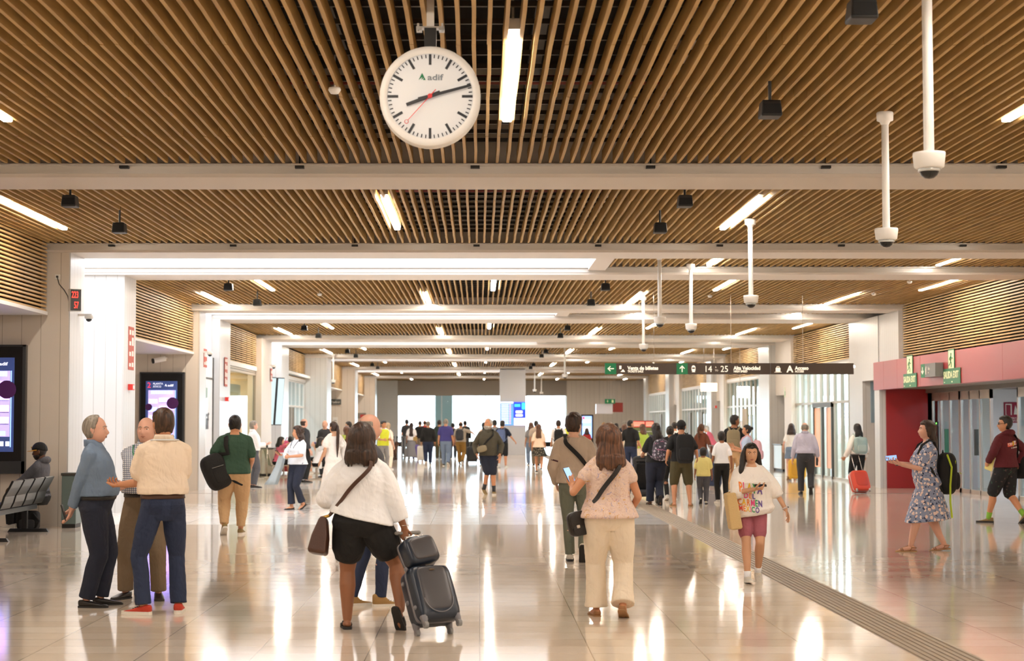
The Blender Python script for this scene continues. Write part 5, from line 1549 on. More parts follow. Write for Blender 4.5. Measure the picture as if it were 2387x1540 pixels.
P_['blondlong'] = person('woman with long light brown hair beside the man in the yellow vest', (904, 1094), 1.64, -20, 'f', 1.0, 0, lod=1, skin=S_FAIR, hair=('long', H_BLOND, -.45), wear=[top(C['peach'], sleeve=.4), pants(C['linen']), shoe(m_sneak, 'sneaker', m_sole)])
# ---- 9 queue at the far end, left to right
def far(key, label, foot, H, yaw, sex, hair, tops, bott, **k):
    ln = k.pop('len', 1.0); sl = k.pop('sleeve', .36)
    wr = [top(C[tops], sleeve=sl, hem=.92, mg=.024, loose=.012)]
    if bott == 'longskirt': wr.append(('skirt', C['grey'], dict(hem=.1, waist=1.06, flare=.1)))
    elif bott == 'miniskirt': wr.append(('skirt', C['dots'], dict(hem=.6, waist=1.06, flare=.09)))
    else: wr.append(pants(C[bott], len=ln, wide=1.08 if ln > .6 else 1.2, mg=.022))
    wr.append(shoe(L_BLK if ln > .6 else m_sneak, 'sneaker', m_sole))
    P_[key] = person(label, foot, H, yaw, sex, k.pop('w', 1.04), lod=2, hair=hair, wear=wr, skin=k.pop('skin', S_TAN), **k)
W1 = [(.09, .16, 0, -4, 0), (-.09, -.18, 35, 4, 0)]; W2 = [(.09, -.18, 35, -4, 0), (-.09, .16, 0, 4, 0)]
far('qa', 'tall man in a dark t-shirt at the left end of the queue', (948, 1064), 1.80, 10, 'm', ('short', H_BLACK), 'charcoal', 'navy')
far('qb', 'long-haired woman in a white top and long grey skirt in the queue', (959, 1070), 1.64, -4, 'f', ('long', H_DARK, -.5), 'offwhite', 'longskirt')
far('qc', 'man in a black t-shirt and khaki shorts right of the long grey skirt', (979, 1067), 1.74, 0, 'm', ('crop', H_DARK), 'black', 'khaki', len=.5)
far('qd', 'man in a red t-shirt half hidden in the queue', (990, 1064), 1.77, 12, 'm', ('ring', H_DARK), 'red', 'khaki', len=.5)
far('qe', 'man in a black shirt and dark blue jeans walking to the queue', (998, 1083), 1.72, 4, 'm', ('crop', H_GREY), 'black', 'denim', feet=W1, w=1.12, sleeve=.9)
far('qf', 'man in a dark green t-shirt and olive trousers left of the purple polo shirt', (1024, 1070), 1.76, -6, 'm', ('short', H_BLACK), 'darkgreen', 'olive')
far('qg', 'man in a purple polo shirt and faded jeans walking away', (1039, 1086), 1.80, -5, 'm', ('crop', H_GREY), 'purple', 'denim_light', feet=W2, w=1.12)
far('qh', 'dark-haired person in a black t-shirt right of the purple polo shirt', (1056, 1069), 1.63, 0, 'm', ('short', H_BLACK), 'black', 'charcoal')
far('qi', 'balding man in a plaid shirt and ochre trousers reaching to the right', (1074, 1082), 1.70, -12, 'm', ('ring', H_DARK), 'plaid', 'ochre', hands=((.52, .2, 1.22), (-.26, .05, .9)), poles=((.2, -1, .3), None), feet=W2, w=1.1)
far('qj', 'man in a black jacket behind the plaid shirt', (1084, 1064), 1.74, 8, 'm', ('short', H_BLACK), 'black', 'charcoal', sleeve=.95)
far('qk', 'woman with long dark hair left of the bearded man', (1128, 1086), 1.66, 15, 'f', ('long', H_BLACK, -.3), 'peach', 'denim')
far('ql', 'man with a blue backpack, navy t-shirt and shorts, arm swung out to the right', (1171, 1090), 1.72, -14, 'm', ('short', H_BLACK), 'navy', 'black', len=.5, hands=((.44, .12, 1.0), (-.26, .1, .95)), feet=W1)
far('qm', 'dark-haired person just behind the bearded man', (1153, 1088), 1.75, 5, 'm', ('short', H_BLACK), 'grey', 'navy')
far('qn', 'woman in a peach top and short black floral skirt walking away', (1256, 1102), 1.60, -5, 'f', ('long', H_BROWN, -.36), 'peach', 'miniskirt', feet=W2)
far('qo', 'man in a beige t-shirt in front of the floral skirt', (1250, 1086), 1.72, 4, 'm', ('short', H_BLACK), 'sand', 'khaki')
far('qp', 'person in a grey top at the right edge of the grey pillar', (1238, 1084), 1.66, 8, 'f', ('bob', H_BROWN, -.16), 'grey', 'denim_light')
far('qq', 'man in a white shirt with a black backpack walking away near the glass front', (1302, 1098), 1.73, 0, 'm', ('short', H_DARK), 'offwhite', 'beige_chino', feet=W1)
far('qr', 'person in a yellow top left of the far advertising screen', (1321, 1082), 1.66, 0, 'f', ('short', H_BROWN), 'hivis', 'grey')
far('ra', 'fair-haired person under the red kiosk sign', (1408, 1078), 1.66, 170, 'm', ('short', H_BLOND), 'sand', 'khaki')
far('rb', 'grey-haired man right of the woman with the paisley blouse', (1424, 1082), 1.66, 20, 'm', ('short', H_GREY), 'sand', 'khaki')
far('rc', 'woman with black hair in a pale top under the red kiosk sign', (1437, 1073), 1.62, -20, 'f', ('bob', H_BLACK, -.18), 'peach', 'denim')
far('rd', 'man in a navy shirt bending at the far right glazing', (1451, 1076), 1.72, -40, 'm', ('short', H_GREY), 'navy', 'navy', lean=.25)
far('re', 'brown-haired woman in a long cream coat', (1456, 1112), 1.60, 10, 'f', ('long', H_BROWN, -.2), 'linen', 'linen', sleeve=.95)
far('rf', 'woman with curly light brown hair behind the man in the black polo shirt', (1498, 1108), 1.60, 25, 'f', ('curly', H_BROWN, -.2), 'lime', 'linen')
far('rg', 'dark-haired man in black seen left of the black cap', (1573, 1112), 1.66, 20, 'm', ('short', H_BLACK), 'offwhite', 'charcoal')
far('rh', 'child in front of the far advertising screen', (1368, 1072), 1.4, 0, 'f', ('bob', H_DARK, -.2), 'red', 'navy')
# ---- 10 seated
SIT = [(.1, .46, 0, -4, 0), (-.1, .44, 0, 6, 0)]
P_['capman'] = person('seated bearded man in a dark cap with a yellow brim behind the bench', at(106, 1205, 27.0) * V((1, 1, 0)) if False else V((-6.83, 26.75, 0)), 1.76, 80, 'm', 1.1, .03, lod=0, face=True, skin=S_DARK, hair=('cap', H_BLACK), beard=(H_BLACK, .012), head=(4, -6), pz=.50, feet=SIT, hands=((.12, .40, .66), (-.12, .40, .66)), poles=((1, -.8, -.3), (-1, -.8, -.3)), palms=((0, 0, -1), (0, 0, -1)),
    wear=[top(C['dgrey'], sleeve=.9, hem=.93, hood=1), pants(C['black']), shoe(m_sneak, 'sneaker', m_sole), ('cap', C['black'], dict(dir=1, logo=m_gold), mat('brim_yellow', 'd59a2a', .7))])
P_['jacketman'] = person('seated person in a dark quilted jacket at the left picture edge', V((-7.02, 24.35, 0)), 1.72, 90, 'm', 1.1, .03, lod=1, skin=S_TAN, hair=('short', H_BLACK), pz=.50, feet=SIT, hands=((.14, .36, .72), (-.14, .36, .72)), poles=((1, -.8, -.3), (-1, -.8, -.3)), wear=[top(C['black'], sleeve=.96, sl=1.5, hem=.93, loose=.03, fold=.016, name='jacket'), pants(C['navy']), shoe(L_BLK)])
for key, lab, pos, yaw, hr, tp, sk in (
    ('sa', 'seated woman with black hair raising her hand behind the red suitcase', on(646, 1112) , -70, ('bob', H_BLACK, -.2), 'pink', S_FAIR),
    ('sb', 'seated black-haired person behind the pink duffel bag', on(676, 1106), 0, ('short', H_BLACK), 'black', S_FAIR),
    ('sc', 'seated girl with black hair and black skirt eating, right of the dotted blouse', on(738, 1117), -80, ('bob', H_BLACK, -.2), 'white', S_FAIR),
    ('sd', 'seated woman in a purple top between the ponytail and the dotted blouse', on(752, 1103), 110, ('short', H_BLACK), 'purple', S_FAIR)):
    P_[key] = person(lab, pos, 1.62, yaw, 'f', 1.0, 0, lean=.2, lod=2, skin=sk, hair=hr, pz=.50, feet=SIT, hands=((.1, .36, 1.0), (-.1, .34, .95)), wear=[top(C[tp], sleeve=.36, hem=.93), pants(C['black'], len=.5), shoe(m_sneak, 'sneaker', m_sole)])
# ================================================================ clock
ck = at(1003, 228, 11.9)
o = empty('station_clock', ck, 'round white station clock with black hands hanging from the slatted ceiling', 'clock')
m_face = mat('clock_face', 'd6d6d5', .5, emit='f2f4f6', strength=.06); m_ink = mat('clock_ink', '2b2d31', .5); m_handr = mat('clock_red', 'd9383a', .5)
b = MB(); b.lathe([(.300, -.062), (.312, -.066), (.345, -.07), (.352, -.055), (.35, -.03), (.335, -.02)], 64, axis='y', cap=False); b.build('front_rim', m_whitep, o, smooth=True)
b = MB(); b.lathe([(.05, -.045), (.335, -.02), (.335, .03), (.05, .045)], 64, axis='y'); b.build('case', m_blackp, o, smooth=True)
b = MB(); b.lathe([(.335, .02), (.35, .03), (.352, .055), (.345, .07), (.30, .066), (.05, .06)], 64, axis='y'); b.build('rear_rim', m_whitep, o, smooth=True)
b = MB(); b.lathe([(.01, -.052), (.306, -.052), (.306, -.046), (.01, -.046)], 64, axis='y'); fc = b.build('face', m_face, o)
b = MB()
for k in range(60):
    a = k * PI / 30; R = Matrix.Rotation(a, 4, 'Y'); b.T = R
    if k % 5 == 0: b.box(-.009, .009, -.0575, -.053, .222, .296)
    else: b.box(-.0035, .0035, -.0575, -.053, .27, .294)
b.build('minute_marks', m_ink, fc)
def hand(a, w0, w1, l0, l1, y, name, m):
    b = MB(); b.T = Matrix.Rotation(math.radians(a), 4, 'Y')
    b.prism([(-w0, -l0), (w0, -l0), (w1, l1), (-w1, l1)], y, y - .004); return b.build(name, m, o)
hand(250, .015, .011, .075, .175, -.063, 'hour_hand', m_ink); hand(75, .012, .0085, .085, .295, -.069, 'minute_hand', m_ink)
s2 = hand(222, .003, .002, .06, .23, -.075, 'second_hand', m_handr)
b = MB(); b.T = Matrix.Rotation(math.radians(222), 4, 'Y'); b.tube([(.013 * math.cos(j * PI / 8), -.078, .243 + .013 * math.sin(j * PI / 8)) for j in range(17)], .002, 6, ends=False); b.build('ring', m_handr, s2)
b = MB(); b.lathe([(.002, -.083), (.016, -.082), (.016, -.06)], 16, axis='y'); b.build('hub', m_handr, o)
def adif_logo(parent, loc, size, mg_, mt_, rot=(0, 0, 0)):
    """green triangular mark and the word beside it"""
    b = MB(); s = size
    b.prism([(-.95 * s, 0), (-.52 * s, .85 * s), (-.1 * s, 0), (-.42 * s, .0), (-.3 * s, .3 * s), (-.62 * s, .02 * s), (-.48 * s, .38 * s)], -.001, -.003)
    b.build('logo_mark', mg_, parent, loc=loc, rot=rot)
    text('adif', size * 1.0, mt_, parent, V(loc) + Matrix.Rotation(rot[2], 3, 'Z') @ V((size * .12, 0, 0)), rot, 'logo_word', squeeze=1.3, bold=size * .02)
adif_logo(o, (-.025, -.053, .115), .058, m_signg, mat('logo_grey', '7f8890', .5))
b = MB(); b.box(-.042, .042, -.035, .035, .34, .49); b.build('neck', m_blackp, o)
b = MB(); b.box(-.098, .098, -.045, .045, .487, .497); b.box(-.098, -.06, -.045, .045, .47, .487); b.box(.06, .098, -.045, .045, .47, .487)
for sx in (-.085, .085): b.cyl((sx, -.03, .46), (sx, -.03, .52), .008, 8); b.cyl((sx, -.055, .478), (sx, -.04, .478), .008, 8)
b.build('clamp', mat('galvanised', 'b9b7b2', .35, .8), o)
b = MB(); b.box(-.026, .026, -.026, .026, .497, ZT - ck.z); b.build('post', m_whitep, o)

# ================================================================ hanging direction sign
Ys = 38.5
def sx_(px): return at(px, 859, Ys).x
z0, z1 = at(1410, 872, Ys).z, at(1410, 846, Ys).z
o = empty('hanging_sign', (sx_(1410), Ys, z0), 'long brown overhead sign reading Venta de billetes, 14 a 25 Alta Velocidad and A Acceso', 'sign')
hh = z1 - z0; pxm = (sx_(1990) - sx_(1410)) / 580
def X(px): return (px - 1410) * pxm
b = MB(); b.box(0, X(1795.5), 0, .09, 0, hh); b.build('panel', m_signd, o, bevel=.003)
b = MB(); b.box(X(1797), X(1990), 0, .09, 0, hh); b.build('panel', m_signd, o, bevel=.003)
m_warm = mat('sign_letters', 'f6ecd9', .5, emit='fff3dd', strength=.25)
for p0, p1, arrow in ((1410, 1436.5, 'l'), (1577, 1603, 'u')):
    b = MB(); b.box(X(p0), X(p1), -.006, 0, 0, hh); g = b.build('green_square', m_signg, o)
    c = (X((p0 + p1) / 2), hh / 2); s = hh * .3; R = Matrix.Rotation(0 if arrow == 'u' else -PI / 2, 4, 'Y')
    b = MB(); b.T = Matrix.Translation((c[0], 0, c[1])) @ R
    b.prism([(-.12 * s, -s), (.12 * s, -s), (.12 * s, .45 * s), (.62 * s, -.05 * s), (.78 * s, .12 * s), (0, .95 * s), (-.78 * s, .12 * s), (-.62 * s, -.05 * s), (-.12 * s, .45 * s)], -.007, -.011)
    b.build('arrow', m_warm, g)
def st(s, px, py, hpx, **k): return text(s, hpx * pxm * 1.42, m_warm, o, (X(px), -.008, (872 - py) * hh / 26), **k)
st('Venta de billetes', 1463, 861.5, 8.3, bold=.004, squeeze=.90); st('TICKETS SALE', 1463, 867.5, 4.6, squeeze=.9, bold=.002)
st('14', 1641, 866.5, 14.5, squeeze=.92); st('25', 1679, 866.5, 14.5, squeeze=.92); st('a', 1667, 857, 4.5); st('TO', 1666, 865, 4)
st('Alta Velocidad', 1710, 861.5, 8.3, bold=.004, squeeze=.90); st('HIGH SPEED', 1710, 867.5, 4.6, squeeze=.9, bold=.002)
st('A', 1834, 867, 15, bold=.006); st('Acceso', 1853, 861.5, 8.3, bold=.004, squeeze=.9); st('ACCESS', 1853, 867.5, 4.6, squeeze=.9, bold=.002)
b = MB()   # pictograms: ticket clerk, train, luggage
def zz(py): return (872 - py) * hh / 26
b.box(X(1443.5), X(1448.5), -.011, -.007, zz(860), zz(852)); b.prism([(X(1446), zz(866.5)), (X(1457), zz(866.5)), (X(1455), zz(863.5)), (X(1452), zz(860)), (X(1449.5), zz(863.5))], -.011, -.007)
b.build('pictogram_ticket', m_warm, o)
b = MB(); b.prism([(X(1612), zz(863)), (X(1612), zz(855)), (X(1614.5), zz(851.5)), (X(1618.5), zz(851.5)), (X(1621), zz(855)), (X(1621), zz(863)), (X(1619), zz(865)), (X(1621), zz(867)), (X(1612), zz(867)), (X(1614), zz(865))], -.011, -.007); tr_ = b.build('pictogram_train', m_warm, o)
b = MB(); b.box(X(1613.2), X(1619.8), -.013, -.010, zz(859.5), zz(856)); b.build('train_window', m_signd, tr_)
b = MB(); b.box(X(1808), X(1819), -.011, -.007, zz(866), zz(857)); b.tube([(X(1811), -.009, zz(857)), (X(1811), -.009, zz(854)), (X(1816), -.009, zz(854)), (X(1816), -.009, zz(857))], .008, 6); b.box(X(1805), X(1822), -.011, -.007, zz(867.6), zz(866.6)); b.build('pictogram_luggage', m_warm, o)
for px in (1525, 1705, 1873): b = MB(); b.cyl((X(px), .045, hh), (X(px), .045, ZT - z0), .006, 6); b.build('cable', m_steel, o)
b = MB(); b.ell((X(1991.5), .03, hh * .7), (.03, .03, .03)); b.build('lamp', mat('sign_lamp', 'ffffff', .4, emit='fff4e0', strength=3), o)

# ================================================================ portal signs (facing the hall)
def on_x(px, py, x):
    y = x * F / (px - CX) * 1.0
    for _ in range(4):
        p = at(px, py, y); y = y * x / p.x
    return at(px, py, y)
def wall_sign(name, label, cat, x, px0, py0, px1, py1, m, depth=.012, side=-1, group=None):
    """flat board on a side wall; corners given by two photo points; local x runs along the reading direction"""
    a = on_x(px0, py1, x); c = on_x(px1, py0, x)
    zb = a.z; yy0, yy1 = a.y, c.y
    zt = on_x(px0, py0, x).z
    o = empty(name, (x, yy0, zb), label, cat, -PI / 2 if side < 0 else PI / 2, group)
    w = abs(yy1 - yy0); h = zt - zb
    b = MB(); b.box(0, w, 0, depth, 0, h); b.build('board', m, o)
    return o, w, h
m_lumi = mat('sign_luminous', 'e9edc0', .5); m_boxg = mat('sign_box_grey', '6c6a66', .4)
def runner(o, w, h, m):
    b = MB(); s = h
    b.ell((w * .52, -.006, h * .8), (w * .11, .004, h * .065), 10, 6)
    for pts, r in (([(w * .5, h * .7), (w * .45, h * .42)], .05), ([(w * .45, h * .42), (w * .62, h * .28), (w * .58, h * .1)], .035), ([(w * .45, h * .42), (w * .35, h * .28), (w * .15, h * .2)], .035), ([(w * .5, h * .68), (w * .7, h * .55), (w * .8, h * .6)], .028), ([(w * .5, h * .68), (w * .3, h * .6), (w * .25, h * .48)], .028)):
        b.tube([(x, -.006, z) for x, z in pts], r * h * .6, 6)
    b.build('running_figure', m, o, smooth=True)
for i, (fx0, fx1, fy0, fy1, bx0, bx1, by0, by1, wd) in enumerate(((2114.5, 2126, 831, 871, 2106, 2136, 872, 904, 'left'), (2211, 2223, 817, 860, 2199, 2237.5, 860, 896, 'right'))):
    o, w, h = wall_sign('exit_sign', 'tall luminous running-man sign above the %s green SALIDA EXIT board' % wd, 'sign', 10.10, fx0, fy0, fx1, fy1, m_lumi)
    b = MB(); b.box(-.03, 0, .0, .012, -.02, h + .03); b.box(w, w + .03, 0, .012, -.02, h + .03); b.box(-.03, w + .03, 0, .012, h, h + .03); b.build('border', m_signg, o); runner(o, w, h, m_signg)
    o, w, h = wall_sign('exit_sign', 'green SALIDA EXIT board on the red portal, %s one' % wd, 'sign', 10.098, bx0, by0, bx1, by1, mat('board_green', '3f7d58', .5))
    text('SALIDA EXIT', h * .62, m_lumi, o, (w * .03, -.003, h * .38), squeeze=w * .94 / (h * .62 * 5.9), bold=.006)
    b = MB(); b.box(w * .05, w * .1, -.003, 0, h * .1, h * .16); b.box(w * .5, w * .56, -.003, 0, h * .1, h * .18); b.build('small_marks', m_lumi, o)
o, w, h = wall_sign('exit_sign', 'grey box sign with green down arrow reading Salida on the red portal', 'sign', 9.93, 2147, 849, 2180, 880, m_boxg, depth=.17)
b = MB(); b.box(0, w * .26, -.004, 0, 0, h); g = b.build('green_square', m_signg, o)
b = MB(); b.T = Matrix.Translation((w * .13, -.006, h * .5)) @ Matrix.Diagonal((w * .1, 1, h * .28, 1)); b.prism([(-.2, 1), (.2, 1), (.2, -.3), (.7, .1), (.9, -.2), (0, -1), (-.9, -.2), (-.7, .1), (-.2, -.3)], -.002, 0); b.build('arrow', m_signw, g)
text('Salida', h * .34, m_signw, o, (w * .5, -.004, h * .52), squeeze=.7); text('Exit', h * .2, m_signw, o, (w * .5, -.004, h * .25), squeeze=.7)
b = MB(); b.ell((w * .37, -.004, h * .72), (.025, .004, .025)); b.tube([(w * .37, -.004, h * .62), (w * .37, -.004, h * .25)], .018, 6); b.build('figure', m_signw, o)

# ---- entrance doors behind the portal
XD = 11.45
wallbox('wall_right', 11.35, 14.4, 43.5, 43.7, 0, 2.5, mat('vestibule_white', 'e8e8e8', .5))
for n_, y0, y1 in ((1, 40.9, 43.4), (2, 38.4, 40.85), (3, 31.2, 36.5)):
    p = MB(); p.box(XD - .006, XD + .006, y0, y1, .05, 2.4); dr = struct(p.build('door_%d' % n_, m_pane))
    f = MB(); k = y0
    while k < y1 - .05:
        f.box(XD - .03, XD + .03, k, k + .07, 0, 2.42); k += (y1 - y0) / 3.0
    f.box(XD - .03, XD + .03, y1 - .07, y1, 0, 2.42); f.box(XD - .03, XD + .03, y0, y1, 0, .1); f.box(XD - .03, XD + .03, y0, y1, 2.2, 2.42)
    f.build('door_frame', mat('door_alu', 'c2b8ad', .3, .6), dr)
    f = MB(); f.box(XD - .05, XD + .05, (y0 + y1) / 2 - .02, (y0 + y1) / 2 + .02, .9, 1.5); f.build('door_handle', mat('handle_green', '3e7a5b', .4) if n_ == 1 else m_framed, dr)
b = MB(); b.box(XD - .16, XD + .1, 31, 43.45, 2.4, 2.5); struct(b.build('trim_5', mat('door_header', '77706a', .4, .4)))
o = empty('card_reader', (XD - .12, 42.55, 1.62), 'small black card reader with a green light beside the entrance doors', 'card reader', -PI / 2)
b = MB(); b.box(-.05, .05, -.02, .02, -.06, .06); b.box(-.03, .03, .0, .03, -1.62, -.06); b.build('case', m_blackp, o)
b = MB(); b.ell((0, -.022, .015), (.018, .008, .018)); b.build('indicator', mat('led_green', '55ff55', .3, emit='55ff44', strength=4), o)
pa, pb = at(2341, 985, 43.46), at(2377, 937, 43.46)
o = empty('wall_sign', (pa.x, 43.47, pa.z), 'crimson PUERTA CORTAFUEGO fire door sign beyond the entrance doors', 'sign')
w, h = pb.x - pa.x, pb.z - pa.z
b = MB(); b.box(0, w, 0, .02, 0, h); b.build('board', mat('sign_crimson', '9c2038', .5), o)
text('PUERTA', h * .14, m_signw, o, (w * .26, -.002, h * .17)); text('CORTAFUEGO', h * .14, m_signw, o, (w * .05, -.002, h * .05), squeeze=.9)
b = MB(); b.box(w * .1, w * .5, -.004, 0, h * .38, h * .92); d_ = b.build('door_picture', m_signw, o)
b = MB(); b.prism([(w * .14, h * .4), (w * .42, h * .32), (w * .42, h * .86), (w * .14, h * .88)], -.006, -.004); b.build('door_leaf', mat('sign_crimson'), d_)
b = MB(); b.prism([(w * .62, h * .4), (w * .95, h * .4), (w * .98, h * .6), (w * .9, h * .9), (w * .82, h * .65), (w * .72, h * .85), (w * .66, h * .6)], -.004, 0); b.build('flame_picture', m_signw, o)

# ================================================================ left side: screens, signs, small devices
def scr_mat(name, c, s): return mat(name, c, .3, emit=c, strength=s * .5)
m_sb = scr_mat('screen_navy', '3a4a80', .55); m_s1 = scr_mat('screen_violet', 'b7a6e6', 1.0); m_s2 = scr_mat('screen_pink', 'f0c9e2', 1.2); m_s3 = scr_mat('screen_sky', '8fb4ff', 1.6); m_s4 = scr_mat('screen_plum', '3a1440', .5); m_s5 = scr_mat('screen_white', 'f2f4ff', .9); m_s6 = scr_mat('screen_red', 'e0314a', 1.4)
def advert(label, x0, x1, zb, zt, y, num, left_crop=False):
    w, h = x1 - x0, zt - zb
    o = empty('advertising_screen', (x0, y, zb), label, 'screen')
    b = MB(); b.box(0, w, 0, .12, 0, h); b.build('cabinet', mat('cabinet_black', '101114', .25), o, bevel=.01)
    b = MB(); b.box(w - .05, w, -.012, 0, 0, h); b.box(0, .03, -.012, 0, 0, h); b.box(0, w, -.012, 0, h - .03, h); b.box(0, w, -.012, 0, 0, .2); b.build('bezel', mat('bezel_grey', '33363a', .35), o)
    sx0, sx1, sz0, sz1 = w * .14, w * .84, h * .17, h * .9
    b = MB(); b.box(sx0, sx1, -.006, 0, sz0, sz1); sc = b.build('screen', m_sb, o)
    def R(a, b_, c_, d, m, nm='picture'):
        q = MB(); q.box(sx0 + (sx1 - sx0) * a, sx0 + (sx1 - sx0) * b_, -.009, -.006, sz0 + (sz1 - sz0) * c_, sz0 + (sz1 - sz0) * d); q.build(nm, m, sc)
    R(.08, .92, .16, .86, m_s1); R(.16, .86, .80, .855, m_s3, 'banner'); R(.16, .84, .17, .22, m_s3, 'banner')
    for k in range(4):
        z = .30 + k * .125
        R(.42, .90, z, z + .07, m_s2, 'records'); R(.42, .90, z - .012, z - .002, m_s4, 'record_shelf')
        R(.1, .38, z - .02, z + .05, m_s2 if k % 2 else m_s3, 'records')
    for cx, cz, r in ((.85, .66, .17), (.1, .6, .1), (.3, .5, .07)):
        q = MB(); q.ell((sx0 + (sx1 - sx0) * cx, -.008, sz0 + (sz1 - sz0) * cz), (r * w * .8, .004, r * w * .8), 20, 8); q.build('vinyl_disc', m_s4, sc, smooth=True)
    R(.72, .80, .06, .11, m_s5, 'icon'); R(.84, .92, .06, .11, m_s5, 'icon'); R(.1, .6, .07, .09, m_s5, 'caption'); R(.93, .95, .05, .86, m_s3, 'edge')
    if num:
        text(num, h * .085, m_s6, sc, (sx0 + w * .03, -.008, sz1 - h * .075)); text('PLANTA', h * .03, m_s5, sc, (sx0 + w * .16, -.008, sz1 - h * .04)); text('ÁTICO', h * .03, m_s5, sc, (sx0 + w * .16, -.008, sz1 - h * .072))
    adif_logo(sc, (sx1 - w * .22, -.008, sz1 - h * .06), h * .034, m_s5, m_s5)
    return o
a, c = at(0, 1104, 27.34), at(60, 803, 27.34)
advert('tall black advertising screen at the left picture edge above the bench', c.x - 1.12, c.x, a.z, c.z, 27.36, None)
a, c = at(323, 1075, 41.74), at(430, 867, 41.74)
advert('tall black advertising screen with a red 2 behind the three talking men', a.x, c.x, a.z, c.z, 41.77, '2')

def led_board():
    p = at(176, 705, 27.9)
    o = empty('led_display', (XLP + .10, 27.36, p.z), 'small red LED number display on the nearest left pillar', 'display', math.radians(28))
    b = MB(); b.box(-.06, .12, -.06, .06, -.18, .18); b.build('case', m_whitep, o, bevel=.005)
    b = MB(); b.box(-.055, .115, -.066, -.06, -.17, .17); f = b.build('glass', mat('led_black', '141214', .15), o)
    m = scr_mat('led_red', 'ff2a1f', 4)
    text('223', .15, m, f, (-.04, -.068, .035), squeeze=.5); text('57', .15, m, f, (.0, -.068, -.13), squeeze=.5)
    b = MB(); b.box(-.03, .03, .06, .16, -.03, .03); b.build('bracket', m_steel, o)
led_board()
p = at(134, 645, 27.48)
o = empty('wall_socket', (p.x, 27.49, p.z), 'white wall socket with a black plug high on the left wall', 'socket')
b = MB(); b.box(-.04, .04, -.012, .008, -.04, .04); b.build('plate', m_whitep, o, bevel=.003)
b = MB(); b.cyl((0, -.012, 0), (0, -.04, 0), .018, 12); b.build('plug', m_blackp, o)
q = [at(x, y, 27.42) for x, y in ((134, 648), (138, 662), (150, 676), (158, 690), (161, 706), (163, 712))]
b = MB(); b.tube(q[:-1] + [V((XLP + .06, 27.36, at(163, 712, 27.5).z))], .008, 8); tag(b.build('power_cord', m_blackp, smooth=True), 'black power cord drooping from the socket to the LED display', 'cord')
def wall_dome(px, py, y, x, label):
    p = at(px, py, y)
    o = empty('wall_mounted_camera', (x, y, p.z), label, 'camera', group='dome cameras on the left pillars')
    b = MB(); b.box(0, .22, -.03, .03, .03, .07); b.build('arm', m_whitep, o, bevel=.004)
    b = MB(); b.lathe([(.06, .05), (.075, .045), (.07, -.01), (.05, -.015)], 18, (.17, 0, 0)); b.build('housing', m_whitep, o, smooth=True)
    b = MB(); b.lathe([(.052, -.01), (.045, -.04), (.02, -.06), (.003, -.063)], 16, (.17, 0, 0)); b.build('dome', mat('dome_smoked'), o, smooth=True)
wall_dome(180, 741, 28.1, XLP + .02, 'white dome camera under the LED display'); wall_dome(470, 825, 42.4, xlp(42) + .02, 'white dome camera on the pillar beside the glass door'); wall_dome(634, 855, 57.0, xlp(57) + .02, 'white dome camera on the pillar past the cream shop')
p = at(372, 838, 41.6)
o = empty('wall_mounted_camera', (p.x, 41.88, p.z), 'white bullet camera on the wall above the red 2 screen', 'camera')
b = MB(); b.cyl((-.14, -.3, -.03), (.12, -.16, .03), .06, 16); b.build('body', m_whitep, o, smooth=False)
b = MB(); b.cyl((-.165, -.315, -.036), (-.14, -.3, -.03), .063, 16); b.build('lens_hood', m_blackp, o)
b = MB(); b.tube([(.1, -.17, .02), (.12, -.05, .05), (.12, 0.02, .05)], .02, 8); b.build('bracket', m_whitep, o, smooth=True)

m_decal = mat('decal_red', 'b5472f', .5); m_decw = mat('decal_white', 'efe3d8', .5)
def pillar_decal(x, y, z0, z1, w, label, side=1):
    o = empty('wall_sign', (x, y, z0), label, 'sign', PI / 2 if side > 0 else -PI / 2, 'vertical red signs on the pillars')
    b = MB(); b.box(0, w, -.004, .004, 0, z1 - z0); b.build('board', m_decal, o)
    b = MB(); z = .06
    while z < z1 - z0 - .12:
        for k in (0, 1):
            x0 = w * (.12 + .46 * k); b.box(x0, x0 + w * .3, -.007, -.004, z, z + rnd.uniform(.06, .16))
        z += .2
    b.build('white_letters', m_decw, o)
for px, pt, pb_, y, lb in ((290, 760, 861, 32.1, 'vertical red sign on the white pillar behind the talking men'), (463, 812, 855, 42.5, 'vertical red sign on the pillar left of the glass door'), (521, 832, 900, 46.0, 'vertical red sign on the pillar left of the cream shop'), (631, 858, 888, 57.5, 'vertical red sign on the pillar right of the cream shop')):
    pillar_decal(xlp(y) + .025, y, at(px, pb_, y).z, at(px, pt, y).z, .5, lb)
def call_point(px, py, y, label, x=None, w=.09, h=.11, rz=0):
    p = at(px, py, y); x = xlp(y) + .02 if x is None else x
    o = empty('fire_call_point_mount', (x, y, p.z), label, 'call point', rz, 'red fire call points')
    b = MB(); b.box(0, .09, -w, w, -h / 2, h / 2); b.build('case', mat('call_red', 'd5332a', .4), o, bevel=.005)
    b = MB(); b.box(.09, .093, -w * .6, w * .6, -h * .3, h * .3); b.build('glass', m_whitep, o)
call_point(293, 902, 32.2, 'upper red call point on the white pillar behind the talking men'); call_point(291, 1052, 32.2, 'lower small red call point on the white pillar behind the talking men', w=.06); call_point(523, 930, 46.2, 'red call point on the pillar left of the cream shop'); call_point(1694, 948, 73.5, 'red call point on the right side pillar between the glazed fronts', x=XRP - .02, rz=PI)

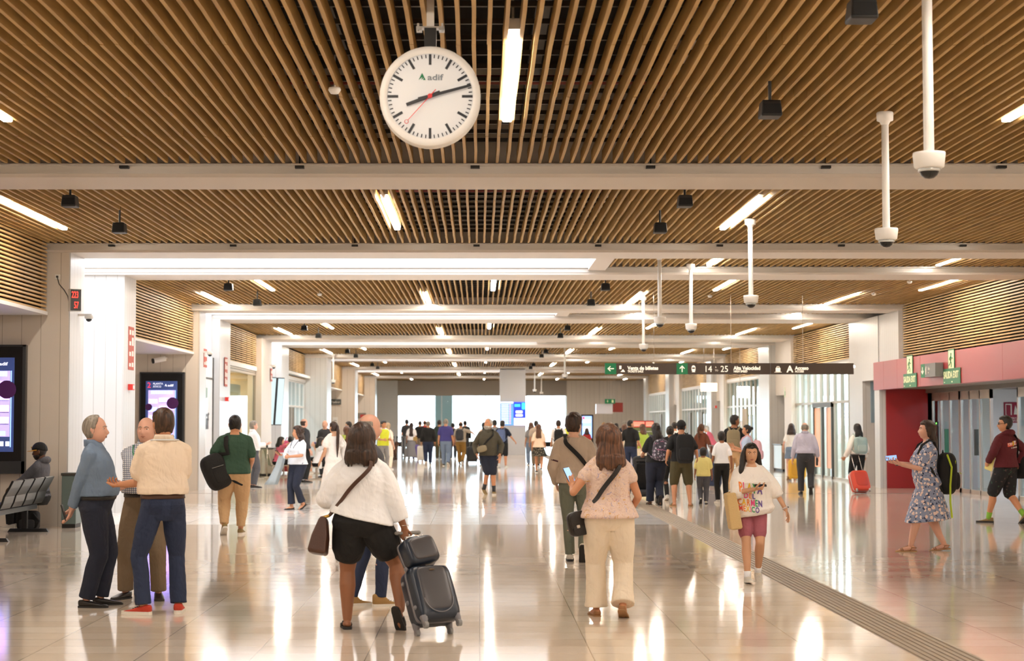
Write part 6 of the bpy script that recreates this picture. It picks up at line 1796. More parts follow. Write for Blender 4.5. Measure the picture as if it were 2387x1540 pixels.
# glass office door with lettering in the second recess
p = MB(); p.box(-7.06, -7.02, 42.95, 45.2, 0, 3.36); dr = struct(p.build('door_4', mat('frosted_door', 'e9ebec', .25)))
b = MB(); b.box(-7.02, -7.0, 45.1, 45.22, 0, 3.36); b.box(-7.02, -7.0, 42.95, 45.2, 2.78, 2.82); b.box(-7.02, -7.0, 43.2, 45.1, .42, .5); b.box(-7.02, -7.0, 43.2, 45.1, .66, .7); b.build('door_frame', m_framed, dr)
zt_ = at(480, 1000, 44.3).z
for i_, (m_, s_) in enumerate(((mat('letter_dark', '33353b', .4), 'adif'),)):
    text(s_, .62, m_, dr, (-7.005, 43.15, zt_), (0, 0, PI / 2), 'lettering', squeeze=1.5)
pz_ = at(473, 915, 43.8)
b = MB(); b.box(-7.02, -6.99, 43.0, 44.1, pz_.z - .12, pz_.z + .13); g_ = b.build('door_sign', mat('sign_greygreen', '7d978c', .5), dr)
text('equip', .15, m_signw, dr, (-6.985, 43.15, pz_.z - .05), (0, 0, PI / 2), 'lettering', squeeze=1.4)

# tilted information screens on the left
for k, (px, lb) in enumerate(((642, 'left'), (655, 'right'))):
    c0 = at(px, 935, 59.0)
    o = empty('hanging_information_screen', (-7.12 + .2 * k, 58.5 + .7 * k, c0.z), 'tall tilted information screen in the left recess, %s one' % lb, 'screen', PI / 4, 'tilted information screens')
    R = Matrix.Rotation(.10, 4, 'X'); b = MB(); b.T = R; b.box(-.15, .15, -.05, .05, -.82, .82); b.build('cabinet', m_blackp, o, bevel=.01)
    b = MB(); b.T = R; b.box(-.13, .13, -.056, -.05, -.79, .79); b.build('screen', mat('screen_pale', 'b4cdd6', .3, emit='b9d6e2', strength=.2), o)
    b = MB(); b.T = R; b.box(-.03, .03, .05, .4, .3, .36); b.build('bracket', m_steel, o)

# sign boards further down the left side
def front_sign(name, label, px0, py0, px1, py1, y, m, txt=None, mt=None, th=.03, frac=.5, cat='sign', sq=1.0, mount=0):
    a, c = at(px0, py1, y), at(px1, py0, y)
    o = empty(name, (a.x, y, a.z), label, cat); w, h = c.x - a.x, c.z - a.z
    b = MB(); b.box(0, w, 0, th, 0, h); b.build('board', m, o, bevel=.004)
    if txt: text(txt, h * frac, mt, o, (w * .08, -.004, h * .35), squeeze=sq)
    if mount:
        b = MB(); b.box(w * .2, w * .2 + .02, .01, .03, h, ZS - a.z + .2); b.box(w * .8, w * .8 + .02, .01, .03, h, ZS - a.z + .2); b.build('hanger', m_steel, o)
    return o, w, h
front_sign('wall_sign', 'dark grey Equipaje sign on the beige wall at left', 771, 930, 795, 943, 87.9, mat('sign_slate', '4b4f4d', .5), 'Equipaje', m_signw, frac=.48, sq=.92)
o, w, h = front_sign('wall_sign', 'white framed notice on the beige wall below the Equipaje sign', 775, 972, 787, 1008, 87.9, m_whitep)
for k in range(5): b = MB(); b.box(w * .2, w * .8, -.004, 0, h * (.2 + k * .14), h * (.24 + k * .14)); b.build('printed_line', m_boxg, o)
o, w, h = front_sign('wall_sign', 'taupe sign with a red corner label on the far left wall', 831, 962, 853, 975, 104.9, mat('sign_taupe', '8d8378', .5))
b = MB(); b.box(w * .4, w * .95, -.006, 0, h * .05, h * .7); b.build('red_label', mat('decal_red2', 'c9433b', .5), o)
# far pillar screens
a, c = at(1167, 991, 87.9), at(1196.5, 936, 87.9)
o = empty('mounted_departure_screen', (a.x, 87.95, a.z), 'pale blue departure board on the far grey pillar', 'screen'); w, h = c.x - a.x, c.z - a.z
b = MB(); b.box(0, w, 0, .06, 0, h); sc = b.build('screen', scr_mat('board_blue', '5f9fe8', .7), o)
b = MB(); b.box(0, w, -.004, 0, h * .93, h); [b.box(w * .05, w * .62, -.004, 0, h * (.06 + .072 * k), h * (.09 + .072 * k)) for k in range(12)]; b.build('rows', m_s5, sc)
b = MB(); [b.box(w * .68, w * .82, -.004, 0, h * (.06 + .072 * k), h * (.095 + .072 * k)) for k in range(12)]; b.build('platform_column', scr_mat('board_pink', 'd9a0c0', 1.3), sc)
a, c = at(1198, 991, 87.9), at(1225, 937, 87.9)
o = empty('mounted_advert_screen', (a.x, 87.95, a.z), 'royal blue advertising screen beside the departure board on the far pillar', 'screen'); w, h = c.x - a.x, c.z - a.z
b = MB(); b.box(0, w, 0, .06, 0, h); sc = b.build('screen', scr_mat('advert_blue', '1c35d6', 1.3), o)
b = MB(); b.box(0, w, -.004, 0, 0, h * .32); b.rbox((w * .45, -.004, h * .58), (w * .6, .008, h * .12), .02); b.rbox((w * .45, -.004, h * .43), (w * .62, .008, h * .1), .02); b.build('white_shapes', m_s5, sc)
b = MB(); b.rbox((w * .82, -.004, h * .83), (w * .3, .008, h * .3), .02); b.box(w * .05, w * .55, -.004, 0, h * .8, h * .92); b.build('cyan_shapes', scr_mat('advert_cyan', '35a8ff', 1.6), sc)
# right far: kiosk box sign, exit sign, screen, coolers
front_sign('hanging_sign', 'white and grey striped box sign under the far ceiling at right', 1390, 941, 1428, 964, 100, mat('sign_pale', 'dcd9e2', .4), th=.8, mount=1)
front_sign('hanging_sign', 'dark red box sign next to the white striped box sign', 1428.5, 938, 1452, 960, 100, mat('sign_darkred', '8e2b22', .4), th=.8, mount=1)
o, w, h = front_sign('hanging_exit_sign', 'small green double exit sign above the white striped box sign', 1410, 929.5, 1434, 940.5, 99.7, m_signg, mount=1)
b = MB(); b.prism([(w * .18, h * .6), (w * .34, h * .6), (w * .26, h * .2)], -.01, 0); b.box(w * .24, w * .28, -.01, 0, h * .5, h * .85); b.box(w * .66, w * .84, -.01, 0, h * .2, h * .8); b.build('symbols', m_lumi, o)
a, c = at(1354, 1018, 95), at(1383, 966, 95)
o = empty('advertising_screen', (a.x, 95, 0), 'far free-standing advertising screen left of the red box sign', 'screen'); w = c.x - a.x
b = MB(); b.box(0, w, 0, .12, 0, c.z); b.build('cabinet', mat('cabinet_black'), o); b = MB(); b.box(w * .1, w * .88, -.006, 0, .8, c.z * .96); sc = b.build('screen', m_s3, o)
b = MB(); b.rbox((w * .5, -.008, 1.3), (w * .6, .006, .3), .02); b.rbox((w * .5, -.008, 1.75), (w * .65, .006, .2), .02); b.build('picture', m_s5, sc); b = MB(); b.box(w * .15, w * .3, -.009, -.005, c.z * .88, c.z * .94); b.build('badge', m_s6, sc)
for k, (x0, x1, lb) in enumerate(((1474, 1504, 'left'), (1504.5, 1524, 'right'))):
    a, c = at(x0, 1060, 86), at(x1, 980, 86)
    o = empty('drinks_cooler', (a.x, 86, 0), 'red-topped drinks cooler behind the family group, %s one' % lb, 'cooler'); w = c.x - a.x; h = c.z
    b = MB(); b.box(0, w, 0, .7, 0, h); b.build('cabinet', mat('cooler_red', 'a3262c', .4), o, bevel=.02); b = MB(); b.box(w * .06, w * .94, -.01, 0, h * .83, h * .97); b.build('lit_header', scr_mat('cooler_header', 'f0806a', 1.0), o)
    b = MB(); b.box(w * .06, w * .94, -.01, 0, .2, h * .8); dd = b.build('glass_door', mat('cooler_glass', '7c8a5a' if k == 0 else 'a0444a', .2), o)
    b = MB(); [b.box(w * .08, w * .92, -.016, -.01, .3 + .3 * j, .33 + .3 * j) for j in range(5)]; b.build('shelf', m_whitep, dd)
front_sign('hanging_sign', 'blank cream hanging panel below the direction sign at right', 1633, 892, 1672, 912, 66, mat('panel_cream', 'ffe9d6', .5, emit='ffe9d6', strength=.5), mount=1)
o, w, h = front_sign('hanging_sign', 'bright white lit lettering sign behind the right-hand glass', 1718, 900, 1752, 926, 66.5, mat('lit_white', 'ffffff', .4, emit='f4fbff', strength=2.0), mount=1)
b = MB(); [b.box(w * (.12 + .17 * k), w * (.16 + .17 * k), -.012, 0, h * .45, h * 1.1) for k in range(5)]; b.build('dark_strokes', m_boxg, o)
o, w, h = front_sign('hanging_exit_sign', 'green hanging exit sign right of the white lit lettering', 1754, 894, 1767, 925, 67, mat('sign_deepgreen', '2d6a4d', .5), mount=1)
b = MB(); b.box(w * .3, w * .7, -.008, 0, h * .2, h * .75); b.build('symbol', m_lumi, o)
o, w, h = front_sign('wall_sign', 'pale green outlined exit sign on the beige pillar right of the lit lettering', 1828, 902, 1841, 926, 57.4, mat('sign_cream', 'e6efdd', .5)); b = MB(); b.box(w * .1, w * .35, -.006, 0, h * .2, h * .6); b.box(w * .5, w * .9, -.006, 0, h * .1, h * .9); b.build('symbol', mat('sign_palegreen', '8fc3a4', .5), o)
# orange edged sliding door and things seen behind the first right glazing
p = MB()
for y0, y1 in ((52.3, 53.1), (50.5, 51.3)): p.box(XR + .05, XR + .07, y0, y1, .3, 2.1)
dr = struct(p.build('door_5', mat('film_orange', 'f3b48e', .4)))
f = MB(); f.box(XR + .02, XR + .1, 50.4, 50.5, 0, 2.25); f.box(XR + .02, XR + .1, 53.1, 53.2, 0, 2.25); f.box(XR + .02, XR + .1, 51.85, 51.9, 0, 2.15); f.box(XR, XR + .1, 50.4, 53.2, 2.12, 2.25); f.build('door_frame', m_framed, dr)
b = MB(); b.loft([[(12.2 + .05 * s, 54.8 + dy, z) for s, dy in ((-1, -w_), (1, -w_), (1, w_), (-1, w_))] for z, w_ in ((.0, .4), (.9, .5), (1.5, .9), (2.0, 1.1), (2.7, 1.2), (2.9, .8))]); o = b.build('backdrop_panel', mat('panel_white', 'f7fbff', .5, emit='f2f9ff', strength=1.0)); tag(o, 'white rounded backlit panel behind the first right-hand glass front', 'panel'); o['label'] = 'white rounded backlit panel behind the right-hand glass front'
for k, (y0, y1, z0, z1, m_, lb) in enumerate(((48.9, 49.7, 1.5, 2.2, m_s3, 'bluish screen behind the glass right of the orange-edged door, left one'), (47.5, 48.5, 1.5, 2.25, scr_mat('screen_lilac', 'b3b5ea', 1.0), 'lilac screen behind the glass right of the orange-edged door, right one'))):
    o = empty('hanging_screen', (12.6, y1, z0), lb, 'screen', -PI / 2); b = MB(); b.box(0, y1 - y0, 0, .05, 0, z1 - z0); b.build('screen', m_, o); b = MB(); b.box(.1, .14, .02, .05, z1 - z0, 3.6 - z0); b.build('hanger', m_steel, o)
# light-blue translucent partition behind the farther right-hand glazing
for i_, (y0, y1) in enumerate(((62.7, 71.8), (77.1, 87.9), (94.1, 104.9))):
    b = MB(); b.box(XR + .5, XR + .55, y0, y1, 0 if i_ else 2.3, 3.4)
    struct(b.build('wall_right', mat('partition_blue', 'd5ecf2', .5)))
for y0, y1 in ((80, 81), (84.4, 85.3), (98, 98.9), (102, 102.8)):
    b = MB(); b.box(XR + .06, XR + .14, y0, y1, 0, 2.15); struct(b.build('door_6', mat('door_taupe', '6f675c', .5)))
b = MB(); b.box(XR + .06, XR + .14, 66.6, 67.8, 0, 2.2); struct(b.build('door_7', mat('door_tan', 'a08a6a', .5)))
b = MB(); b.box(-7.48, -7.36, 66.0, 68.2, 0, 2.25); struct(b.build('door_8', mat('door_taupe')))

# ================================================================ bench, bins, counters, posts
o = empty('waiting_bench', (-6.85, 25.3, 0), 'black metal four-seat waiting bench by the left wall', 'bench')
m_seat = mat('seat_black', '1a1a1c', .28, .3)
for k in range(4):
    y = -.9 + .6 * k
    b = MB(); b.loft([[(x, y - .26, z), (x, y + .26, z), (x + dx, y + .26, z + dz), (x + dx, y - .26, z + dz)] for x, z, dx, dz in ((-.28, .44, .0, .03), (.02, .415, 0, .03), (.13, .43, 0.0, .035))]); b.build('seat', m_seat, o, bevel=.008)
    b = MB(); b.loft([[(x, y - .26, z), (x, y + .26, z), (x + .03, y + .26, z - .01), (x + .03, y - .26, z - .01)] for x, z in ((.10, .44), (.14, .52), (.17, .62), (.24, .74), (.29, .84))]); b.build('backrest', m_seat, o, bevel=.008)
b = MB(); b.box(-.12, .02, -1.3, 1.3, .33, .4); b.build('beam', mat('bench_grey', '55575a', .4, .5), o)
for y in (-1.35, .85):
    b = MB(); b.box(-.09, -.01, y - .04, y + .04, .05, .35); b.loft([[(-.3, y - .05, 0), (.32, y - .05, 0), (.32, y + .05, 0), (-.3, y + .05, 0)], [(-.27, y - .03, .05), (.28, y - .03, .05), (.28, y + .03, .05), (-.27, y + .03, .05)]]); b.build('leg', mat('bench_dark', '2c2c2d', .4, .5), o, bevel=.004)
P = Person(); P.s, P.pos, P.yaw = 1.0, V((-7.05, 26.0, 0)), 0
o = empty('backpack', (-6.95, 26.55, 0), 'black backpack lying under the waiting bench', 'backpack')
b = MB(); b.rbox((0, 0, .15), (.34, .2, .3), .05); b.build('bag', C['black'], o, smooth=True); b = MB(); b.tube([(.1, -.1, .25), (.2, -.14, .15), (.14, -.12, .03)], .018, 8); b.build('strap', C['black'], o, smooth=True); b = MB(); b.rbox((0, -.1, .1), (.24, .06, .14), .03); b.build('front_pocket', C['charcoal'], o, smooth=True)
o = empty('litter_bin', (-6.45, 27.3, 0), 'grey-green litter bin beside the nearest left pillar', 'bin')
b = MB(); b.box(-.13, .1, -.2, .2, .06, .82); b.build('body', mat('bin_green', '6b7a77', .4, .3), o, bevel=.01); b = MB(); b.box(-.14, .11, -.21, .21, .82, .86); b.build('lid', m_framed, o); b = MB(); b.box(-.12, .09, -.19, .19, 0, .06); b.build('plinth', m_blackp, o)
def counter(x0, x1, y0, y1, h, label):
    o = empty('steel_counter', ((x0 + x1) / 2, (y0 + y1) / 2, 0), label, 'counter'); w, d = (x1 - x0) / 2, (y1 - y0) / 2
    b = MB(); b.box(-w, w, -d, d, .07, h - .03); b.build('cladding', m_steel, o, bevel=.02); b = MB(); b.box(-w - .02, w + .02, -d - .02, d + .02, h - .03, h); b.build('top', mat('counter_top', '55504a', .3), o); b = MB(); b.box(-w + .04, w - .04, -d + .04, d - .04, 0, .07); b.build('plinth', m_blackp, o)
    b = MB(); b.box(-w * .2, w * .1, -d - .006, -d, .07, h - .03); b.build('front_panel', mat('steel_light', 'd9d3c8', .25, .9), o)
counter(-6.97, -6.4, 53.3, 55.2, .87, 'steel-clad counter beside the cream shop'); counter(10.25, 11.15, 58.4, 60.2, .92, 'steel-clad counter beside the beige pillar at right')
for i_, (px, py) in enumerate(((603, 1115), (622, 1113))):
    p = on(px, py, 0); o = empty('barrier_post', p, 'slim chrome barrier post in front of the left steel counter, %s one' % ['left', 'right'][i_], 'post')
    b = MB(); b.lathe([(.16, 0), (.16, .012), (.03, .03)], 20); b.build('base', m_steel, o, smooth=True); b = MB(); b.cyl((0, 0, .02), (0, 0, .95), .02, 10); b.build('pole', m_steel, o, smooth=True); b = MB(); b.cyl((0, 0, .9), (0, 0, .98), .03, 10); b.build('head', m_blackp, o)
for i_, px in enumerate((917, 925, 937, 944)):
    p = on(px, 1071, 0); o = empty('gate_barrier', p, 'grey gate barrier left of the far queue, %s' % ['leftmost one', 'second from left', 'third from left', 'rightmost one'][i_], 'barrier', group='gate barriers')
    b = MB(); b.box(-.04, .04, 0, .12, 0, 1.05); b.build('post', m_boxg, o); b = MB(); b.box(-.03, .03, 0, 1.0, .98, 1.03); b.build('rail', m_boxg, o)
# ================================================================ luggage on the floor
m_navy = mat('case_navy', '1f2836', .3); m_case = mat('case_graphite', '4c4a4d', .32, .2); m_trim = mat('case_trim', '77757a', .4)
# ================================================================ near luggage
def tilted_case():
    W, D, Hh, tilt = .37, .23, .455, math.radians(29)
    base = V((-.35, 13.47, 0))
    yp = D * .34
    yaw = math.radians(31)
    o = empty('suitcase', base, 'navy and graphite hard-shell suitcase tilted on its wheels behind the woman in white', 'suitcase', yaw)
    T = Matrix.Rotation(-tilt, 4, 'X') @ Matrix.Translation((0, -yp, 0))
    zb = .065
    def mb():
        b = MB(); b.T = T; return b
    b = mb(); b.rbox((0, 0, zb + Hh / 2), (W, D, Hh), .06, exp=7); b.build('shell', m_navy, o, smooth=True)
    b = mb(); b.rbox((0, -D * .36, zb + Hh * .56), (W * .74, D * .36, Hh * .80), .06, exp=6); fp = b.build('front_panel', m_case, o, smooth=True)
    b = mb(); b.tube([(W * .34 * math.cos(a), -D * .545, zb + Hh * .36 + .12 * math.sin(a)) for a in [PI + PI * j / 14 for j in range(15)]], .004, 6); b.build('curved_rib', m_trim, fp, smooth=True)
    b = mb(); b.ell((0, -D * .545, zb + Hh * .88), (.026, .006, .009), 14, 8); b.build('badge', mat('badge_bronze', '6a5a48', .3, .6), fp, smooth=True)
    b = mb(); b.rbox((0, -.012, zb + Hh / 2), (W * 1.015, .034, Hh * 1.01), .05, exp=8); b.build('seam_band', m_trim, o, smooth=True)
    for z in (.12, .2, .36, .44): b = mb(); b.ell((-W * .5, -D * .22 if z in (.12, .44) else D * .2, zb + z), (.012, .022, .018), 10, 7); b.build('side_stud', m_trim, o, smooth=True)
    for sx in (1, -1):
        for sy in (1, -1):
            x, y = sx * W * .40, sy * D * .34
            b = mb(); b.cyl((x - .014, y, .028), (x + .014, y, .028), .028, 16); wh = b.build('wheel', mat('wheel_rubber'), o)
            b = mb(); b.tube([(x, y, .03), (x, y * .97, .06), (x * .96, y * .9, .095)], [.018, .026, .036], 10); b.build('fork', m_trim, wh, smooth=True)
            b = mb(); b.cyl((x - .0145, y, .028), (x + .0145, y, .028), .014, 12); b.build('hubcap', m_trim, wh)
    hx, hy, ht = .085, D * .40, .885
    for s in (1, -1): b = mb(); b.cyl((s * hx, hy, zb + Hh - .05), (s * hx, hy, ht), .0085, 8); hd = b.build('handle_rod', mat('chrome_rod', 'd0ccc6', .2, 1.0), o, smooth=True)
    b = mb(); b.tube([(-hx - .02, hy, ht), (hx + .02, hy, ht)], .015, 10); b.build('grip', mat('grip_grey', '8a8782', .5), hd, smooth=True)
    M_ = Matrix.Translation(base) @ Matrix.Rotation(yaw, 4, 'Z') @ T
    # vanity case riding on top, strapped to the handle
    o2 = empty('vanity_case', M_ @ V((0, 0, zb + Hh + .02)), 'small navy and graphite vanity case riding on top of the tilted suitcase', 'vanity case', yaw)
    T2 = Matrix.Rotation(-tilt, 4, 'X') @ Matrix.Rotation(-.16, 4, 'Y')
    w, d, h = .29, .19, .235
    def m2():
        b = MB(); b.T = T2; return b
    b = m2(); b.rbox((0, -.02, h / 2), (w, d, h), .05, exp=5); b.build('shell', m_navy, o2, smooth=True)
    b = m2(); b.rbox((0.01, -.02 - d * .38, h * .52), (w * .8, d * .34, h * .78), .04, exp=5); b.build('front_panel', m_case, o2, smooth=True)
    b = m2(); b.rbox((0, -.02 + d * .2, h / 2), (w * 1.015, .03, h * 1.01), .05, exp=6); b.build('seam_band', m_trim, o2, smooth=True)
    b = m2(); b.tube([(-.07, -.02, h - .005), (-.055, -.02, h + .028), (.055, -.02, h + .028), (.07, -.02, h - .005)], .012, 8); b.build('handle', m_silver, o2, smooth=True)
    for s in (1, -1): b = m2(); b.rbox((s * .075, -.05, h - .005), (.03, .03, .03), .005); b.build('latch', m_silver, o2, smooth=True)
    return M_ @ V((0, hy, ht))
GRIP = tilted_case()

# ================================================================ bags carried by people
def bagmb(T):
    b = MB(); b.T = T; return b
P = P_['blouse']
o, T = carried(P, 'handbag', 'brown leather bag on a long strap at the hip of the white blouse', 'handbag')
strap_mesh(P, o, T, strap_path(P, -1, .98, .075), .034, L_BRN)
c = V((-.345, -.09, .80)); R = Matrix.Rotation(.16, 3, 'Y') @ Matrix.Rotation(-.15, 3, 'X')
b = bagmb(T); b.loft([[c + R @ V((x * k, y * k2, z)) for x, y in ((-.07, -.13), (.07, -.13), (.08, 0), (.07, .13), (-.07, .13), (-.08, 0))] for z, k, k2 in ((-.15, .9, 1.0), (-.13, 1.1, 1.1), (0, .95, 1.0), (.14, .5, .85), (.17, .3, .8))]); b.build('bag_body', L_BRN, o, bevel=.012)
b = bagmb(T); b.tube([c + V((.0, .0, .16)), P.surf(200, .98, .075)], .013, 8); b.build('buckle', m_gold, o, smooth=True)
P = P_['paisley']
o, T = carried(P, 'handbag', 'black leather saddle bag hanging at the left hip of the woman in the paisley blouse', 'handbag')
strap_mesh(P, o, T, strap_path(P, -1, .95, .045), .042, L_BLK)
c = V((-.265, .02, .865)); R = Matrix.Rotation(-.18, 3, 'Y') @ Matrix.Rotation(.35, 3, 'Z')
b = bagmb(T); b.rbox(c, (.25, .09, .23), .03, exp=4.5, R=R); b.build('bag_body', L_BLK, o, smooth=True)
b = bagmb(T); b.rbox(c + R @ V((0, -.045, .03)), (.255, .03, .17), .03, exp=3.5, R=R); fl = b.build('flap', L_BLK, o, smooth=True)
b = bagmb(T); b.rbox(c + R @ V((-.02, -.05, -.06)), (.18, .035, .1), .03, exp=4, R=R); b.build('front_pocket', L_BLK, o, smooth=True)
b = bagmb(T); b.rbox(c + R @ V((-.06, -.066, -.02)), (.035, .008, .03), .004, R=R); b.build('buckle', m_silver, fl, smooth=True)
for z in (.06, .02, -.02): b = bagmb(T); b.ell(c + R @ V((.105, -.05, z)), (.009, .006, .009), 8, 6); b.build('rivet', m_silver, o, smooth=True)
P = P_['sweater']
o, T = carried(P, 'sling_bag', 'black sling bag worn across the back of the man in the beige sweatshirt', 'bag')
strap_mesh(P, o, T, strap_path(P, 1, 1.06, .055), .05, C['black'])
b = bagmb(T); b.rbox(P.surf(48, 1.08, .10), (.2, .09, .15), .03); b.build('bag_body', C['black'], o, smooth=True)
P = P_['green']
o, T = carried(P, 'backpack', 'black backpack slung over the left shoulder of the man in the green t-shirt', 'backpack')
c = V((-.27, -.10, .93)); R = Matrix.Rotation(-.42, 3, 'Y') @ Matrix.Rotation(.5, 3, 'Z')
b = bagmb(T); b.rbox(c, (.37, .26, .54), .06, exp=3.4, R=R); b.build('bag', C['black'], o, smooth=True)
b = bagmb(T); b.rbox(c + R @ V((0, -.1, -.06)), (.23, .08, .24), .04, exp=4, R=R); b.build('front_pocket', C['black'], o, smooth=True)
b = bagmb(T); b.tube([c + R @ V((-.1, -.145, .07)), c + R @ V((.08, -.15, .05))], .006, 6); b.build('zip', m_boxg, o, smooth=True)
b = bagmb(T); b.tube([c + R @ V((.06, .02, .24)), P.surf(246, 1.2, .05), P.surf(240, 1.32, .045), P.U((-.125, -.095, 1.43)), P.U((-.125, -.02, 1.485)), P.U((-.13, .09, 1.42)), P.U((-.15, .13, 1.3))], [.036] * 7, 10, flat=(.22, (0, 1, .3))); b.build('strap', C['black'], o, smooth=True)
b = bagmb(T); b.tube([c + R @ V((.12, -.06, -.12)), c + R @ V((.17, -.1, -.25)), c + R @ V((.24, -.12, -.33))], [.022, .018, .015], 8, flat=(.4, (0, 1, 0))); b.build('loose_strap', C['black'], o, smooth=True)
P = P_['playa']
o, T = carried(P, 'tote_bag', 'tan tote bag hanging from the forearm of the woman with the lettered t-shirt', 'tote bag')
c = P.el[0].lerp(P.wr[0], .15) + V((.10, -.02, -.20)); R = Matrix.Rotation(.16, 3, 'Y')
b = bagmb(T); b.loft([[c + R @ V((x * k, y, z)) for x, y in ((-.07, -.12), (.07, -.12), (.075, .12), (-.075, .12))] for z, k in ((-.27, .85), (-.25, 1.0), (0, .95), (.19, .8))]); b.build('bag_body', mat('canvas_tan', 'd3b47e', .8, bump=.3, bscale=80), o, bevel=.014)
b = bagmb(T); b.tube([c + R @ V((-.05, -.06, .18)), P.el[0].lerp(P.wr[0], .15) + V((.0, 0, .055)), c + R @ V((.05, -.06, .18))], .009, 8); b.build('handle', mat('canvas_tan'), o, smooth=True)
phone(P, 0, 'phone held in front of the lettered t-shirt', m_screen_off, up=(-1, .3, .0), scr=(0, -.4, 1), off=(0, 0, .012))
phone(P_['paisley'], 1, 'lit phone held up by the woman in the paisley blouse', m_screen_on, up=(-.35, .35, .85), scr=(.45, -.85, .3), off=(-.02, .0, .05))
phone(P_['floral'], 1, 'lit phone held by the woman in the blue floral dress', m_screen_on, up=(.1, 1, -.1), scr=(-.9, -.1, .5), off=(.03, .07, .045))
phone(P_['bald'], 0, 'black phone held by the bald man in the checked shirt', m_screen_off, up=(-1, .1, -.5), scr=(0, 1, .1), off=(-.02, .03, -.03))
phone(P_['blue'], 0, 'phone held behind the back of the man in the blue shirt', m_screen_off, up=(0, -.3, 1), scr=(0, -1, 0), off=(0, -.02, .02))
phone(P_['stroller'], 0, 'black phone in the lowered hand of the woman with the stroller', m_screen_off, up=(.2, .1, -1), scr=(0, -1, 0), off=(.0, -.03, 0))
phone(P_['polka'], 0, 'phone held by the woman in the dotted blouse', m_screen_off, up=(-.2, .8, .6), scr=(0, -.6, .8), off=(0, .02, .01))
P = P_['bald']
o, T = carried(P, 'notepad', 'white notepad held under the folded arms of the bald man', 'notepad'); c = P.palm[0][0] + V((.10, .05, .0)); R = Matrix.Rotation(.5, 3, 'Y')
b = bagmb(T); b.rbox(c, (.15, .10, .012), .002, exp=12, R=R); b.build('pages', m_whitep, o, smooth=True)
FB = backpack(P_['floral'], 'black backpack with lime zips worn by the woman in the blue floral dress', C['black'], .34, .56, .25, 1.05, m3=mat('zip_lime', 'b5cc2a', .6), e=3.2)
P = P_['floral']; q = [V((-.175, -.24, 1.28)), V((-.19, -.29, 1.12)), V((-.185, -.27, .88)), V((-.17, -.27, .66)), V((-.165, -.29, .46))]; T = Matrix.Scale(P.s, 4); b = bagmb(T); b.tube(q, .013, 8); b.build('lime_strap', mat('zip_lime'), FB, smooth=True)
backpack(P_['orange'], 'pale teal backpack worn by the woman with the orange suitcase', C['teal'], .34, .44, .18, 1.2, m2=mat('teal_light', 'aebfb8', .8))
backpack(P_['stroller'], 'grey patterned backpack with a pink zip worn by the woman with the stroller', C['bagprint'], .35, .46, .2, 1.18, x=.05, m3=mat('zip_pink', 'c07a9a', .6), e=3.2, tilt=.12)
backpack(P_['cap'], 'large plain black backpack worn by the man in the black cap', C['black'], .36, .60, .2, 1.18, x=.06)
backpack(P_['tall'], 'khaki backpack worn by the tall man in the black t-shirt', mat('bag_khaki', '8d8064', .8), .30, .46, .17, 1.2)
backpack(P_['pinkbag'], 'pink backpack worn by the woman in the pale blue t-shirt', mat('bag_pink', 'dcb0bb', .8, bump=.3, bscale=30), .34, .54, .24, 1.12, e=2.8)
backpack(P_['qi'], 'dark backpack worn by the man in the plaid shirt', C['charcoal'], .3, .44, .17, 1.2)
backpack(P_['ql'], 'blue backpack worn by the man in the navy t-shirt and shorts', mat('bag_blue', '5a688a', .8), .32, .48, .18, 1.2)
backpack(P_['qq'], 'black backpack worn by the man in the white shirt near the glass front', C['black'], .32, .48, .17, 1.2)
P = P_['ponytail']
o, T = carried(P, 'tote_bag', 'cream cloth shoulder bag of the woman with the long ponytail', 'tote bag'); b = bagmb(T); b.rbox((.24, -.06, 1.05), (.14, .34, .42), .05, exp=3); b.build('bag_body', C['offwhite'], o, smooth=True); b = bagmb(T); b.tube([(.24, -.16, 1.22), P.U((.15, -.08, 1.46)), P.U((.15, .02, 1.46)), (.24, .06, 1.22)], .01, 8); b.build('strap', C['offwhite'], o, smooth=True)
o, T = carried(P, 'water_bottle', 'white bottle in the lowered hand of the woman with the long ponytail', 'bottle'); c = P.palm[1][0]; b = bagmb(T); b.lathe([(.03, -.1), (.034, -.09), (.034, .04), (.015, .07), (.015, .09)], 12, tuple(c)); b.build('bottle_body', m_whitep, o, smooth=True); b = bagmb(T); b.cyl(c + V((0, 0, .09)), c + V((0, 0, .11)), .017, 10); b.build('cap', m_whitep, o)
P = P_['polka']
o, T = carried(P, 'coffee_cup', 'white paper coffee cup held by the woman in the dotted blouse', 'cup'); c = P.palm[1][0] + V((.02, .02, .02)); b = bagmb(T); b.lathe([(.028, -.06), (.038, .05)], 14, tuple(c)); b.build('cup', m_whitep, o, smooth=True); b = bagmb(T); b.lathe([(.041, .05), (.041, .06), (.034, .066)], 14, tuple(c)); b.build('lid', m_whitep, o, smooth=True)
o, T = carried(P, 'draped_jacket', 'pale blue denim jacket draped over the arm of the woman in the dotted blouse', 'jacket'); b = bagmb(T); e_ = P.el[0].lerp(P.wr[0], .5)
b.loft([[e_ + V((x * k + dx, y * k2 + dy, z)) for x, y in [(.07 * math.cos(a) * (1 + .25 * math.sin(5 * a)), .10 * math.sin(a)) for a in [2 * PI * j / 24 for j in range(24)]]] for z, k, k2, dx, dy in ((.05, .5, .6, 0, 0), (-.03, .9, .9, .01, .0), (-.25, 1.1, 1.0, .05, .05), (-.5, 1.5, 1.2, .13, .12), (-.62, 1.9, 1.4, .18, .16))]); b.build('cloth', mat('cloth_pale_denim', 'a3adb0', .85, bump=.3, bscale=20), o, smooth=True)
P = P_['hoodie']
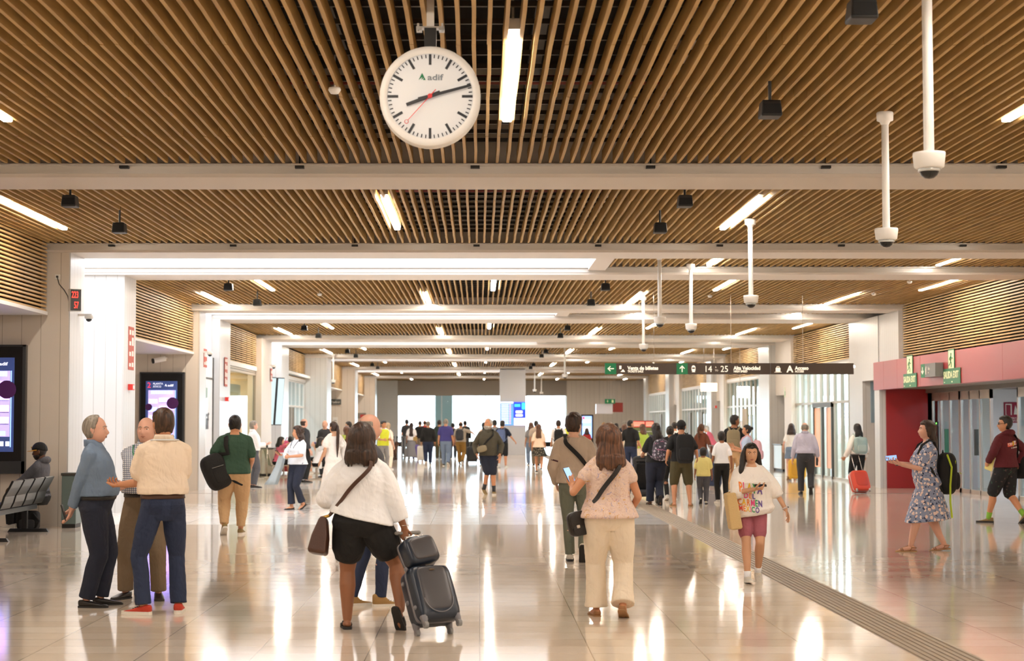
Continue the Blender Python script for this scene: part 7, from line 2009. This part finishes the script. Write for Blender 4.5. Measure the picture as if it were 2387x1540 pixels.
o, T = carried(P, 'shoulder_bag', 'black shoulder bag on the right side of the man in the maroon hooded top', 'bag'); strap_mesh(P, o, T, [P.surf(-5, 1.0, .1), P.surf(-30, 1.2, .075), P.surf(-60, 1.34, .07), P.U((.12, -.10, 1.45)), P.U((.11, -.02, 1.515)), P.U((.12, .1, 1.43)), P.surf(35, 1.2, .07), P.surf(10, 1.0, .1)], .06, C['black']); b = bagmb(T); b.rbox((.34, -.06, .90), (.2, .36, .38), .06, exp=3.2); b.build('bag_body', C['black'], o, smooth=True)
o, T = carried(P, 'book', 'cream book in the left hand of the man in the maroon hooded top', 'book'); c = P.palm[1][0] + V((-.01, -.05, .02)); b = bagmb(T); b.rbox(c, (.03, .15, .24), .003, exp=12, R=Matrix.Rotation(.3, 3, 'X')); b.build('cover', C['yellow_tee'], o, smooth=True); b = bagmb(T); b.rbox(c, (.024, .152, .232), .003, exp=12, R=Matrix.Rotation(.3, 3, 'X')); b.build('pages', m_whitep, o, smooth=True)
P = P_['beard']
o, T = carried(P, 'belt_bag', 'khaki pouch worn across the chest of the bearded man', 'bag'); strap_mesh(P, o, T, [P.surf(60, 1.12, .1), P.surf(85, 1.25, .09), P.surf(115, 1.38, .07), P.U((-.11, .03, 1.475)), P.U((-.11, -.03, 1.5)), P.surf(235, 1.35, .08), P.surf(290, 1.2, .09)], .04, C['black']); b = bagmb(T); b.rbox(P.surf(58, 1.06, .13), (.24, .09, .15), .04, exp=3.2, R=Matrix.Rotation(-.4, 3, 'Z') @ Matrix.Rotation(.25, 3, 'Y')); b.build('pouch', mat('pouch_khaki', '8f836a', .8), o, smooth=True)
P = P_['qb']; o, T = carried(P, 'handbag', 'tan straw bag of the long-haired woman in the queue', 'handbag'); b = bagmb(T); b.rbox((.2, -.14, .98), (.2, .08, .2), .03); b.build('bag_body', mat('straw_tan', 'b08d52', .8), o, smooth=True)
P = P_['orange']; o, T = carried(P, 'paper_folder', 'brown paper folder under the right arm of the woman with the orange suitcase', 'folder'); b = bagmb(T); b.rbox((.25, .08, 1.02), (.03, .3, .24), .004, exp=10, R=Matrix.Rotation(-.5, 3, 'X')); b.build('sheets', mat('kraft_paper', 'b89468', .8), o, smooth=True)
P = P_['girl']; o, T = carried(P, 'drink_can', 'silver drink held by the girl in the white t-shirt', 'can'); c = P.palm[1][0]; b = bagmb(T); b.cyl(c - V((0, 0, .06)), c + V((0, 0, .06)), .033, 14); b.build('can', m_silver, o, smooth=False)
P = P_['oldman']; o, T = carried(P, 'clutch_bag', 'black pouch in the right hand of the white-haired man', 'bag'); c = P.palm[0][0] + V((0, 0, -.03)); b = bagmb(T); b.rbox(c, (.05, .12, .2), .02); b.build('pouch', L_BLK, o, smooth=True)
P = P_['scarf']; o, T = carried(P, 'scarf', 'lime green printed scarf over the shoulders of the long-haired woman', 'scarf'); b = bagmb(T)
b.tube([P.U((-.16, .1, 1.1)), P.U((-.17, .06, 1.32)), P.U((-.14, -.02, 1.48)), P.U((-.05, -.1, 1.47)), P.U((-.14, -.15, 1.3)), P.U((-.16, -.16, 1.1)), P.U((-.15, -.16, .95))], [.05, .06, .065, .06, .075, .07, .05], 12, flat=(.5, (0, 1, 0))); b.build('cloth', C['limescarf'], o, smooth=True)

# ================================================================ other luggage
suitcase('suitcase', 'orange soft suitcase pulled by the woman with the teal backpack', on(2010, 1150), math.radians(14), mat('case_orange', 'd2472f', .45), mat('case_orange2', 'c23f2a', .5), .42, .28, .50, tilt=math.radians(28), handle=.42, m_trim=mat('case_band', 'cfc6c0', .5))
suitcase('suitcase', 'yellow suitcase behind the white-haired man', on(1858, 1120), 0, mat('case_yellow', 'd8a42e', .45), mat('case_yellow2', 'c9962a', .5), .5, .28, .55, handle=.35)
suitcase('suitcase', 'white suitcase in the queue left of the dark blue jeans', on(985, 1076), 0, mat('case_white', 'd9d4cb', .4), mat('case_white2', 'ccc6bc', .4), .46, .26, .62, handle=.2)
suitcase('suitcase', 'black upright suitcase right of the plaid shirt man', on(1101, 1079), 0, m_blackp, mat('case_black2', '242424', .4), .44, .26, .62, handle=.2)
suitcase('suitcase', 'purple suitcase in the queue right of the long grey skirt', on(969, 1070), 0, mat('case_purple', '6a559a', .4), mat('case_purple2', '5d4a8a', .4), .34, .24, .6, handle=.2)
suitcase('suitcase', 'navy suitcase between the boy and the girl', on(1664, 1138), math.radians(-10), mat('case_blue', '2f3c5c', .5), mat('case_blue2', '28334f', .5), .40, .26, .62, handle=.4)
suitcase('suitcase', 'large red suitcase under the pink duffel bag at left', on(668, 1103), 0, mat('case_red', '9c2a2c', .45), mat('case_red2', '8f2628', .5), .62, .3, .72, handle=.1)
p = on(674, 1103); o = empty('duffel_bag', (p.x, p.y + .02, .83), 'pink duffel bag lying on the large red suitcase', 'duffel bag'); b = MB(); b.rbox((0, 0, .12), (.5, .28, .25), .06, exp=3); b.build('bag', mat('duffel_pink', 'd0557f', .6), o, smooth=True); b = MB(); b.tube([(-.12, -.1, .22), (-.08, -.12, .33), (.08, -.12, .33), (.12, -.1, .22)], .012, 8); b.build('handle', mat('duffel_pink'), o, smooth=True)
# seats for the people waiting on the left
for i_, (key) in enumerate(('sa', 'sb', 'sc', 'sd')):
    q = P_[key]; o = empty('waiting_chair', (q.pos.x, q.pos.y, 0), 'grey metal waiting chair under %s' % ['the woman raising her hand', 'the person behind the pink duffel', 'the girl eating', 'the woman in purple'][i_], 'chair', q.yaw, 'grey waiting chairs')
    b = MB(); b.box(-.26, .26, -.2, .3, .34, .37); b.build('seat', m_steel, o, bevel=.008); b = MB(); b.loft([[(-.26, y, z), (.26, y, z), (.26, y - .03, z), (-.26, y - .03, z)] for y, z in ((-.22, .37), (-.28, .6), (-.36, .85))]); b.build('backrest', m_steel, o, bevel=.006)
    for sx in (-.2, .2): b = MB(); b.box(sx - .02, sx + .02, -.2, .25, 0, .03); b.box(sx - .02, sx + .02, -.02, .02, .03, .34); b.build('leg', m_steel, o)
# stroller
p = on(1500, 1172); o = empty('stroller', (p.x, p.y + .1, 0), 'black folded-hood stroller pushed by the woman with the patterned backpack', 'stroller', math.radians(8)); s_ = .86
def tb(pts, r, n=8, name='frame', m=m_blackp, par=o):
    b = MB(); b.T = Matrix.Scale(s_, 4); b.tube(pts, r, n); return b.build(name, m, par, smooth=True)
for sx in (-.26, .26):
    tb([(sx, -.42, 1.02), (sx, -.2, .62), (sx, .42, .1)], .014); tb([(sx, -.36, .1), (sx * .95, -.02, .45), (sx * .95, .1, .62)], .014)
    for y in (-.36, .42):
        b = MB(); b.T = Matrix.Scale(s_, 4); b.cyl((sx - .03, y, .085), (sx + .03, y, .085), .085, 16); wh = b.build('wheel', mat('stroller_tyre', '3d3a37', .7), o); b = MB(); b.T = Matrix.Scale(s_, 4); b.cyl((sx - .032, y, .085), (sx + .032, y, .085), .04, 12); b.build('hub', m_boxg, wh)
tb([(-.26, -.42, 1.02), (.26, -.42, 1.02)], .018, name='push_bar')
b = MB(); b.T = Matrix.Scale(s_, 4); b.loft([[(x * k, y + dy, z) for x, y in ((-.24, -.16), (.24, -.16), (.24, .16), (-.24, .16))] for z, k, dy in ((.32, .9, .1), (.42, 1, .06), (.7, 1, -.08), (.95, .95, -.16))]); b.build('seat_fabric', C['black'], o, bevel=.03)
b = MB(); b.T = Matrix.Scale(s_, 4); b.rbox((0, -.02, 1.0), (.5, .5, .26), .08, exp=3); b.build('hood', C['black'], o, smooth=True); b = MB(); b.T = Matrix.Scale(s_, 4); b.rbox((0, 0, .24), (.42, .5, .18), .05, exp=4); b.build('basket', C['charcoal'], o, smooth=True)
# dog by the gate barriers
p = on(914, 1072); o = empty('dog', (p.x, p.y, 0), 'brown dog sitting by the grey gate barriers', 'dog', math.radians(-60))
m_fur = mat('dog_fur', '4b2f1c', .9, bump=.6, bscale=60); b = MB()
b.tube([(0, -.24, .22), (0, -.1, .28), (0, .08, .42), (0, .16, .56)], [.15, .17, .15, .10], 14); b.tube([(0, .14, .52), (0, .2, .68)], [.085, .075], 12); b.ell((0, .23, .74), (.085, .1, .085)); b.tube([(0, .28, .72), (0, .38, .69)], [.05, .035], 10)
for sx in (-.09, .09): b.tube([(sx, .1, .4), (sx, .13, .2), (sx, .13, .05)], [.06, .042, .035], 10); b.ell((sx, .16, .03), (.04, .06, .03)); b.tube([(sx * 1.4, -.2, .22), (sx * 1.6, .0, .2), (sx * 1.5, -.12, .06)], [.1, .085, .045], 10); b.ell((sx * 1.5, -.02, .035), (.04, .09, .035)); b.ell((sx * .95, .2, .74), (.02, .045, .075))
b.tube([(0, -.3, .14), (0, -.45, .06), (.06, -.58, .04)], [.05, .035, .02], 8)
fuse(b, .014, 2, 'body', m_fur, fold=.01, fscale=(20, 20, 20), parent=o); b = MB(); b.ell((0, .40, .70), (.018, .016, .014)); b.build('nose', m_blackp, o, smooth=True)

# ================================================================ printed lettering on clothes
def print_on(P, cl, s, size, u0, v0, colors, wd=None, back=False, name='printed_letter', slope=0.0):
    """letters laid on the front (or back) of a garment: u0, v0 = start across / height in 1.75 m units"""
    me = cl.data; bv = BVHTree.FromPolygons([v.co.copy() for v in me.vertices], [tuple(p.vertices) for p in me.polygons])
    kx = 1.0
    if wd: kx = wd / (len(s) * size * .72)
    x = u0; sg = -1 if not back else 1      # seen from in front, the reading direction runs to the wearer's left
    for i, ch in enumerate(s):
        if ch == ' ': x += size * .35; continue
        t = text_mesh(ch, size, .001, bold=.006 * size / .1 * .35)
        bm = bmesh.new(); bm.from_mesh(t); bmesh.ops.subdivide_edges(bm, edges=[e for e in bm.edges if e.calc_length() > size * .2], cuts=1); bmesh.ops.triangulate(bm, faces=bm.faces); bm.to_mesh(t); bm.free()
        for v in t.vertices: v.co.x *= kx
        w = max(v.co.x for v in t.vertices)
        ok = True
        for v in t.vertices:
            gx = (x + v.co.x) * sg * P.s; gz = (v0 + v.co.z + slope * (x + v.co.x - u0)) * P.s
            h = bv.ray_cast(V((gx, (1.5 if not back else -1.5), gz)), V((0, -1 if not back else 1, 0)))
            if h[0] is None: ok = False; break
            v.co = h[0] + h[1] * (.004 + (v.co.y < 0) * .002)
        if ok:
            t.materials.append(colors[i % len(colors)]); o = bpy.data.objects.new(name, t); COL.objects.link(o); o.parent = P.root
        x += w + size * .07 * kx
LC = [cloth('print_' + n_, c_) for n_, c_ in (('orange', 'f08a3c'), ('pink', 'e8538a'), ('yellow', 'f2c22e'), ('green', '4aa565'), ('purple', '6b4fa0'), ('red', 'e2604a'))]
P = P_['playa']; cl = P.cl['shirt']
print_on(P, cl, 'PLAYA', .17, -.20, 1.15, [LC[0], LC[1], LC[2], LC[3], LC[4]], .33, slope=-.12); print_on(P, cl, 'DEL', .09, -.13, 1.07, [LC[1], LC[0], LC[4]], .17, slope=-.12); print_on(P, cl, 'CARMEN', .115, -.20, .985, [LC[0], LC[2], LC[0], LC[1], LC[3], LC[4]], .30, slope=-.12); print_on(P, cl, 'MÉXICO', .09, -.19, .91, [LC[5], LC[0], LC[2], LC[1], LC[3], LC[4]], .27, slope=-.12)
def patch(P, cl, name, m, u0, u1, z0, z1, back=True, off=.003, slope=0.0, oval=False):
    """thin piece sewn on a garment"""
    me = cl.data; bv = BVHTree.FromPolygons([v.co.copy() for v in me.vertices], [tuple(p.vertices) for p in me.polygons]); sg = 1 if back else -1
    n = 8; vs = []; fs = []
    for lay in (off, -.004):
        for i in range(n):
            for j in range(n):
                a, c = i / (n - 1) * 2 - 1, j / (n - 1) * 2 - 1
                if oval: a, c = a * math.sqrt(1 - c * c / 2), c * math.sqrt(1 - a * a / 2)
                gx = ((u0 + u1) / 2 + a * (u1 - u0) / 2) * sg * P.s; gz = ((z0 + z1) / 2 + c * (z1 - z0) / 2) * P.s + slope * gx
                h = bv.ray_cast(V((gx, (-1.5 if back else 1.5), gz)), V((0, 1 if back else -1, 0)))
                if h[0] is None: return
                vs.append(h[0] + h[1] * lay)
    N = n * n
    for i in range(n - 1):
        for j in range(n - 1):
            q = i * n + j; fs += [(q, q + n, q + n + 1, q + 1), (N + q, N + q + 1, N + q + n + 1, N + q + n)]
    ed = [i * n for i in range(n)] + [(n - 1) * n + j for j in range(1, n)] + [i * n + n - 1 for i in range(n - 2, -1, -1)] + [j for j in range(n - 2, 0, -1)]
    for k in range(len(ed)): a, c = ed[k], ed[(k + 1) % len(ed)]; fs.append((a, c, N + c, N + a))
    b = MB(); b.add(vs, fs); return b.build(name, m, P.root, smooth=False)
P = P_['beige']; cl = P.cl['trousers']; m_dk = cloth('denim_pocket', '222c46')
for u in (-.145, .04): patch(P, cl, 'back_pocket', m_dk, u, u + .105, .855, .965)
P = P_['hoodie']; cl = P.cl['shirt']
patch(P, cl, 'printed_patch', cloth('print_red', 'd8483a'), -.12, -.012, 1.245, 1.305, slope=.1); patch(P, cl, 'printed_emblem', cloth('print_gold', 'e0a92c'), -.008, .04, 1.245, 1.325, slope=.1, off=.005, oval=True); patch(P, cl, 'printed_patch', cloth('print_white', 'efe6e0'), .042, .115, 1.258, 1.325, slope=.1)
print_on(P, cl, 'CEP', .055, -.112, 1.255, [cloth('print_white')], back=True, slope=.1); print_on(P, cl, 'UP', .045, .055, 1.272, [cloth('print_red')], back=True, slope=.1); print_on(P, cl, 'A CORUÑA', .03, -.05, 1.205, [cloth('print_white')], back=True, slope=.1)
for k in (0, 1):    # coloured bands on the left sleeve of the sweatshirt
    P = P_['sweater']; S, E = P.sh[1], P.el[1]; d = (E - S).normalized(); T = Matrix.Scale(P.s, 4)
    b = MB(); b.T = T; t0 = .45 + .22 * k; c = S.lerp(E, t0); r = .063; b.cyl(c, c + d * (.018 if k else .03), r, 24); 
    # drawn as thin cuffs hugging the sleeve
    b.build('sleeve_band', cloth('band_mustard', 'c9a070') if k == 0 else cloth('band_plum', '47262e'), P.root, smooth=True)
